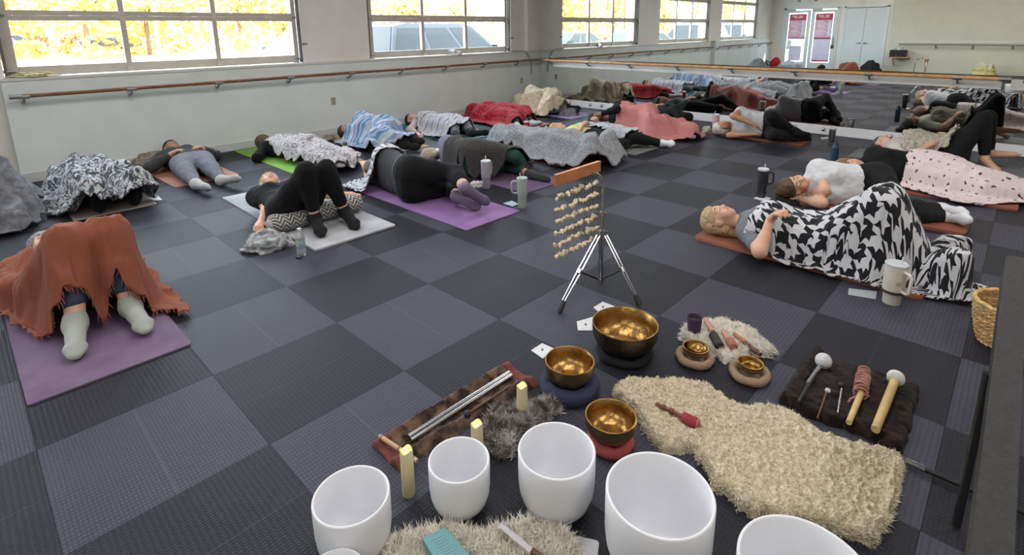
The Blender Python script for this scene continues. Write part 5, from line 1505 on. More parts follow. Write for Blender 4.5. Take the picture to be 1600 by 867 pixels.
blanket('blanket', 'red and black plaid blanket', 'blanket', ['P9'], [(4.82, 1.46), (5.15, 1.66), (5.55, 1.50)], [(4.66, 0.50), (4.76, 0.20), (4.98, 0.14), (5.30, 0.20), (5.52, 0.34)], uv_mat('red_plaid', plaid), (90, 90), slope=1.6, folds=0.012, ff=6, left=[(4.66, 1.0)])
blanket('blanket', 'crumpled cream blanket in the corner beside the mirror', 'blanket', ['P10'], [(6.0, 1.48), (6.30, 1.66), (6.85, 1.56)], [(5.74, 0.72), (5.92, 0.44), (6.30, 0.34), (6.80, 0.44)], BEIGE, (100, 100), slope=2.0, folds=0.05, ff=8, left=[(5.80, 1.15)])
blanket('shawl', 'black and white striped shawl over the shoulder of the sleeper in black leggings', 'shawl', ['P11'], [(1.30, -0.78), (1.60, -0.70), (2.0, -0.74)], [(1.30, -1.16), (1.60, -1.28), (2.0, -1.20)], uv_mat('striped_shawl', stripes([(0.55, 0.56, 0.60), (0.60, 0.61, 0.64), (0.10, 0.10, 0.13), (0.50, 0.51, 0.55)], 13.0, 0, 0.05)), (60, 50), slope=2.2, folds=0.014, ff=12, thick=0.006)
blanket('throw', 'charcoal plush throw over the hips of the sleeper in green trousers', 'blanket', ['P12'], [(2.26, -1.14), (2.50, -1.10), (2.98, -1.08)], [(2.28, -1.60), (2.45, -1.76), (2.70, -1.84), (3.02, -1.82)], CHAR, (70, 70), slope=3.2, folds=0.008, ff=5)
blanket('blanket', 'long grey fuzzy blanket covering a sleeper from head to foot', 'blanket', ['P13'], [(3.44, -0.45), (3.75, -0.32), (4.15, -0.42)], [(3.30, -1.80), (3.33, -2.16), (3.50, -2.30), (3.80, -2.36), (4.14, -2.26)], FUZZY, (110, 120), slope=1.5, folds=0.03, ff=8, thick=0.014, left=[(3.40, -1.1)], right=[(4.20, -1.2)])
blanket('blanket', 'silver grey blanket across the lap of the sleeper in yellow', 'blanket', ['P14'], [(4.56, -1.32), (4.72, -1.24), (5.02, -1.22)], [(4.56, -1.90), (4.70, -2.02), (5.08, -1.98)], SILVERB, (70, 70), slope=2.0, folds=0.022, ff=9)
blanket('blanket', 'dusty pink blanket around the sleeper in the black hooded top', 'blanket', ['P15'], [(5.52, -1.20), (5.76, -1.16), (6.10, -1.14)], [(5.30, -1.86), (5.38, -2.16), (5.62, -2.36), (5.90, -2.42), (6.12, -2.30)], PINK, (90, 90), slope=2.0, folds=0.026, ff=8, left=[(5.34, -1.55)])
blanket('shawl', 'ruffled cream knitted shawl on the belly of the knees-up sleeper', 'shawl', ['P18'], [(5.98, -4.62), (6.25, -4.58), (6.50, -4.62)], [(6.02, -5.00), (6.25, -5.06), (6.50, -5.0)], fleece('ruffled_knit', (0.44, 0.40, 0.32), (0.62, 0.58, 0.50), 40, 0.9), (70, 60), slope=2.4, folds=0.045, ff=16)
blanket('blanket', 'pale pink wrap printed with small dark sprigs, over the sleeper in the black sleeveless top', 'blanket', ['P19'], [(4.78, -4.80), (5.12, -4.80), (5.45, -4.74)], [(4.58, -5.24), (4.66, -5.42), (4.85, -5.62), (5.05, -5.95), (5.40, -5.95)], uv_mat('sprig_print', sprigs), (130, 130), slope=1.7, blur=5, folds=0.014, ff=7, left=[(4.70, -5.0)])
blanket('blanket', 'black and white houndstooth blanket', 'blanket', ['P21'], [(2.33, -4.30), (2.58, -4.30), (2.92, -4.22)], [(2.40, -5.30), (2.43, -5.46), (2.56, -5.54), (2.69, -5.54), (2.76, -5.42), (2.95, -5.20)], uv_mat('houndstooth', hound), (150, 160), slope=5.0, blur=3, folds=0.014, ff=7, cell=0.012, thick=0.008, left=[(2.30, -4.45), (2.31, -4.75), (2.34, -5.0)], right=[(3.0, -4.7)])

# ================================================================ sound instruments and small things
crystal = mat('frosted_quartz', (0.74, 0.75, 0.79), 0.35, 0.02, 6, sss=0.25)
def bronze_mat(name, c1, c2, rough):
    m, nt, b = _nodes(name)
    nz = node(nt, 'ShaderNodeTexNoise', {'Vector': coord(nt), 'Scale': 14.0, 'Detail': 5.0})
    nt.links.new(mix(nt, node(nt, 'ShaderNodeMapRange', {0: nz.outputs[0], 1: 0.35, 2: 0.65}).outputs[0], c1, c2), b.inputs['Base Color'])
    b.inputs['Metallic'].default_value = 1.0
    b.inputs['Roughness'].default_value = rough
    vo = node(nt, 'ShaderNodeTexVoronoi', {'Vector': coord(nt), 'Scale': 45.0})
    add_bump(nt, b, vo.outputs['Distance'], 0.22, 0.006)
    return m

bronze_in = bronze_mat('bronze_polished', (0.26, 0.145, 0.045), (0.40, 0.24, 0.085), 0.30)
bronze_out = bronze_mat('bronze_aged', (0.27, 0.18, 0.09), (0.46, 0.33, 0.18), 0.36)
bronze_dark = bronze_mat('bronze_dark', (0.07, 0.06, 0.05), (0.14, 0.11, 0.08), 0.42)

def crystal_bowl(x, y, r, h, label):
    t = 0.006 + r * 0.02
    out = [(r * 0.30, 0.0), (r * 0.52, 0.008), (r * 0.72, h * 0.07), (r * 0.87, h * 0.17), (r * 0.96, h * 0.32), (r * 0.995, h * 0.5), (r, h * 0.75), (r, h - 0.004), (r - t * 0.3, h), (r - t * 0.7, h), (r - t, h - 0.004)]
    inn = [(r - t, h * 0.5), (r * 0.96 - t, h * 0.32), (r * 0.86 - t, h * 0.19), (r * 0.70 - t, h * 0.11), (r * 0.45, h * 0.085), (0.001, h * 0.08)]
    o = MB().lathe(out + inn, 64).build('crystal_singing_bowl', crystal, angle=60)
    o.location = (x, y, 0.001)
    return set_props(o, label, 'singing bowl')

crystal_bowl(-0.610, -4.275, 0.1105, 0.195, 'frosted white crystal bowl in front of the tallest candle, left end of the arc')
crystal_bowl(-0.297, -4.391, 0.098, 0.181, 'smallest whole white crystal bowl, between two candles')
crystal_bowl(-0.082, -4.616, 0.123, 0.214, 'white crystal bowl beside the red cushioned bronze bowl')
crystal_bowl(-0.048, -4.955, 0.148, 0.258, 'large white crystal bowl beside the cream sheepskin')
crystal_bowl(0.005, -5.315, 0.155, 0.240, 'widest white crystal bowl at the lower edge, below the cream sheepskin')
crystal_bowl(-0.745, -4.41, 0.082, 0.130, 'white crystal bowl cut off at the lower edge, in front of the leftmost one')

def metal_bowl(x, y, z0, r, h, mo, label, flare=0.0):
    root = empty('bronze_singing_bowl', (x, y, z0), label=label, cat='singing bowl')
    out = [(0.002, 0.0), (r * 0.45, 0.002), (r * 0.68, h * 0.10), (r * 0.88, h * 0.32), (r * 0.985, h * 0.60), (r * 1.0, h * 0.85), (r, h)]
    t = 0.004
    MB().lathe(out, 56, cap=False).build('outer_wall', mo, root, angle=70)
    inn = [(r, h), (r - t, h + 0.0015), (r - t * 1.6, h), (r * 0.985 - t, h * 0.62), (r * 0.87 - t, h * 0.36), (r * 0.66 - t, h * 0.14), (r * 0.40, 0.010), (0.002, 0.008)]
    MB().lathe(inn, 56, cap=False).build('inner_wall', bronze_in, root, angle=70)
    return root

def ring_cushion(x, y, R, r, m, label, puff=0.0):
    prof = [(max(0.001, R - 2 * r) , r * 0.35), (R - 1.7 * r, r * 1.5), (R - r, r * 2.0), (R - r * 0.3, r * 1.7), (R, r), (R - r * 0.25, r * 0.3), (R - r, 0.0), (0.001, 0.0)]
    mb = MB().lathe(prof, 40, cap=False)
    mb.v = [(p[0] * (1 + 0.03 * math.sin(7 * math.atan2(p[1], p[0]))), p[1] * (1 + 0.03 * math.sin(5 * math.atan2(p[1], p[0]))), p[2] * (1 + 0.05 * math.sin(9 * math.atan2(p[1], p[0])))) for p in mb.v]
    mb.add([(0, 0, r * 0.4)] + [(max(0.001, R - 2 * r) * math.cos(2 * math.pi * k / 40), max(0.001, R - 2 * r) * math.sin(2 * math.pi * k / 40), r * 0.35) for k in range(40)], [(0, k + 1, (k + 1) % 40 + 1) for k in range(40)])
    o = mb.build('ring_cushion', m, angle=80)
    o.location = (x, y, 0.001)
    return set_props(o, label, 'cushion')

ring_cushion(0.791, -4.322, 0.135, 0.020, cloth('cushion_black', (0.012, 0.012, 0.015)), 'black ring cushion under the largest bronze bowl')
metal_bowl(0.791, -4.322, 0.030, 0.153, 0.134, bronze_dark, 'largest bronze bowl with a dark outside, in front of the tripod')
ring_cushion(0.400, -4.297, 0.128, 0.034, cloth('cushion_blue', (0.035, 0.038, 0.075), folds=0.8), 'dark blue quilted cushion under the middle bronze bowl')
metal_bowl(0.400, -4.297, 0.052, 0.105, 0.097, bronze_out, 'bronze bowl on the dark blue cushion')
ring_cushion(0.257, -4.598, 0.088, 0.023, cloth('cushion_coral', (0.42, 0.085, 0.085), folds=0.8), 'coral red cushion under a bronze bowl')
metal_bowl(0.257, -4.598, 0.040, 0.094, 0.088, bronze_out, 'bronze bowl on the coral red cushion')
tan_felt = cloth('cushion_tan', (0.30, 0.21, 0.14), folds=0.9)
ring_cushion(0.967, -4.593, 0.088, 0.020, tan_felt, 'tan felt cushion below the purple cup')
metal_bowl(0.967, -4.593, 0.034, 0.058, 0.040, bronze_out, 'small bronze bowl on the tan cushion below the purple cup')
ring_cushion(1.017, -4.823, 0.088, 0.020, tan_felt, 'tan felt cushion nearer the brown blanket')
metal_bowl(1.017, -4.823, 0.034, 0.054, 0.039, bronze_out, 'small bronze bowl on the tan cushion nearer the brown blanket')
o = MB().lathe([(0.02, 0), (0.040, 0.010), (0.045, 0.028), (0.044, 0.030), (0.038, 0.012), (0.001, 0.004)], 32, cap=False).build('small_metal_cup', bronze_in, angle=70)
o.location = (0.972, -4.597, 0.043)
set_props(o, 'tiny brass cup nested in the small bronze bowl below the purple cup', 'cup')

wax = mat('ivory_wax', (0.66, 0.58, 0.34), 0.5, 0.04, 10, sss=0.3)
flame_m = mat('flame_glow', (1.0, 0.45, 0.08), 0.5, emit=9.0)
def candle(p, r, h, label):
    root = empty('pillar_candle', (p[0], p[1], 0.001), label=label, cat='candle')
    mb = MB().lathe([(r * 0.96, 0), (r, 0.004), (r * 1.0, h - 0.006), (r * 0.96, h), (r * 0.78, h + 0.001), (r * 0.66, h - 0.008), (r * 0.3, h - 0.014), (0.001, h - 0.015)], 28)
    mb.v = [(x, y, z + (0.004 * math.sin(3 * math.atan2(y, x)) if z > h - 0.007 else 0)) for x, y, z in mb.v]
    mb.build('wax_body', wax, root, angle=50)
    MB().lathe([(0.001, 0), (0.0035, 0.004), (0.0045, 0.010), (0.003, 0.017), (0.0005, 0.024)], 10, c=(0, 0, h - 0.014)).build('flame', flame_m, root)
candle((-0.385, -4.229, 0.000), 0.0215, 0.172, 'tallest ivory candle beside the leftmost whole crystal bowl')
candle((-0.127, -4.289, 0.150), 0.0215, 0.150, 'ivory candle behind the smallest crystal bowl')
candle((0.137, -4.265, 0.150), 0.0215, 0.150, 'ivory candle at the far corner of the fur roll')

# ---- skins and furs
def pelt(name, label, cat, top, bottom, m, n=(120, 70), h=0.035, bump=0.010, bf=40.0, edge=0.10, strands=0, slen=0.03, seed=0.0, profile=None, sm=None, parent=None, z0=0.0, curl=0.0, rim=None, sw=0.0016):
    nu, nv = n
    tu, tv = np.linspace(0, 1, nu), np.linspace(0, 1, nv)
    A, B = poly_eval(top, tu), poly_eval(bottom, tu)
    XY = A[:, None, :] * (1 - tv)[None, :, None] + B[:, None, :] * tv[None, :, None]
    U, V = np.meshgrid(tu, tv, indexing='ij')
    e = np.minimum(np.minimum(U, 1 - U) * 1.3, np.minimum(V, 1 - V))
    rise = np.sqrt(np.clip(e / edge, 0, 1) * (2 - np.clip(e / edge, 0, 1)))
    jit = np.clip(1 - e / 0.05, 0, 1) * 0.006
    XY[..., 0] += jit * 3 * vnoise(XY[..., 0] * 30, XY[..., 1] * 30, 3 + seed)
    XY[..., 1] += jit * 3 * vnoise(XY[..., 0] * 30, XY[..., 1] * 30, 7 + seed)
    x, y = XY[..., 0], XY[..., 1]
    Z = h * rise
    if profile is not None:
        Z = Z * profile(U, V)
    nz = 0.6 * vnoise(x * bf, y * bf, seed) + 0.4 * vnoise(x * bf * 2.3, y * bf * 2.3, seed + 5)
    wl = 1 - 2 * np.abs(vnoise(x * bf * 0.7 + 9, y * bf * 0.7, seed + 2))
    Z = Z + bump * rise * (nz * 2 + wl * 0.8 + 0.5 * vnoise(x * 6, y * 6, seed))
    Z = np.maximum(Z, 0.001) + z0
    v = np.stack([x, y, Z], -1).reshape(-1, 3)
    q = (np.arange(nu - 1)[:, None] * nv + np.arange(nv - 1)[None, :]).ravel()
    q = np.stack([q, q + nv, q + nv + 1, q + 1], 1)
    e1, e2 = v[q[0, 1]] - v[q[0, 0]], v[q[0, 3]] - v[q[0, 0]]
    if np.cross(e1, e2)[2] < 0:
        q = q[:, ::-1]
    o = link_obj(name, np_mesh(name, v, q), m, parent)
    if parent is None:
        set_props(o, label, cat)
    if strands:
        pool = np.nonzero(e.reshape(-1) < rim)[0] if rim else np.arange(len(v))
        k = pool[RNG.integers(0, len(pool), strands)]
        ee = e.reshape(-1)[k]
        p = v[k] + RNG.normal(size=(strands, 3)) * np.array((0.003, 0.003, 0.0)) - np.array((0, 0, 0.004))
        ctr = v[:, :2].mean(0)
        lean = RNG.normal(size=(strands, 2)) * 0.55
        outw = (p[:, :2] - ctr)
        outw /= np.linalg.norm(outw, axis=1)[:, None] + 1e-6
        lean += outw * np.clip(1 - ee / 0.06, 0, 1)[:, None] * 1.3
        d = np.concatenate([lean, np.full((strands, 1), 0.75)], 1)
        d /= np.linalg.norm(d, axis=1)[:, None]
        L = slen * (0.6 + 0.8 * RNG.random((strands, 1)))
        s = np.cross(d, RNG.normal(size=(strands, 3)))
        s /= np.linalg.norm(s, axis=1)[:, None]
        w = sw
        mid = p + d * L * 0.6
        tip = mid + (d + RNG.normal(size=(strands, 3)) * 0.55 - np.array((0, 0, curl))) * L * 0.45
        vv = np.stack([p - s * w, p + s * w, mid + s * w * 0.8, mid - s * w * 0.8, tip], 1).reshape(-1, 3)
        vv[:, 2] = np.maximum(vv[:, 2], 0.001)
        b = np.arange(strands) * 5
        me = np_mesh('wool_fibres', vv, np.stack([b, b + 1, b + 2, b + 3], 1), True, np.stack([b + 3, b + 2, b + 4], 1))
        f = link_obj('wool_fibres', me, sm or m, o)
        f['kind'] = 'stuff'
    return o

wool = fleece('cream_wool', (0.52, 0.43, 0.29), (0.70, 0.62, 0.47), 90, 1.0, dist=0.012)
wool_f = mat('cream_wool_fibre', (0.70, 0.62, 0.46), 0.9, 0.15, 30)
pelt('sheepskin', 'large cream curly sheepskin spread across the floor', 'sheepskin',
     [(0.507, -4.462, 0.020), (0.556, -4.451, 0.030), (0.610, -4.466, 0.030), (0.664, -4.539, 0.030), (0.734, -4.594, 0.030), (0.805, -4.726, 0.030), (0.763, -4.827, 0.030), (0.775, -4.901, 0.030), (0.848, -4.967, 0.030), (0.864, -5.043, 0.030), (0.810, -5.157, 0.030), (0.857, -5.287, 0.030), (0.888, -5.380, 0.030), (0.879, -5.400, 0.020)],
     [(0.492, -4.477, 0.010), (0.457, -4.600, 0.010), (0.380, -4.697, 0.010), (0.354, -4.759, 0.010), (0.429, -4.840, 0.010), (0.387, -4.907, 0.010), (0.332, -4.963, 0.010), (0.309, -5.051, 0.010), (0.318, -5.115, 0.010), (0.370, -5.195, 0.010), (0.427, -5.289, 0.010), (0.440, -5.394, 0.010), (0.564, -5.414, 0.010), (0.717, -5.412, 0.010)],
     wool, (380, 190), 0.042, 0.013, 64.0, 0.06, 9000, 0.012, 1.0, sm=wool_f, curl=0.5, rim=0.025, sw=0.0011)
wool2 = fleece('white_wool', (0.56, 0.51, 0.43), (0.76, 0.72, 0.63), 30, 0.6)
pelt('sheepskin', 'long haired off-white sheepskin at the lower edge under the teal card box', 'sheepskin',
     [(-0.572, -4.368, 0.010), (-0.527, -4.358, 0.020), (-0.490, -4.374, 0.030), (-0.448, -4.395, 0.030), (-0.392, -4.436, 0.030), (-0.364, -4.466, 0.030), (-0.359, -4.505, 0.030), (-0.333, -4.537, 0.030), (-0.284, -4.561, 0.030), (-0.236, -4.590, 0.030), (-0.187, -4.616, 0.030), (-0.168, -4.663, 0.030), (-0.159, -4.723, 0.030), (-0.193, -4.785, 0.020)],
     [(-0.641, -4.467, 0.000), (-0.569, -4.601, 0.000), (-0.464, -4.712, 0.000), (-0.280, -4.851, 0.000)],
     wool2, (150, 80), 0.032, 0.010, 40.0, 0.10, 22000, 0.028, 4.0, sm=mat('white_wool_fibre', (0.80, 0.76, 0.67), 0.85, 0.15, 30))
pelt('sheepskin', 'small white curly fleece under the felt mallets', 'sheepskin',
     [(1.099, -4.465, 0.000), (1.176, -4.437, 0.000), (1.296, -4.475, 0.000), (1.384, -4.536, 0.000), (1.388, -4.602, 0.000), (1.393, -4.685, 0.000), (1.302, -4.780, 0.000), (1.276, -4.842, 0.000)],
     [(1.086, -4.476, 0.000), (1.080, -4.574, 0.000), (1.071, -4.642, 0.000), (1.036, -4.701, 0.000), (1.084, -4.742, 0.000), (1.181, -4.772, 0.000), (1.221, -4.842, 0.000), (1.262, -4.849, -0.000)],
     mat('bright_wool', (0.66, 0.62, 0.55), 0.95, 0.1, 30, 0.8, 160), (90, 50), 0.030, 0.012, 60.0, 0.12, 6000, 0.018, 8.0, sm=mat('bright_wool_fibre', (0.74, 0.70, 0.63), 0.9, 0.1, 30), curl=0.5)
greyfur = fleece('grey_fur', (0.13, 0.105, 0.085), (0.60, 0.56, 0.52), 16, 0.7)
pelt('rabbit_fur', 'small grey and white fur piece behind the crystal bowls', 'fur',
     [(0.013, -4.202, 0.000), (0.097, -4.154, 0.000), (0.143, -4.185, 0.000), (0.164, -4.227, 0.000), (0.222, -4.260, 0.000), (0.264, -4.295, 0.000), (0.275, -4.336, 0.000)],
     [(-0.065, -4.285, 0.000), (-0.077, -4.342, 0.000), (-0.037, -4.369, 0.000), (0.014, -4.354, 0.000), (0.125, -4.322, 0.000), (0.195, -4.353, 0.000), (0.250, -4.348, 0.000)],
     greyfur, (80, 60), 0.028, 0.010, 40.0, 0.14, 9000, 0.026, 12.0, sm=greyfur)

# ---- fur roll with chime bars
def roll_profile(U, V):
    return 0.25 + 0.9 * np.exp(-((V - 0.16) / 0.11) ** 2) + 0.9 * np.exp(-((V - 0.84) / 0.11) ** 2)
pl_a, pl_b, pl_c, pl_d = (-0.353, -3.947, 0.000), (0.348, -3.962, 0.000), (0.339, -4.173, 0.000), (-0.356, -4.127, 0.000)
fr_ = pelt('instrument_roll', 'brown fur instrument roll with rust cloth ends, unrolled behind the candles', 'cloth roll', [lerp3(pl_a, pl_b, 0.08), lerp3(pl_a, pl_b, 0.95)], [lerp3(pl_d, pl_c, 0.08), lerp3(pl_d, pl_c, 0.95)], fleece('brown_fur', (0.035, 0.022, 0.016), (0.19, 0.12, 0.085), 14, 0.8), (150, 60), 0.032, 0.006, 40.0, 0.08, 0, profile=roll_profile)
rust_cloth = cloth('rust_lining', (0.16, 0.05, 0.04), folds=0.9)
pelt('cloth_end', None, None, [pl_a, lerp3(pl_a, pl_b, 0.085)], [pl_d, lerp3(pl_d, pl_c, 0.085)], rust_cloth, (24, 50), 0.026, 0.005, 30.0, 0.08, 0, profile=roll_profile, parent=fr_)
pelt('cloth_end', None, None, [lerp3(pl_a, pl_b, 0.945), pl_b], [lerp3(pl_d, pl_c, 0.945), pl_c], rust_cloth, (24, 50), 0.026, 0.005, 30.0, 0.08, 0, profile=roll_profile, parent=fr_)
pol_alu = mat('polished_aluminium', (0.62, 0.62, 0.64), 0.22, metal=1.0)
for a, b_, lab in (((-0.245, -4.035, 0.024), (0.292, -4.044, 0.024), 'long polished chime bar on the fur roll, farther from the candles'), ((-0.251, -4.058, 0.024), (0.285, -4.065, 0.024), 'long polished chime bar on the fur roll, nearer the candles')):
    set_props(MB().tube([a, b_], 0.0085, 18).build('chime_bar', pol_alu), lab, 'chime bar')
def mallet(name, label, a, b_, r, hm, head_at, head_r, headm, cat='mallet', shape='ball', head_len=0.05, parts=()):
    root = empty(name, a, label=label, cat=cat)
    A, B = Vector(a), Vector(b_)
    d = (B - A).normalized()
    MB().tube([(0, 0, 0), tuple((B - A) * 0.5), tuple(B - A)], [r * 0.9, r, r], 12).build('handle', hm, root)
    H = Vector(head_at) - A
    q = d.to_track_quat('Z', 'Y').to_matrix().to_4x4()
    if shape == 'ball':
        MB().ball(H, head_r, 20, 12).build('head', headm, root)
    elif shape == 'drum':
        MB().lathe([(head_r * 0.80, -head_len / 2), (head_r, -head_len / 2 + 0.005), (head_r, head_len / 2 - 0.005), (head_r * 0.80, head_len / 2)], 24, M=Matrix.Translation(H) @ q).build('head', headm, root)
    elif shape == 'disc':
        MB().lathe([(head_r * 0.7, -head_len / 2), (head_r * 0.95, -head_len / 3), (head_r, 0), (head_r * 0.95, head_len / 3), (head_r * 0.7, head_len / 2)], 28, M=Matrix.Translation(H) @ q).build('head', headm, root)
    for nm, pa, pb, pr, pm in parts:
        MB().tube([tuple(Vector(pa) - A), tuple(Vector(pb) - A)], pr, 12).build(nm, pm, root)
    return root
walnut = mat('walnut', (0.10, 0.045, 0.022), 0.4, 0.25, 20)
pine = mat('pale_pine', (0.55, 0.38, 0.16), 0.5, 0.12, 25)
blk = mat('matt_black', (0.012, 0.012, 0.013), 0.55)
mallet('chime_mallet', 'thin wooden chime mallet with a black ball head on the fur roll', (0.202, -4.135, 0.050), (-0.028, -4.131, 0.050), 0.0045, walnut, (-0.035, -4.132, 0.050), 0.015, blk)
bam = empty('bamboo_stick', (-0.316, -3.952, 0.020), label='short bamboo stick across the near end of the fur roll', cat='stick')
_ba, _bb = Vector((-0.326, -3.968, 0.036)) - Vector(bam.location), Vector((-0.299, -4.162, 0.030)) - Vector(bam.location)
MB().tube([_ba, _bb], [0.0085, 0.0080], 14).build('cane', mat('bamboo', (0.48, 0.30, 0.17), 0.45, 0.15, 12), bam)
for t in (0.05, 0.52, 0.9):
    MB().tube([_ba.lerp(_bb, t), _ba.lerp(_bb, t + 0.02)], 0.0100, 14).build('cane_node', mat('bamboo_node', (0.22, 0.10, 0.06), 0.5), bam)

# ---- mallet with red head on the sheepskin
red_felt = mat('red_suede', (0.26, 0.025, 0.035), 0.85, 0.15, 40, 0.4, 200)
mallet('wooden_mallet', 'turned wooden mallet with a dark red suede head on the cream sheepskin', (0.505, -4.648, 0.062), (0.509, -4.802, 0.062), 0.0085, mat('mahogany', (0.17, 0.05, 0.03), 0.35, 0.2, 30), (0.507, -4.788, 0.062), 0.021, red_felt, shape='drum', head_len=0.060,
       parts=[('turned_ring', (0.506, -4.674, 0.062), (0.506, -4.685, 0.062), 0.011, walnut), ('turned_ring', (0.506, -4.707, 0.062), (0.506, -4.720, 0.062), 0.012, walnut), ('wooden_tip', (0.509, -4.809, 0.062), (0.510, -4.820, 0.062), 0.019, mat('tan_tip', (0.36, 0.17, 0.09), 0.6))])

# ---- felt mallets on the small fleece
cup = empty('purple_cup', (1.144, -4.502, 0.000), label='tapered purple cup standing on the small white fleece', cat='cup')
MB().lathe([(0.026, 0.028), (0.030, 0.030), (0.036, 0.112), (0.037, 0.116), (0.034, 0.116), (0.026, 0.040), (0.001, 0.040)], 28).build('cup_wall', mat('purple_suede', (0.060, 0.030, 0.075), 0.8, 0.15, 40), cup)
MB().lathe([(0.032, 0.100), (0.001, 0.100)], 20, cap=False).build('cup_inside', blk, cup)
copper = mat('copper_rose', (0.50, 0.24, 0.17), 0.35, 0.1, 20)
mallet('felt_mallet', 'black felt mallet with a rose copper end beside the purple cup', (1.252, -4.513, 0.060), (1.168, -4.587, 0.055), 0.013, copper, (1.117, -4.627, 0.050), 0.022, blk, shape='drum', head_len=0.095)
mallet('felt_mallet', 'coral suede mallet in the middle of the small fleece', (1.219, -4.613, 0.055), (1.153, -4.670, 0.052), 0.010, copper, (1.140, -4.691, 0.050), 0.021, mat('coral_suede', (0.36, 0.13, 0.09), 0.85, 0.12, 40), shape='drum', head_len=0.060)
mallet('felt_mallet', 'tan tipped short stick lying behind the coral mallet', (1.238, -4.663, 0.050), (1.200, -4.735, 0.048), 0.009, mat('tan_tip', (0.36, 0.17, 0.09)), (1.207, -4.720, 0.049), 0.0105, mat('tan_tip', (0.36, 0.17, 0.09)), shape='drum', head_len=0.02)
mallet('felt_mallet', 'ribbed dark walnut stick at the end of the small fleece', (1.199, -4.727, 0.045), (1.157, -4.818, 0.040), 0.010, walnut, (1.170, -4.790, 0.042), 0.0125, walnut, shape='drum', head_len=0.03, parts=[('turned_ring', (1.189, -4.748, 0.044), (1.186, -4.757, 0.043), 0.0125, walnut)])
mallet('felt_mallet', 'brown suede mallet head lying between the black and coral mallets', (1.131, -4.631, 0.045), (1.107, -4.650, 0.040), 0.008, walnut, (1.099, -4.654, 0.036), 0.021, mat('brown_suede', (0.16, 0.07, 0.05), 0.9, 0.15, 40), shape='drum', head_len=0.030)

# ---- brown plush cloth with beaters
bp = fleece('brown_plush', (0.008, 0.0055, 0.005), (0.032, 0.020, 0.016), 22, 0.6)
def fold_profile(U, V):
    return 0.75 + 0.5 * np.exp(-((U - 0.06) / 0.05) ** 2) + 0.25 * (V > 0.9)
pelt('plush_cloth', 'folded dark brown plush cloth carrying the beaters', 'cloth', [(1.428, -4.970, 0.030), (1.382, -5.098, 0.030), (1.417, -5.227, 0.030), (1.416, -5.382, 0.030)], [(0.918, -4.974, 0.010), (0.905, -5.087, 0.010), (0.936, -5.246, 0.010), (0.935, -5.399, 0.010)], bp, (150, 90), 0.040, 0.007, 22.0, 0.06, 0, profile=fold_profile, seed=21.0)
fluff = mat('white_fluff', (0.62, 0.62, 0.64), 0.95, 0.12, 60, 0.9, 180)
mallet('gong_beater', 'large fluffy white round beater with a black grip', (0.914, -5.050, 0.050), (1.214, -5.048, 0.058), 0.0075, blk, (1.263, -5.050, 0.062), 0.034, fluff, parts=[('steel_shaft', (1.058, -5.044, 0.054), (1.209, -5.048, 0.058), 0.0085, mat('shaft_grey', (0.16, 0.16, 0.17), 0.4))])
mallet('small_beater', 'slim dark beater with a small white tip', (0.865, -5.132, 0.050), (1.053, -5.116, 0.052), 0.0032, walnut, (1.066, -5.117, 0.053), 0.0105, fluff)
mallet('small_beater', 'slim steel beater with a small black tip', (0.949, -5.181, 0.050), (1.121, -5.155, 0.052), 0.0038, pol_alu, (1.143, -5.147, 0.053), 0.012, blk)
yarn = mallet('yarn_beater', 'wooden beater wrapped in dusty pink yarn', (0.912, -5.226, 0.054), (1.135, -5.221, 0.056), 0.0115, pine, (1.215, -5.211, 0.060), 0.024, mat('pink_yarn', (0.42, 0.20, 0.16), 0.95, 0.2, 60, 0.9, 220), shape='drum', head_len=0.085)
_yo = Vector(yarn.location)
_ya, _yb = Vector((1.113, -5.222, 0.060)) - _yo, Vector((1.313, -5.196, 0.062)) - _yo
_yd = (_yb - _ya).normalized()
_q = _yd.to_track_quat('Z', 'Y')
for k in range(9):
    c = _ya.lerp(_yb, (k + 0.5) / 9)
    rr = 0.0245 if k < 7 else 0.021
    tilt = random.uniform(-0.3, 0.3)
    MB().tube([c + _q @ Vector((rr * math.cos(a), rr * math.sin(a), tilt * rr * math.cos(a))) for a in [2 * math.pi * i / 20 for i in range(20)]], 0.0042, 7, closed=True).build('yarn_wrap', MATS['pink_yarn'], yarn)
for e in ((0.03, -0.02), (-0.035, 0.025)):
    MB().tube([_ya, _ya + Vector((e[0], e[1], -0.01)), _ya + Vector((e[0] * 1.6, e[1] * 1.2, -0.018))], 0.004, 6).build('yarn_tail', MATS['pink_yarn'], yarn)
mallet('drum_beater', 'thick pine beater with a white disc head', (0.934, -5.307, 0.056), (1.306, -5.306, 0.058), 0.0165, pine, (1.336, -5.306, 0.062), 0.033, mat('white_felt', (0.70, 0.70, 0.68), 0.85, 0.05, 30), shape='disc', head_len=0.030)

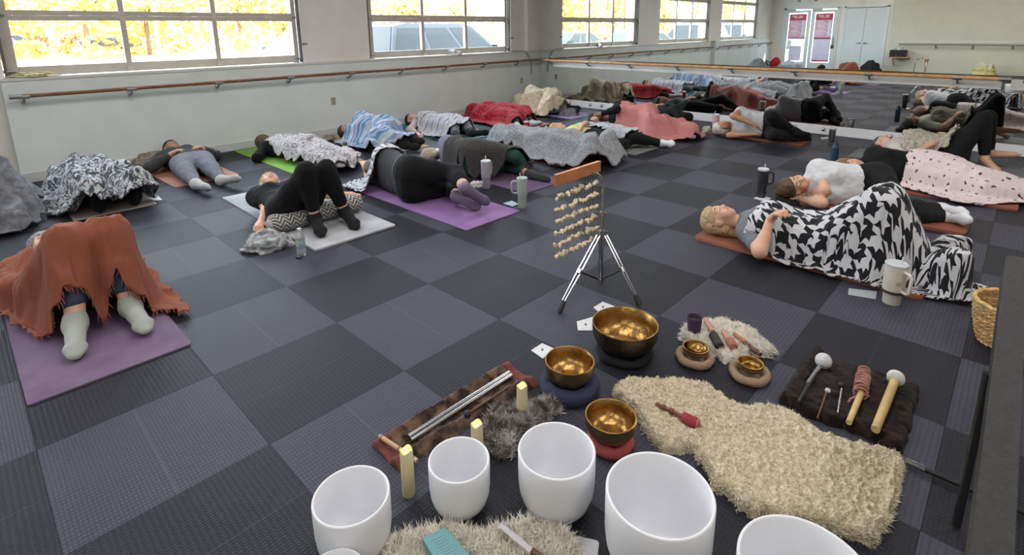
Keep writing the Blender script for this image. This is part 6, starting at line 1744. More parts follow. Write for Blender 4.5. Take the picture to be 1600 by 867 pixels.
# ---- teal card box and clear stick on the white sheepskin
tb = empty('card_box', (-0.433, -4.497, 0.050), 0.0, label='teal card box with pale lettering on the off-white sheepskin', cat='box')
_c = [Vector((-0.499, -4.459, 0.090)), Vector((-0.432, -4.481, 0.090)), Vector((-0.443, -4.621, 0.090)), Vector((-0.526, -4.602, 0.090))]
_o = Vector(tb.location)
vs = [c - _o for c in _c] + [c - _o - Vector((0, 0, 0.022)) for c in _c]
MB().add(vs, [(3, 2, 1, 0), (4, 5, 6, 7), (0, 1, 5, 4), (1, 2, 6, 5), (2, 3, 7, 6), (3, 0, 4, 7)]).build('box', mat('teal_card', (0.12, 0.29, 0.32), 0.45), tb, False)
for k in range(9):
    t = 0.14 + 0.07 * k
    a = vs[0].lerp(vs[3], t).lerp(vs[1].lerp(vs[2], t), 0.28 + 0.05 * (k % 3))
    b_ = vs[0].lerp(vs[3], t).lerp(vs[1].lerp(vs[2], t), 0.80 - 0.06 * (k % 2))
    MB().tube([a + Vector((0, 0, 0.0006)), b_ + Vector((0, 0, 0.0006))], 0.0013, 6).build('text_line', mat('pale_print', (0.26, 0.40, 0.43), 0.6), tb)
cl = bpy.data.materials.new('clear_quartz')
cl.use_nodes = True
_pb = cl.node_tree.nodes['Principled BSDF']
_pb.inputs['Base Color'].default_value = (0.82, 0.82, 0.86, 1)
_pb.inputs['Roughness'].default_value = 0.25
_pb.inputs['Transmission Weight'].default_value = 0.35
qs = empty('quartz_stick', (-0.310, -4.589, 0.075), label='frosted square quartz striker on the off-white sheepskin', cat='striker')
_qa, _qb = Vector((0, 0, 0.008)), Vector((-0.306, -4.710, 0.080)) - Vector(qs.location)
MB().tube([_qa, _qb], 0.009, 4).build('quartz_bar', cl, qs, False)
MB().tube([_qb, _qb + (_qb - _qa).normalized() * 0.05], 0.0095, 10).build('grip', walnut, qs)
tag_m = mat('card_white', (0.62, 0.63, 0.65), 0.6, 0.03, 20)
o = MB().rbox((0, 0, 0.002), (0.09, 0.12, 0.003), 0.01).build('clear_card', cl)
o.location = (-0.162, -4.762, 0.000)
o.rotation_euler.z = 0.5
set_props(o, 'clear plastic card beside the off-white sheepskin', 'card')

# ---- white paper cards by the bronze bowls
def paper(quad, label, marks=True, m=None, name='paper_card', cat='card'):
    P = [Vector(p) for p in quad]
    c = sum(P, Vector()) / 4
    root = empty(name, (c.x, c.y, 0.0), label=label, cat=cat)
    vs = [(p.x - c.x, p.y - c.y, 0.0035) for p in P] + [(p.x - c.x, p.y - c.y, 0.001) for p in P]
    n = (Vector(vs[1]) - Vector(vs[0])).cross(Vector(vs[2]) - Vector(vs[0])).z
    fs = [(0, 1, 2, 3), (7, 6, 5, 4), (0, 4, 5, 1), (1, 5, 6, 2), (2, 6, 7, 3), (3, 7, 4, 0)]
    MB().add(vs, fs if n > 0 else [f[::-1] for f in fs]).build('sheet', m or tag_m, root, False)
    if marks:
        MB().rbox((0, 0, 0.004), (0.014, 0.009, 0.001), 0.003, rz=0.6).add([(0.002, 0.006, 0.0046), (0.010, 0.012, 0.0046), (0.006, -0.004, 0.0046)], [(0, 1, 2)]).build('printed_mark', blk, root, False)
    return root
paper([(0.510, -3.981, 0.000), (0.591, -3.981, 0.000), (0.595, -4.050, 0.000), (0.496, -4.066, 0.000)], 'white paper card by the bowl on the blue cushion')
paper([(0.869, -3.984, 0.000), (0.963, -4.019, 0.000), (0.863, -4.106, 0.000), (0.803, -4.041, 0.000)], 'white paper tag close to the largest bronze bowl')
paper([(1.050, -3.962, 0.000), (1.140, -3.964, 0.000), (1.140, -4.049, 0.000), (1.025, -4.026, 0.000)], 'white paper card behind the largest bronze bowl')
paper([(2.253, -4.938, 0.000), (2.317, -5.067, 0.000), (2.206, -5.081, 0.000), (2.162, -4.954, 0.000)], 'pale grey phone on the floor beside the cream tumbler', False, mat('phone_grey', (0.36, 0.40, 0.42), 0.3), 'phone', 'phone')
paper([(3.642, -3.880, 0.000), (3.790, -3.901, 0.000), (3.748, -3.999, 0.000), (3.608, -4.008, 0.000)], 'small pale card under the charcoal tumbler', False)
paper([(2.025, -2.299, 0.000), (2.131, -2.307, 0.000), (2.103, -2.413, 0.000), (2.018, -2.423, 0.000)], 'pale blue card beside the sage tumbler', False, mat('card_blue', (0.40, 0.50, 0.62), 0.6))
paper([(-0.089, 0.317, 0.000), (-0.003, 0.319, 0.000), (-0.013, 0.122, 0.000), (-0.099, 0.162, 0.000)], 'white folded paper beside the marbled blanket', False)
paper([(7.047, -3.544, 0.000), (7.164, -3.611, 0.000), (7.029, -3.660, 0.000), (6.914, -3.595, 0.000)], 'white slip of paper by the steel tumbler', False)
paper([(6.717, 0.919, 0.000), (6.943, 0.911, 0.000), (6.650, 0.620, 0.000), (6.438, 0.631, 0.000)], 'folded white paper near the lavender mat', False)

# ---- shell chime on a chrome tripod
st = empty('shell_chime_stand', (1.257, -3.864, 0.000), label='chrome tripod stand with a wooden bar hung with rows of pale shells', cat='chime stand')
so = Vector(st.location)
chrome = mat('chrome_bright', (0.50, 0.50, 0.52), 0.14, metal=1.0)
def rel(p):
    return Vector(p) - so
top = Vector((0, 0, 0.60))
MB().tube([(0, 0, 0.035), (0, 0, 0.36)], 0.0135, 14).build('lower_tube', chrome, st)
barA, barB = Vector((0.848, -3.845, 0.755)) - so, Vector((1.248, -3.842, 0.755)) - so
mid = Vector((1.082, -3.832, 0.755)) - so
pole = [Vector((0, 0, 0.30)), Vector((0, 0, 0.62)), Vector((0, 0, 0.66))]
for t in (0.25, 0.5, 0.75, 1.0):
    a = t * math.pi / 2
    e = Vector((mid.x, mid.y, 0.735))
    pole.append(Vector((e.x * (1 - math.cos(a)), e.y * (1 - math.cos(a)), 0.66 + 0.085 * math.sin(a))))
MB().tube(pole, 0.0085, 14).build('boom_tube', chrome, st)
for z, rr in ((0.36, 0.022), (0.475, 0.016), (0.06, 0.020)):
    MB().lathe([(0.012, -0.012), (rr, -0.012), (rr, 0.012), (0.012, 0.012)], 18, c=(0, 0, z)).build('collar', chrome, st)
for z, sx in ((0.475, 1), (0.365, 1), (0.365, -1)):
    MB().tube([(0, 0, z), (0.03 * sx, -0.025 * sx, z)], 0.005, 8).box((0.040 * sx, -0.033 * sx, z), (0.022, 0.005, 0.014), 0.7).build('wing_nut', chrome, st)
legs = [Vector((0.876, -3.859, 0.000)) - so, Vector((1.227, -4.149, 0.000)) - so]
legs.append(Vector((-(legs[0].x + legs[1].x), -(legs[0].y + legs[1].y), 0)).normalized() * ((legs[0].length + legs[1].length) / 2))
for g in legs:
    g.z = 0.02
    tp = Vector((g.x, g.y, 0)).normalized() * 0.03 + Vector((0, 0, 0.35))
    sd = Vector((-g.y, g.x, 0)).normalized() * 0.010
    kn = tp.lerp(g, 0.5)
    lg_ = MB()
    for s_ in (-1, 1):
        lg_.tube([tp + sd * s_, kn + sd * s_ * 1.2, g + sd * s_ * 0.7], 0.0050, 8)
    lg_.build('leg', chrome, st)
    MB().tube([kn - (g - tp).normalized() * 0.014, kn + (g - tp).normalized() * 0.014], 0.017, 12).build('leg_joint', chrome, st)
    MB().tube([g + (tp - g).normalized() * 0.055, g + Vector((0, 0, -0.008))], [0.013, 0.019], 10).build('rubber_foot', blk, st)
    MB().tube([(0, 0, 0.06), tuple(kn)], 0.0045, 8).build('brace', mat('black_steel', (0.03, 0.03, 0.032), 0.35, metal=0.6), st)
bd = (barB - barA)
bl_ = bd.length
br_m = mat('orange_wood', (0.45, 0.16, 0.06), 0.4, 0.2, 16)
bar_m = Matrix.Translation((barA + barB) / 2) @ bd.to_track_quat('X', 'Z').to_matrix().to_4x4()
MB().box((0, 0, 0), (bl_, 0.020, 0.060), M=bar_m).build('wooden_bar', br_m, st, False)
MB().ball(mid + Vector((0, 0, 0.0)), 0.010, 10, 6).build('boom_tip', chrome, st)
shell_m = mat('pale_shell', (0.62, 0.52, 0.36), 0.35, 0.25, 60)
sh_me = MB().ball((0, 0, 0), (0.0115, 0.009, 0.010), 10, 6).ball((0.006, 0.002, -0.008), (0.007, 0.007, 0.007), 8, 5).mesh('shell')
sh_me.materials.append(shell_m)
string_m = mat('cotton_string', (0.42, 0.36, 0.26), 0.9)
ud = bd.normalized()
side = Vector((0, 0, 1)).cross(ud).normalized()
for k in range(15):
    t = 0.05 + 0.9 * k / 14
    c = barA.lerp(barB, t)
    MB().tube([c - Vector((0, 0, 0.03)), c - Vector((0, 0, 0.44))], 0.0005, 4).build('string', string_m, st)
rows = 6
for r_ in range(rows):
    for k in range(18):
        t = 0.03 + 0.94 * k / 17 + random.uniform(-0.006, 0.006)
        c = barA.lerp(barB, t) - Vector((0, 0, 0.095 + 0.066 * r_ + random.uniform(-0.006, 0.006))) + side * random.uniform(-0.010, 0.010)
        o = link_obj('shell', sh_me, None, st)
        o.location = c
        o.rotation_euler = (random.uniform(0, 6), random.uniform(0, 6), random.uniform(0, 6))
        s_ = random.uniform(0.9, 1.3)
        o.scale = (s_, s_, s_)

# ---- drinking vessels
def tumbler(p, label, m, h=0.265, r=0.049, handle=True, straw=True, lid=None, ang=0.0, base_h=0.10, base_r=0.037, band=None, name='tumbler', straw_m=None):
    root = empty(name, (p[0], p[1], 0.001), ang, label=label, cat='tumbler')
    MB().lathe([(base_r * 0.95, 0), (base_r, 0.004), (base_r * 1.04, base_h), (r * 0.94, base_h + 0.012), (r * 0.97, base_h + 0.02), (r, h - 0.01), (r, h)], 32).build('cup_body', m, root)
    lm = lid or m
    MB().lathe([(r * 1.01, h - 0.004), (r * 1.03, h), (r * 1.03, h + 0.012), (r * 0.9, h + 0.016), (r * 0.82, h + 0.012), (0.001, h + 0.012)], 32).build('lid', lm, root)
    if handle:
        MB().tube([(r * 0.9, 0, h - 0.02), (r + 0.035, 0, h - 0.022), (r + 0.045, 0, h - 0.035), (r + 0.043, 0, base_h + 0.045), (r + 0.033, 0, base_h + 0.03), (r * 0.9, 0, base_h + 0.028)], 0.009, 10).build('handle', m, root)
    if straw:
        MB().tube([(0.01, 0.01, h - 0.05), (0.018, 0.016, h + 0.055)], 0.0042, 10).build('straw', straw_m or mat('straw_clear', (0.62, 0.64, 0.66), 0.25), root)
    if band:
        MB().lathe([(r * 0.99, base_h + 0.006), (r * 1.03, base_h + 0.008), (r * 1.03, base_h + 0.020), (r * 0.99, base_h + 0.022)], 32).build('band', band, root)
    return root

lidc = mat('clear_lid', (0.58, 0.60, 0.63), 0.2)
tumbler((2.061, -2.498, 0.000), 'sage green tumbler with handle and straw, between the violet mat and the wooden bar', mat('sage_enamel', (0.36, 0.43, 0.37), 0.4, 0.04, 20), 0.255, 0.046, lid=mat('sage_lid', (0.40, 0.46, 0.41), 0.4), ang=2.3, base_h=0.10)
tumbler((2.256, -1.843, 0.000), 'lilac grey tumbler with a straw in front of the charcoal throw', mat('lilac_enamel', (0.38, 0.35, 0.42), 0.35, 0.05, 20), 0.265, 0.048, lid=lidc, ang=0.2)
tumbler((3.726, -3.917, 0.000), 'charcoal tumbler with handle and straw beside the person in the white t-shirt', mat('charcoal_enamel', (0.025, 0.027, 0.030), 0.45), 0.255, 0.047, lid=lidc, ang=-0.9)
ct = tumbler((2.221, -5.151, 0.000), 'cream tumbler with a clear lid and dark band in front of the houndstooth blanket', mat('cream_enamel', (0.62, 0.58, 0.49), 0.4, 0.05, 20), 0.225, 0.054, lid=mat('frosted_lid', (0.52, 0.56, 0.58), 0.2), ang=-2.2, base_h=0.062, base_r=0.042, band=mat('dark_band', (0.035, 0.022, 0.018), 0.6))
for k, (a, w) in enumerate(((-2.75, 0.012), (-2.5, 0.016), (-1.7, 0.014))):
    MB().box((0.0545 * math.cos(a + 2.2), 0.0545 * math.sin(a + 2.2), 0.135), (0.002, w, 0.022), a + 2.2).build('faint_lettering', mat('lettering_grey', (0.40, 0.36, 0.30), 0.6), ct, False)
tumbler((6.425, -2.313, 0.000), 'blush pink tumbler behind the white haired sleeper', mat('blush_enamel', (0.52, 0.36, 0.36), 0.4), 0.265, 0.049, lid=lidc, ang=0.4)
tumbler((4.786, -0.088, 0.000), 'small red cup with a white straw beside the grey socks', mat('red_plastic', (0.42, 0.02, 0.035), 0.3), 0.13, 0.042, False, True, lidc, base_h=0.05, name='drink_cup')
tumbler((4.143, -0.391, 0.000), 'pale pink cup beside the teal mat', mat('pale_pink_plastic', (0.55, 0.45, 0.47), 0.4), 0.11, 0.042, False, False, lidc, base_h=0.04, name='drink_cup')
tumbler((6.857, -3.725, 0.000), 'brushed steel tumbler standing at the mirror kickboard', mat('brushed_steel', (0.52, 0.52, 0.54), 0.25, metal=1.0), 0.17, 0.042, False, False, lidc, base_h=0.05, base_r=0.036)
jug = empty('water_jug', (2.369, 1.947, 0.000), label='blue water jug with a handle against the low wall', cat='jug')
blue_e = mat('steel_blue_plastic', (0.13, 0.26, 0.36), 0.4, 0.05, 20)
MB().lathe([(0.055, 0.001), (0.060, 0.01), (0.058, 0.20), (0.050, 0.215)], 28).build('jug_body', blue_e, jug)
MB().lathe([(0.052, 0.213), (0.054, 0.235), (0.03, 0.245), (0.03, 0.262), (0.001, 0.264)], 24).build('lid', blue_e, jug)
MB().tube([(0.055, -0.01, 0.19), (0.095, -0.018, 0.185), (0.10, -0.018, 0.11), (0.058, -0.01, 0.075)], 0.010, 10).build('handle', blue_e, jug)
wb = empty('water_bottle', (1.948, 0.267, 0.000), label='white flask with a brown cap between the lime and tan mats', cat='bottle')
MB().lathe([(0.034, 0.001), (0.037, 0.006), (0.037, 0.155), (0.030, 0.175), (0.024, 0.18)], 28).build('flask_body', mat('mint_white', (0.58, 0.63, 0.60), 0.4), wb)
MB().lathe([(0.027, 0.178), (0.028, 0.182), (0.028, 0.215), (0.02, 0.222), (0.001, 0.222)], 24).build('cap', mat('cap_brown', (0.13, 0.085, 0.06), 0.5), wb)
MB().tube([(-0.022, 0, 0.215), (-0.020, 0, 0.245), (0.0, 0, 0.258), (0.020, 0, 0.245), (0.022, 0, 0.215)], 0.005, 8).build('carry_loop', mat('loop_white', (0.6, 0.6, 0.58), 0.5), wb)
pb = empty('plastic_bottle', (0.283, -2.055, 0.000), label='clear plastic water bottle with a blue label beside the crumpled grey towel', cat='bottle')
pet = bpy.data.materials.new('clear_plastic')
pet.use_nodes = True
_b = pet.node_tree.nodes['Principled BSDF']
_b.inputs['Base Color'].default_value = (0.80, 0.85, 0.88, 1)
_b.inputs['Roughness'].default_value = 0.12
_b.inputs['Transmission Weight'].default_value = 0.65
_b.inputs['IOR'].default_value = 1.2
MB().lathe([(0.026, 0.001), (0.031, 0.008), (0.031, 0.05), (0.029, 0.055), (0.031, 0.06), (0.031, 0.125), (0.026, 0.15), (0.013, 0.172), (0.013, 0.18)], 24).build('bottle_body', pet, pb)
MB().lathe([(0.0318, 0.072), (0.0318, 0.118)], 24, cap=False).build('label_wrap', mat('label_blue', (0.16, 0.30, 0.50), 0.5, col2=(0.45, 0.62, 0.40), vs=18), pb)
MB().lathe([(0.0145, 0.178), (0.0150, 0.180), (0.0150, 0.196), (0.001, 0.197)], 18).build('cap', mat('cap_white', (0.6, 0.62, 0.64), 0.4), pb)
MB().tube([(-0.05, -0.02, 0.010), (-0.03, -0.055, 0.010)], 0.008, 10).build('lip_balm', mat('navy_plastic', (0.05, 0.07, 0.16), 0.4), None, label='small navy tube lying by the plastic bottle', cat='tube').location = pb.location
db = empty('dark_bottle', (5.485, -4.079, 0.000), label='tall dark blue ribbed bottle behind the curly haired sleeper', cat='bottle')
MB().lathe([(0.036, 0.001), (0.038, 0.005)] + [(0.036 + 0.0025 * (k % 2), 0.012 + 0.012 * k) for k in range(17)] + [(0.028, 0.225), (0.028, 0.25), (0.001, 0.252)], 24).build('bottle_body', mat('midnight_blue', (0.02, 0.045, 0.075), 0.4, 0.3, 30), db)
MB().tube([(-0.02, 0, 0.25), (0, 0, 0.275), (0.02, 0, 0.25)], 0.005, 8).build('carry_loop', blk, db)
cj = empty('glass_jar', (2.792, 1.992, 0.000), label='small clear jar by the wall beside the blue striped blanket', cat='jar')
MB().lathe([(0.03, 0.001), (0.034, 0.01), (0.034, 0.10), (0.026, 0.13), (0.026, 0.16), (0.001, 0.161)], 20).build('jar_body', mat('green_glass', (0.25, 0.36, 0.30), 0.2), cj)

# ---- bolster, towel, cushions, small cloth things
def zig(nt, u, v, uv):
    w = maths(nt, 'ABSOLUTE', maths(nt, 'SUBTRACT', fr(nt, u, 13.0), 0.5))
    f = maths(nt, 'LESS_THAN', fr(nt, maths(nt, 'ADD', v, maths(nt, 'MULTIPLY', w, 0.11)), 24.0), 0.42)
    return mix(nt, f, (0.085, 0.08, 0.08), (0.44, 0.43, 0.41))

b0, b1 = Vector((0.291, -1.533, 0.085)), Vector((1.057, -1.515, 0.085))
d = (b1 - b0).normalized()
sv = Vector((0, 0, 1)).cross(d).normalized()
nu, nv = 40, 40
vv, uvs = [], []
for i in range(nu):
    t = i / (nu - 1)
    e = math.sin(math.pi * min(1, min(t, 1 - t) / 0.05) / 2) ** 0.5 if min(t, 1 - t) < 0.05 else 1
    for k in range(nv):
        a = 2 * math.pi * k / (nv - 1)
        c = b0.lerp(b1, t) + sv * (0.105 * math.cos(a) * (0.55 + 0.45 * e)) + Vector((0, 0, max(-0.068, 0.072 * math.sin(a) * (0.55 + 0.45 * e))))
        vv.append(tuple(c))
        uvs.append((t * (b1 - b0).length, a * 0.088))
q = [(i * nv + k, i * nv + k + 1, (i + 1) * nv + k + 1, (i + 1) * nv + k) for i in range(nu - 1) for k in range(nv - 1)]
me = np_mesh('bolster', np.array(vv), np.array(q)[:, ::-1])
uvl = me.uv_layers.new(name='UVMap')
for l in me.loops:
    uvl.data[l.index].uv = uvs[l.vertex_index]
bol = link_obj('bolster', me, uv_mat('chevron_weave', zig))
set_props(bol, 'grey and cream chevron bolster under the raised knees', 'bolster')
for t, sg in ((0.0, -1), (1.0, 1)):
    c = b0.lerp(b1, t)
    MB().ball(c, (0.02, 0.058, 0.044), 18, 10, M=Matrix.Translation(c) @ d.to_track_quat('X', 'Z').to_matrix().to_4x4() @ Matrix.Translation(-c)).build('end_cap', cloth('bolster_end', (0.36, 0.35, 0.33)), bol)

def lump(name, label, cat, c, r, m, n=(60, 40), amp=0.35, fq=9.0, seed=0.0, rz=0.0):
    """a soft crumpled heap resting on the floor"""
    nu, nv = n
    U, V = np.meshgrid(np.linspace(0, 2 * np.pi, nu, endpoint=False), np.linspace(0.0, np.pi * 0.5, nv), indexing='ij')
    x, y, z = np.cos(U) * np.cos(V), np.sin(U) * np.cos(V), np.sin(V)
    k = 1 + amp * (1 - 2 * np.abs(vnoise(x * fq * 0.35 + seed, y * fq * 0.35, z * fq * 0.35 + seed))) * 0.6 + amp * vnoise(x * 2 + seed, y * 2, z * 2 + 4)
    ca, sa = math.cos(rz), math.sin(rz)
    X, Y = x * k * r[0], y * k * r[1]
    v = np.stack([c[0] + X * ca - Y * sa, c[1] + X * sa + Y * ca, np.maximum(0.002, z * k * r[2]) + (c[2] if len(c) > 2 else 0)], -1).reshape(-1, 3)
    i = np.arange(nu)[:, None] * nv + np.arange(nv - 1)[None, :]
    j = ((np.arange(nu) + 1) % nu)[:, None] * nv + np.arange(nv - 1)[None, :]
    q = np.stack([i, j, j + 1, i + 1], -1).reshape(-1, 4)
    o = link_obj(name, np_mesh(name, v, q), m)
    return set_props(o, label, cat)

lump('crumpled_towel', 'crumpled grey and white towel beside the plastic bottle', 'towel', (0.181, -1.742, 0.000), (0.135, 0.105, 0.095), fleece('towel_grey', (0.20, 0.22, 0.23), (0.52, 0.54, 0.56), 16, 0.8), amp=0.5, fq=11, seed=3, rz=-0.6)
lump('fleece_cushion', 'fluffy beige fleece cushion beside the head of the sleeper in sweatpants', 'cushion', (0.313, 1.724, 0.000), (0.20, 0.17, 0.13), fleece('beige_fleece', (0.24, 0.19, 0.16), (0.46, 0.40, 0.34), 30, 0.9), amp=0.4, seed=6)
lump('tissue', 'crumpled white tissue next to the lilac grey tumbler', 'tissue', (2.233, -1.732, 0.000), (0.075, 0.035, 0.040), mat('tissue_white', (0.62, 0.60, 0.58), 0.9), amp=0.8, fq=14, seed=8)
lump('scarf', 'small crumpled beige scarf at the head of the blue striped blanket', 'scarf', (2.358, 1.600, 0.000), (0.14, 0.09, 0.06), fleece('beige_scarf', (0.32, 0.27, 0.23), (0.46, 0.40, 0.35), 18, 0.8), amp=0.6, seed=10)
lump('green_pouch', 'pale green pouch at the head of the white haired sleeper', 'pouch', (6.399, -2.206, 0.000), (0.075, 0.06, 0.085), cloth('pale_green_cloth', (0.42, 0.44, 0.30)), amp=0.4, seed=12)
lump('grey_bundle', 'small bundle of grey clothing at the foot of the cream blanket', 'bundle', (6.380, 0.350, 0.000), (0.15, 0.14, 0.12), cloth('grey_bundle_cloth', (0.23, 0.23, 0.27)), amp=0.5, seed=14)
lump('dark_pillow', 'small dark pillow under the head of the person in the white t-shirt', 'pillow', (3.807, -4.140, 0.000), (0.13, 0.11, 0.055), cloth('dark_pillow_cloth', (0.02, 0.02, 0.022)), amp=0.2, seed=15)
lump('pink_bag', 'pink zipped bag by the wall beside the red plaid blanket', 'bag', (4.934, 1.956, 0.000), (0.16, 0.10, 0.10), cloth('pink_bag_cloth', (0.24, 0.085, 0.095)), amp=0.3, seed=17)

# ---- shoe and leaf on the ledge
def sneaker(loc, rz, label, m):
    root = empty('sneaker', loc, rz, label=label, cat='shoe')
    f = Field(0.006, 0.03)
    f.cone((-0.10, 0, 0.035), (0.02, 0, 0.032), 0.034, 0.036).cone((0.02, 0, 0.032), (0.125, 0.005, 0.028), 0.036, 0.028).cone((-0.10, 0, 0.04), (-0.10, 0, 0.075), 0.033, 0.030).cone((-0.06, 0, 0.05), (0.03, 0, 0.062), 0.032, 0.026)
    v, q = f.mesh('upper')
    v[:, 2] = np.maximum(v[:, 2], 0.016)
    link_obj('upper', np_mesh('upper', v, q), m, root)
    sole = [(-0.14, 0.0), (-0.125, 0.034), (-0.03, 0.036), (0.06, 0.042), (0.13, 0.034), (0.158, 0.0), (0.13, -0.030), (0.06, -0.038), (-0.03, -0.034), (-0.125, -0.034)]
    MB().prism(sole, 0.0, 0.020).build('sole', mat('sole_white', (0.62, 0.62, 0.60), 0.6), root)
    for k in range(4):
        MB().tube([(0.0 + 0.02 * k, -0.022, 0.078 - 0.006 * k), (0.005 + 0.02 * k, 0.022, 0.078 - 0.006 * k)], 0.003, 6).build('lace', mat('lace_white', (0.6, 0.6, 0.6), 0.8), root)
sneaker((5.10, 1.95, 1.082), -0.9, 'pale grey sneaker on the ledge of the window beside the mirror', cloth('sneaker_grey', (0.42, 0.42, 0.42)))
o = lump('dry_leaves', 'small heap of dry yellow leaves at the end of the wide window ledge', 'leaves', (-0.58, 1.93, 1.081), (0.14, 0.045, 0.035), mat('dry_leaf', (0.42, 0.36, 0.20), 0.8, 0.3, 30), amp=0.8, seed=19)
wire = MB().tube([(6.52, 1.90, 1.09), (6.86, 1.872, 1.085), (6.95, 1.862, 1.04), (7.08, 1.865, 0.90), (7.10, 1.866, 0.62)], 0.006, 8)
set_props(wire.build('ledge_cable', mat('brown_cable', (0.10, 0.08, 0.06), 0.6)), 'dark cable trailing off the ledge behind the barre near the mirror', 'cable')

# ---- woven basket and black padded chair beside the camera
wic = mat('straw_wicker', (0.42, 0.25, 0.09), 0.6, 0.25, 40, 0.4, 120)
wic2 = mat('straw_wicker_pale', (0.56, 0.36, 0.15), 0.6, 0.25, 40, 0.4, 120)
bk_c = (2.116, -5.640, 0.000)
bk = empty('woven_basket', (bk_c[0], bk_c[1], 0.001), label='woven straw basket beside the black padded chair', cat='basket')
R0, R1, BH = 0.115, 0.150, 0.20
MB().lathe([(0.001, 0.004), (R0 - 0.005, 0.004), (R0 - 0.005, 0.012), (0.001, 0.012)], 28, cap=False).build('basket_base', wic, bk)
for k in range(20):
    z = 0.008 + BH * k / 19
    rr = R0 + (R1 - R0) * math.sin(math.pi / 2 * k / 19)
    ph = (k % 2) * math.pi / 28
    pts = [((rr + 0.004 * math.cos(28 * (a + ph))) * math.cos(a), (rr + 0.004 * math.cos(28 * (a + ph))) * math.sin(a), z + 0.003 * math.sin(5 * a + k)) for a in [2 * math.pi * i / 112 for i in range(112)]]
    MB().tube(pts, 0.0052, 5, closed=True).build('wicker_strand', wic if k % 3 else wic2, bk)
for k in range(28):
    a = 2 * math.pi * k / 28
    MB().tube([((R0 + (R1 - R0) * math.sin(math.pi / 2 * t)) * math.cos(a), (R0 + (R1 - R0) * math.sin(math.pi / 2 * t)) * math.sin(a), 0.008 + BH * t) for t in (0, 0.25, 0.5, 0.75, 1.0)], 0.0042, 5).build('basket_rib', wic2, bk)
MB().tube([(R1 * math.cos(a), R1 * math.sin(a), BH + 0.012 + 0.003 * math.sin(14 * a)) for a in [2 * math.pi * i / 84 for i in range(84)]], 0.010, 7, closed=True).build('basket_rim', wic2, bk)

ch = empty('padded_chair', (1.421, -5.593, 0.620), label='black padded chair with tubular legs at the right edge of the room', cat='chair')
co = Vector(ch.location)
e0 = Vector((1.421, -5.593, 0.620))
e1 = Vector((0.042, -5.609, 0.500))
dd = (e1 - e0).normalized()
leather = mat('worn_black_leather', (0.012, 0.012, 0.0125), 0.5, 0.45, 60, 0.4, 140)
Mx = Matrix.Translation((e0 + e1 + dd * 0.30) / 2 - co) @ dd.to_track_quat('X', 'Z').to_matrix().to_4x4()
ln = (e1 - e0).length + 0.30
MB().rbox((0, 0, 0), (ln, 0.062, 0.11), 0.025, inset=0.010, M=Mx).build('arm_pad', leather, ch)
MB().tube([Mx @ Vector((-ln / 2, 0.027, 0.046)), Mx @ Vector((ln / 2, 0.027, 0.046))], 0.004, 6).build('piping', mat('worn_edge', (0.10, 0.09, 0.08), 0.6), ch)
tube_m = mat('black_tube', (0.012, 0.012, 0.013), 0.3)
lg0 = Vector((0.695, -5.568, 0.420)) - co
MB().tube([tuple(lg0 + Vector((0, 0, 0.12))), tuple(lg0), (lg0.x, lg0.y, 0.01 - co.z)], 0.012, 12).build('leg', tube_m, ch)
x0, x1 = Vector((0.882, -5.411, 0.020)) - co, Vector((0.885, -5.716, 0.020)) - co
MB().tube([tuple(x0), tuple(x1)], 0.010, 10).build('floor_bar', tube_m, ch)
MB().tube([tuple(x0), tuple(x0.lerp(x1, 0.18))], 0.0115, 10).build('chrome_sleeve', chrome, ch)
bkp = Vector((1.302, -5.632, 0.550)) - co
MB().rbox((0, 0, 0), (0.40, 0.44, 0.05), 0.04, inset=0.012, M=Matrix.Translation(bkp + Vector((-0.05, -0.36, -0.10)))).build('seat', leather, ch)

# ---- things along the entrance wall, seen in the mirror
sh = empty('wall_shelf', (XB + 0.01, -2.15, 0.46), label='pine bracket shelf on the entrance wall beside the closet, seen in the mirror', cat='shelf')
MB().span((0, -0.42, 0), (0.36, 0.12, 0.03)).build('shelf_board', oak, sh, False)
MB().tube([(0.01, 0, -0.26), (0.30, 0, -0.01)], 0.018, 4).build('shelf_bracket', oak, sh, False)
cr = empty('black_crate', (XB + 0.19, -2.26, 0.492), label='black crate full of gear on the pine shelf, seen in the mirror', cat='crate')
for a, b_ in (((-0.15, -0.22, 0), (0.15, 0.22, 0.012)), ((-0.15, -0.22, 0.012), (-0.138, 0.22, 0.22)), ((0.138, -0.22, 0.012), (0.15, 0.22, 0.22)), ((-0.138, -0.22, 0.012), (0.138, -0.208, 0.22)), ((-0.138, 0.208, 0.012), (0.138, 0.22, 0.22))):
    MB().span(a, b_).build('crate_side', blk, cr, False)
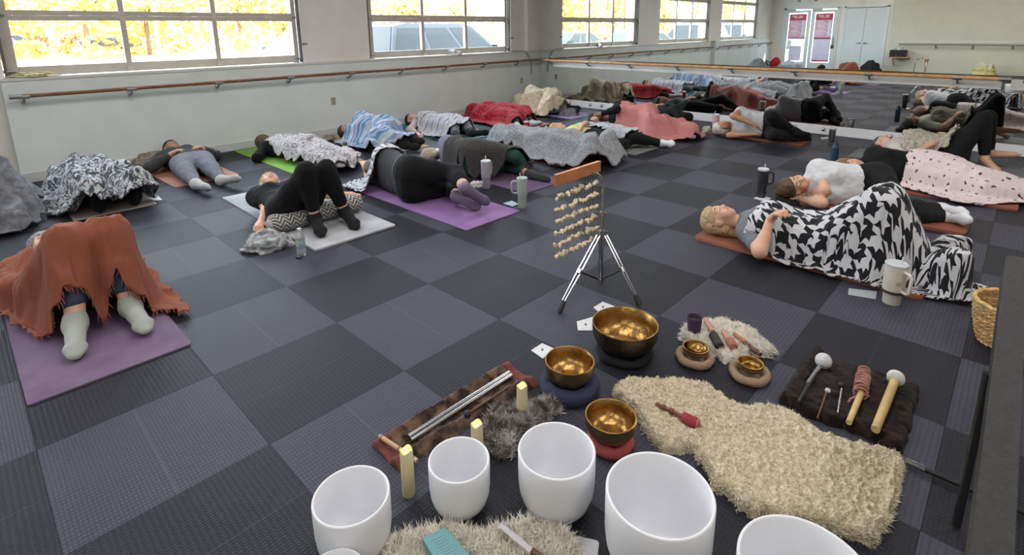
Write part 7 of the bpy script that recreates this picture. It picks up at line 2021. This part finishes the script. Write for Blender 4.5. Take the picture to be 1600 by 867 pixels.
for k, lab in enumerate(('grey metal flask at the closet end of the black crate, seen in the mirror', 'shiny metal flask in the middle of the black crate, seen in the mirror', 'grey metal flask at the barre end of the black crate, seen in the mirror')):
    o = MB().lathe([(0.02, 0), (0.022, 0.01), (0.022, 0.2), (0.012, 0.24), (0.012, 0.27 + 0.02 * (k % 3))], 14).build('metal_flask', pol_alu if k % 2 else steel)
    o.location = (XB + 0.15 + 0.03 * k, -2.14 - 0.12 * k, 0.506)
    set_props(o, lab, 'flask')
lump('red_bag', 'red bag on the floor by the entrance doors, seen in the mirror', 'bag', (XB + 0.5, 1.45, 0), (0.20, 0.18, 0.30), cloth('red_bag_cloth', (0.42, 0.02, 0.03)), amp=0.35, seed=22)
lump('grey_bag', 'grey and white bag beside the red bag, seen in the mirror', 'bag', (XB + 0.55, 1.72, 0), (0.22, 0.12, 0.24), fleece('grey_bag_cloth', (0.10, 0.10, 0.11), (0.5, 0.5, 0.52), 8, 0.4), amp=0.35, seed=24)
lump('blue_coat', 'pale blue coat heaped in front of the entrance doors, seen in the mirror', 'coat', (XB + 0.55, 0.95, 0), (0.28, 0.30, 0.22), cloth('pale_blue_cloth', (0.42, 0.50, 0.54)), amp=0.5, seed=26)
lump('brown_bag', 'brown bag in front of the closet doors, seen in the mirror', 'bag', (XB + 0.5, -0.9, 0), (0.2, 0.22, 0.24), cloth('brown_bag_cloth', (0.20, 0.085, 0.04)), amp=0.4, seed=28)
lump('black_bag', 'black bag beside the brown one, seen in the mirror', 'bag', (XB + 0.5, -1.6, 0), (0.22, 0.24, 0.28), cloth('black_bag_cloth', (0.018, 0.018, 0.02)), amp=0.4, seed=30)
lump('white_bag', 'white and yellow bag under the barre on the cream wall, seen in the mirror', 'bag', (XB + 0.5, -4.5, 0), (0.26, 0.26, 0.34), mat('white_bag_cloth', (0.58, 0.57, 0.50), 0.8, col2=(0.55, 0.48, 0.15), vs=4), amp=0.5, seed=32)
hp = empty('chrome_hoop_stand', (XB + 0.5, -2.95, 0), label='curved chrome hoop stand by the cream wall, seen in the mirror', cat='stand')
MB().tube(arc_pts((0, 0, 0.32), 0.16, math.pi, 0, 14, (0, 1, 0), (0, 0, 1)) + [Vector((0, 0.16, 0.012))], 0.012, 10).build('hoop', chrome, hp)
MB().lathe([(0.10, 0), (0.10, 0.012), (0.01, 0.018)], 20, c=(0, 0.16, 0)).build('foot_plate', chrome, hp)
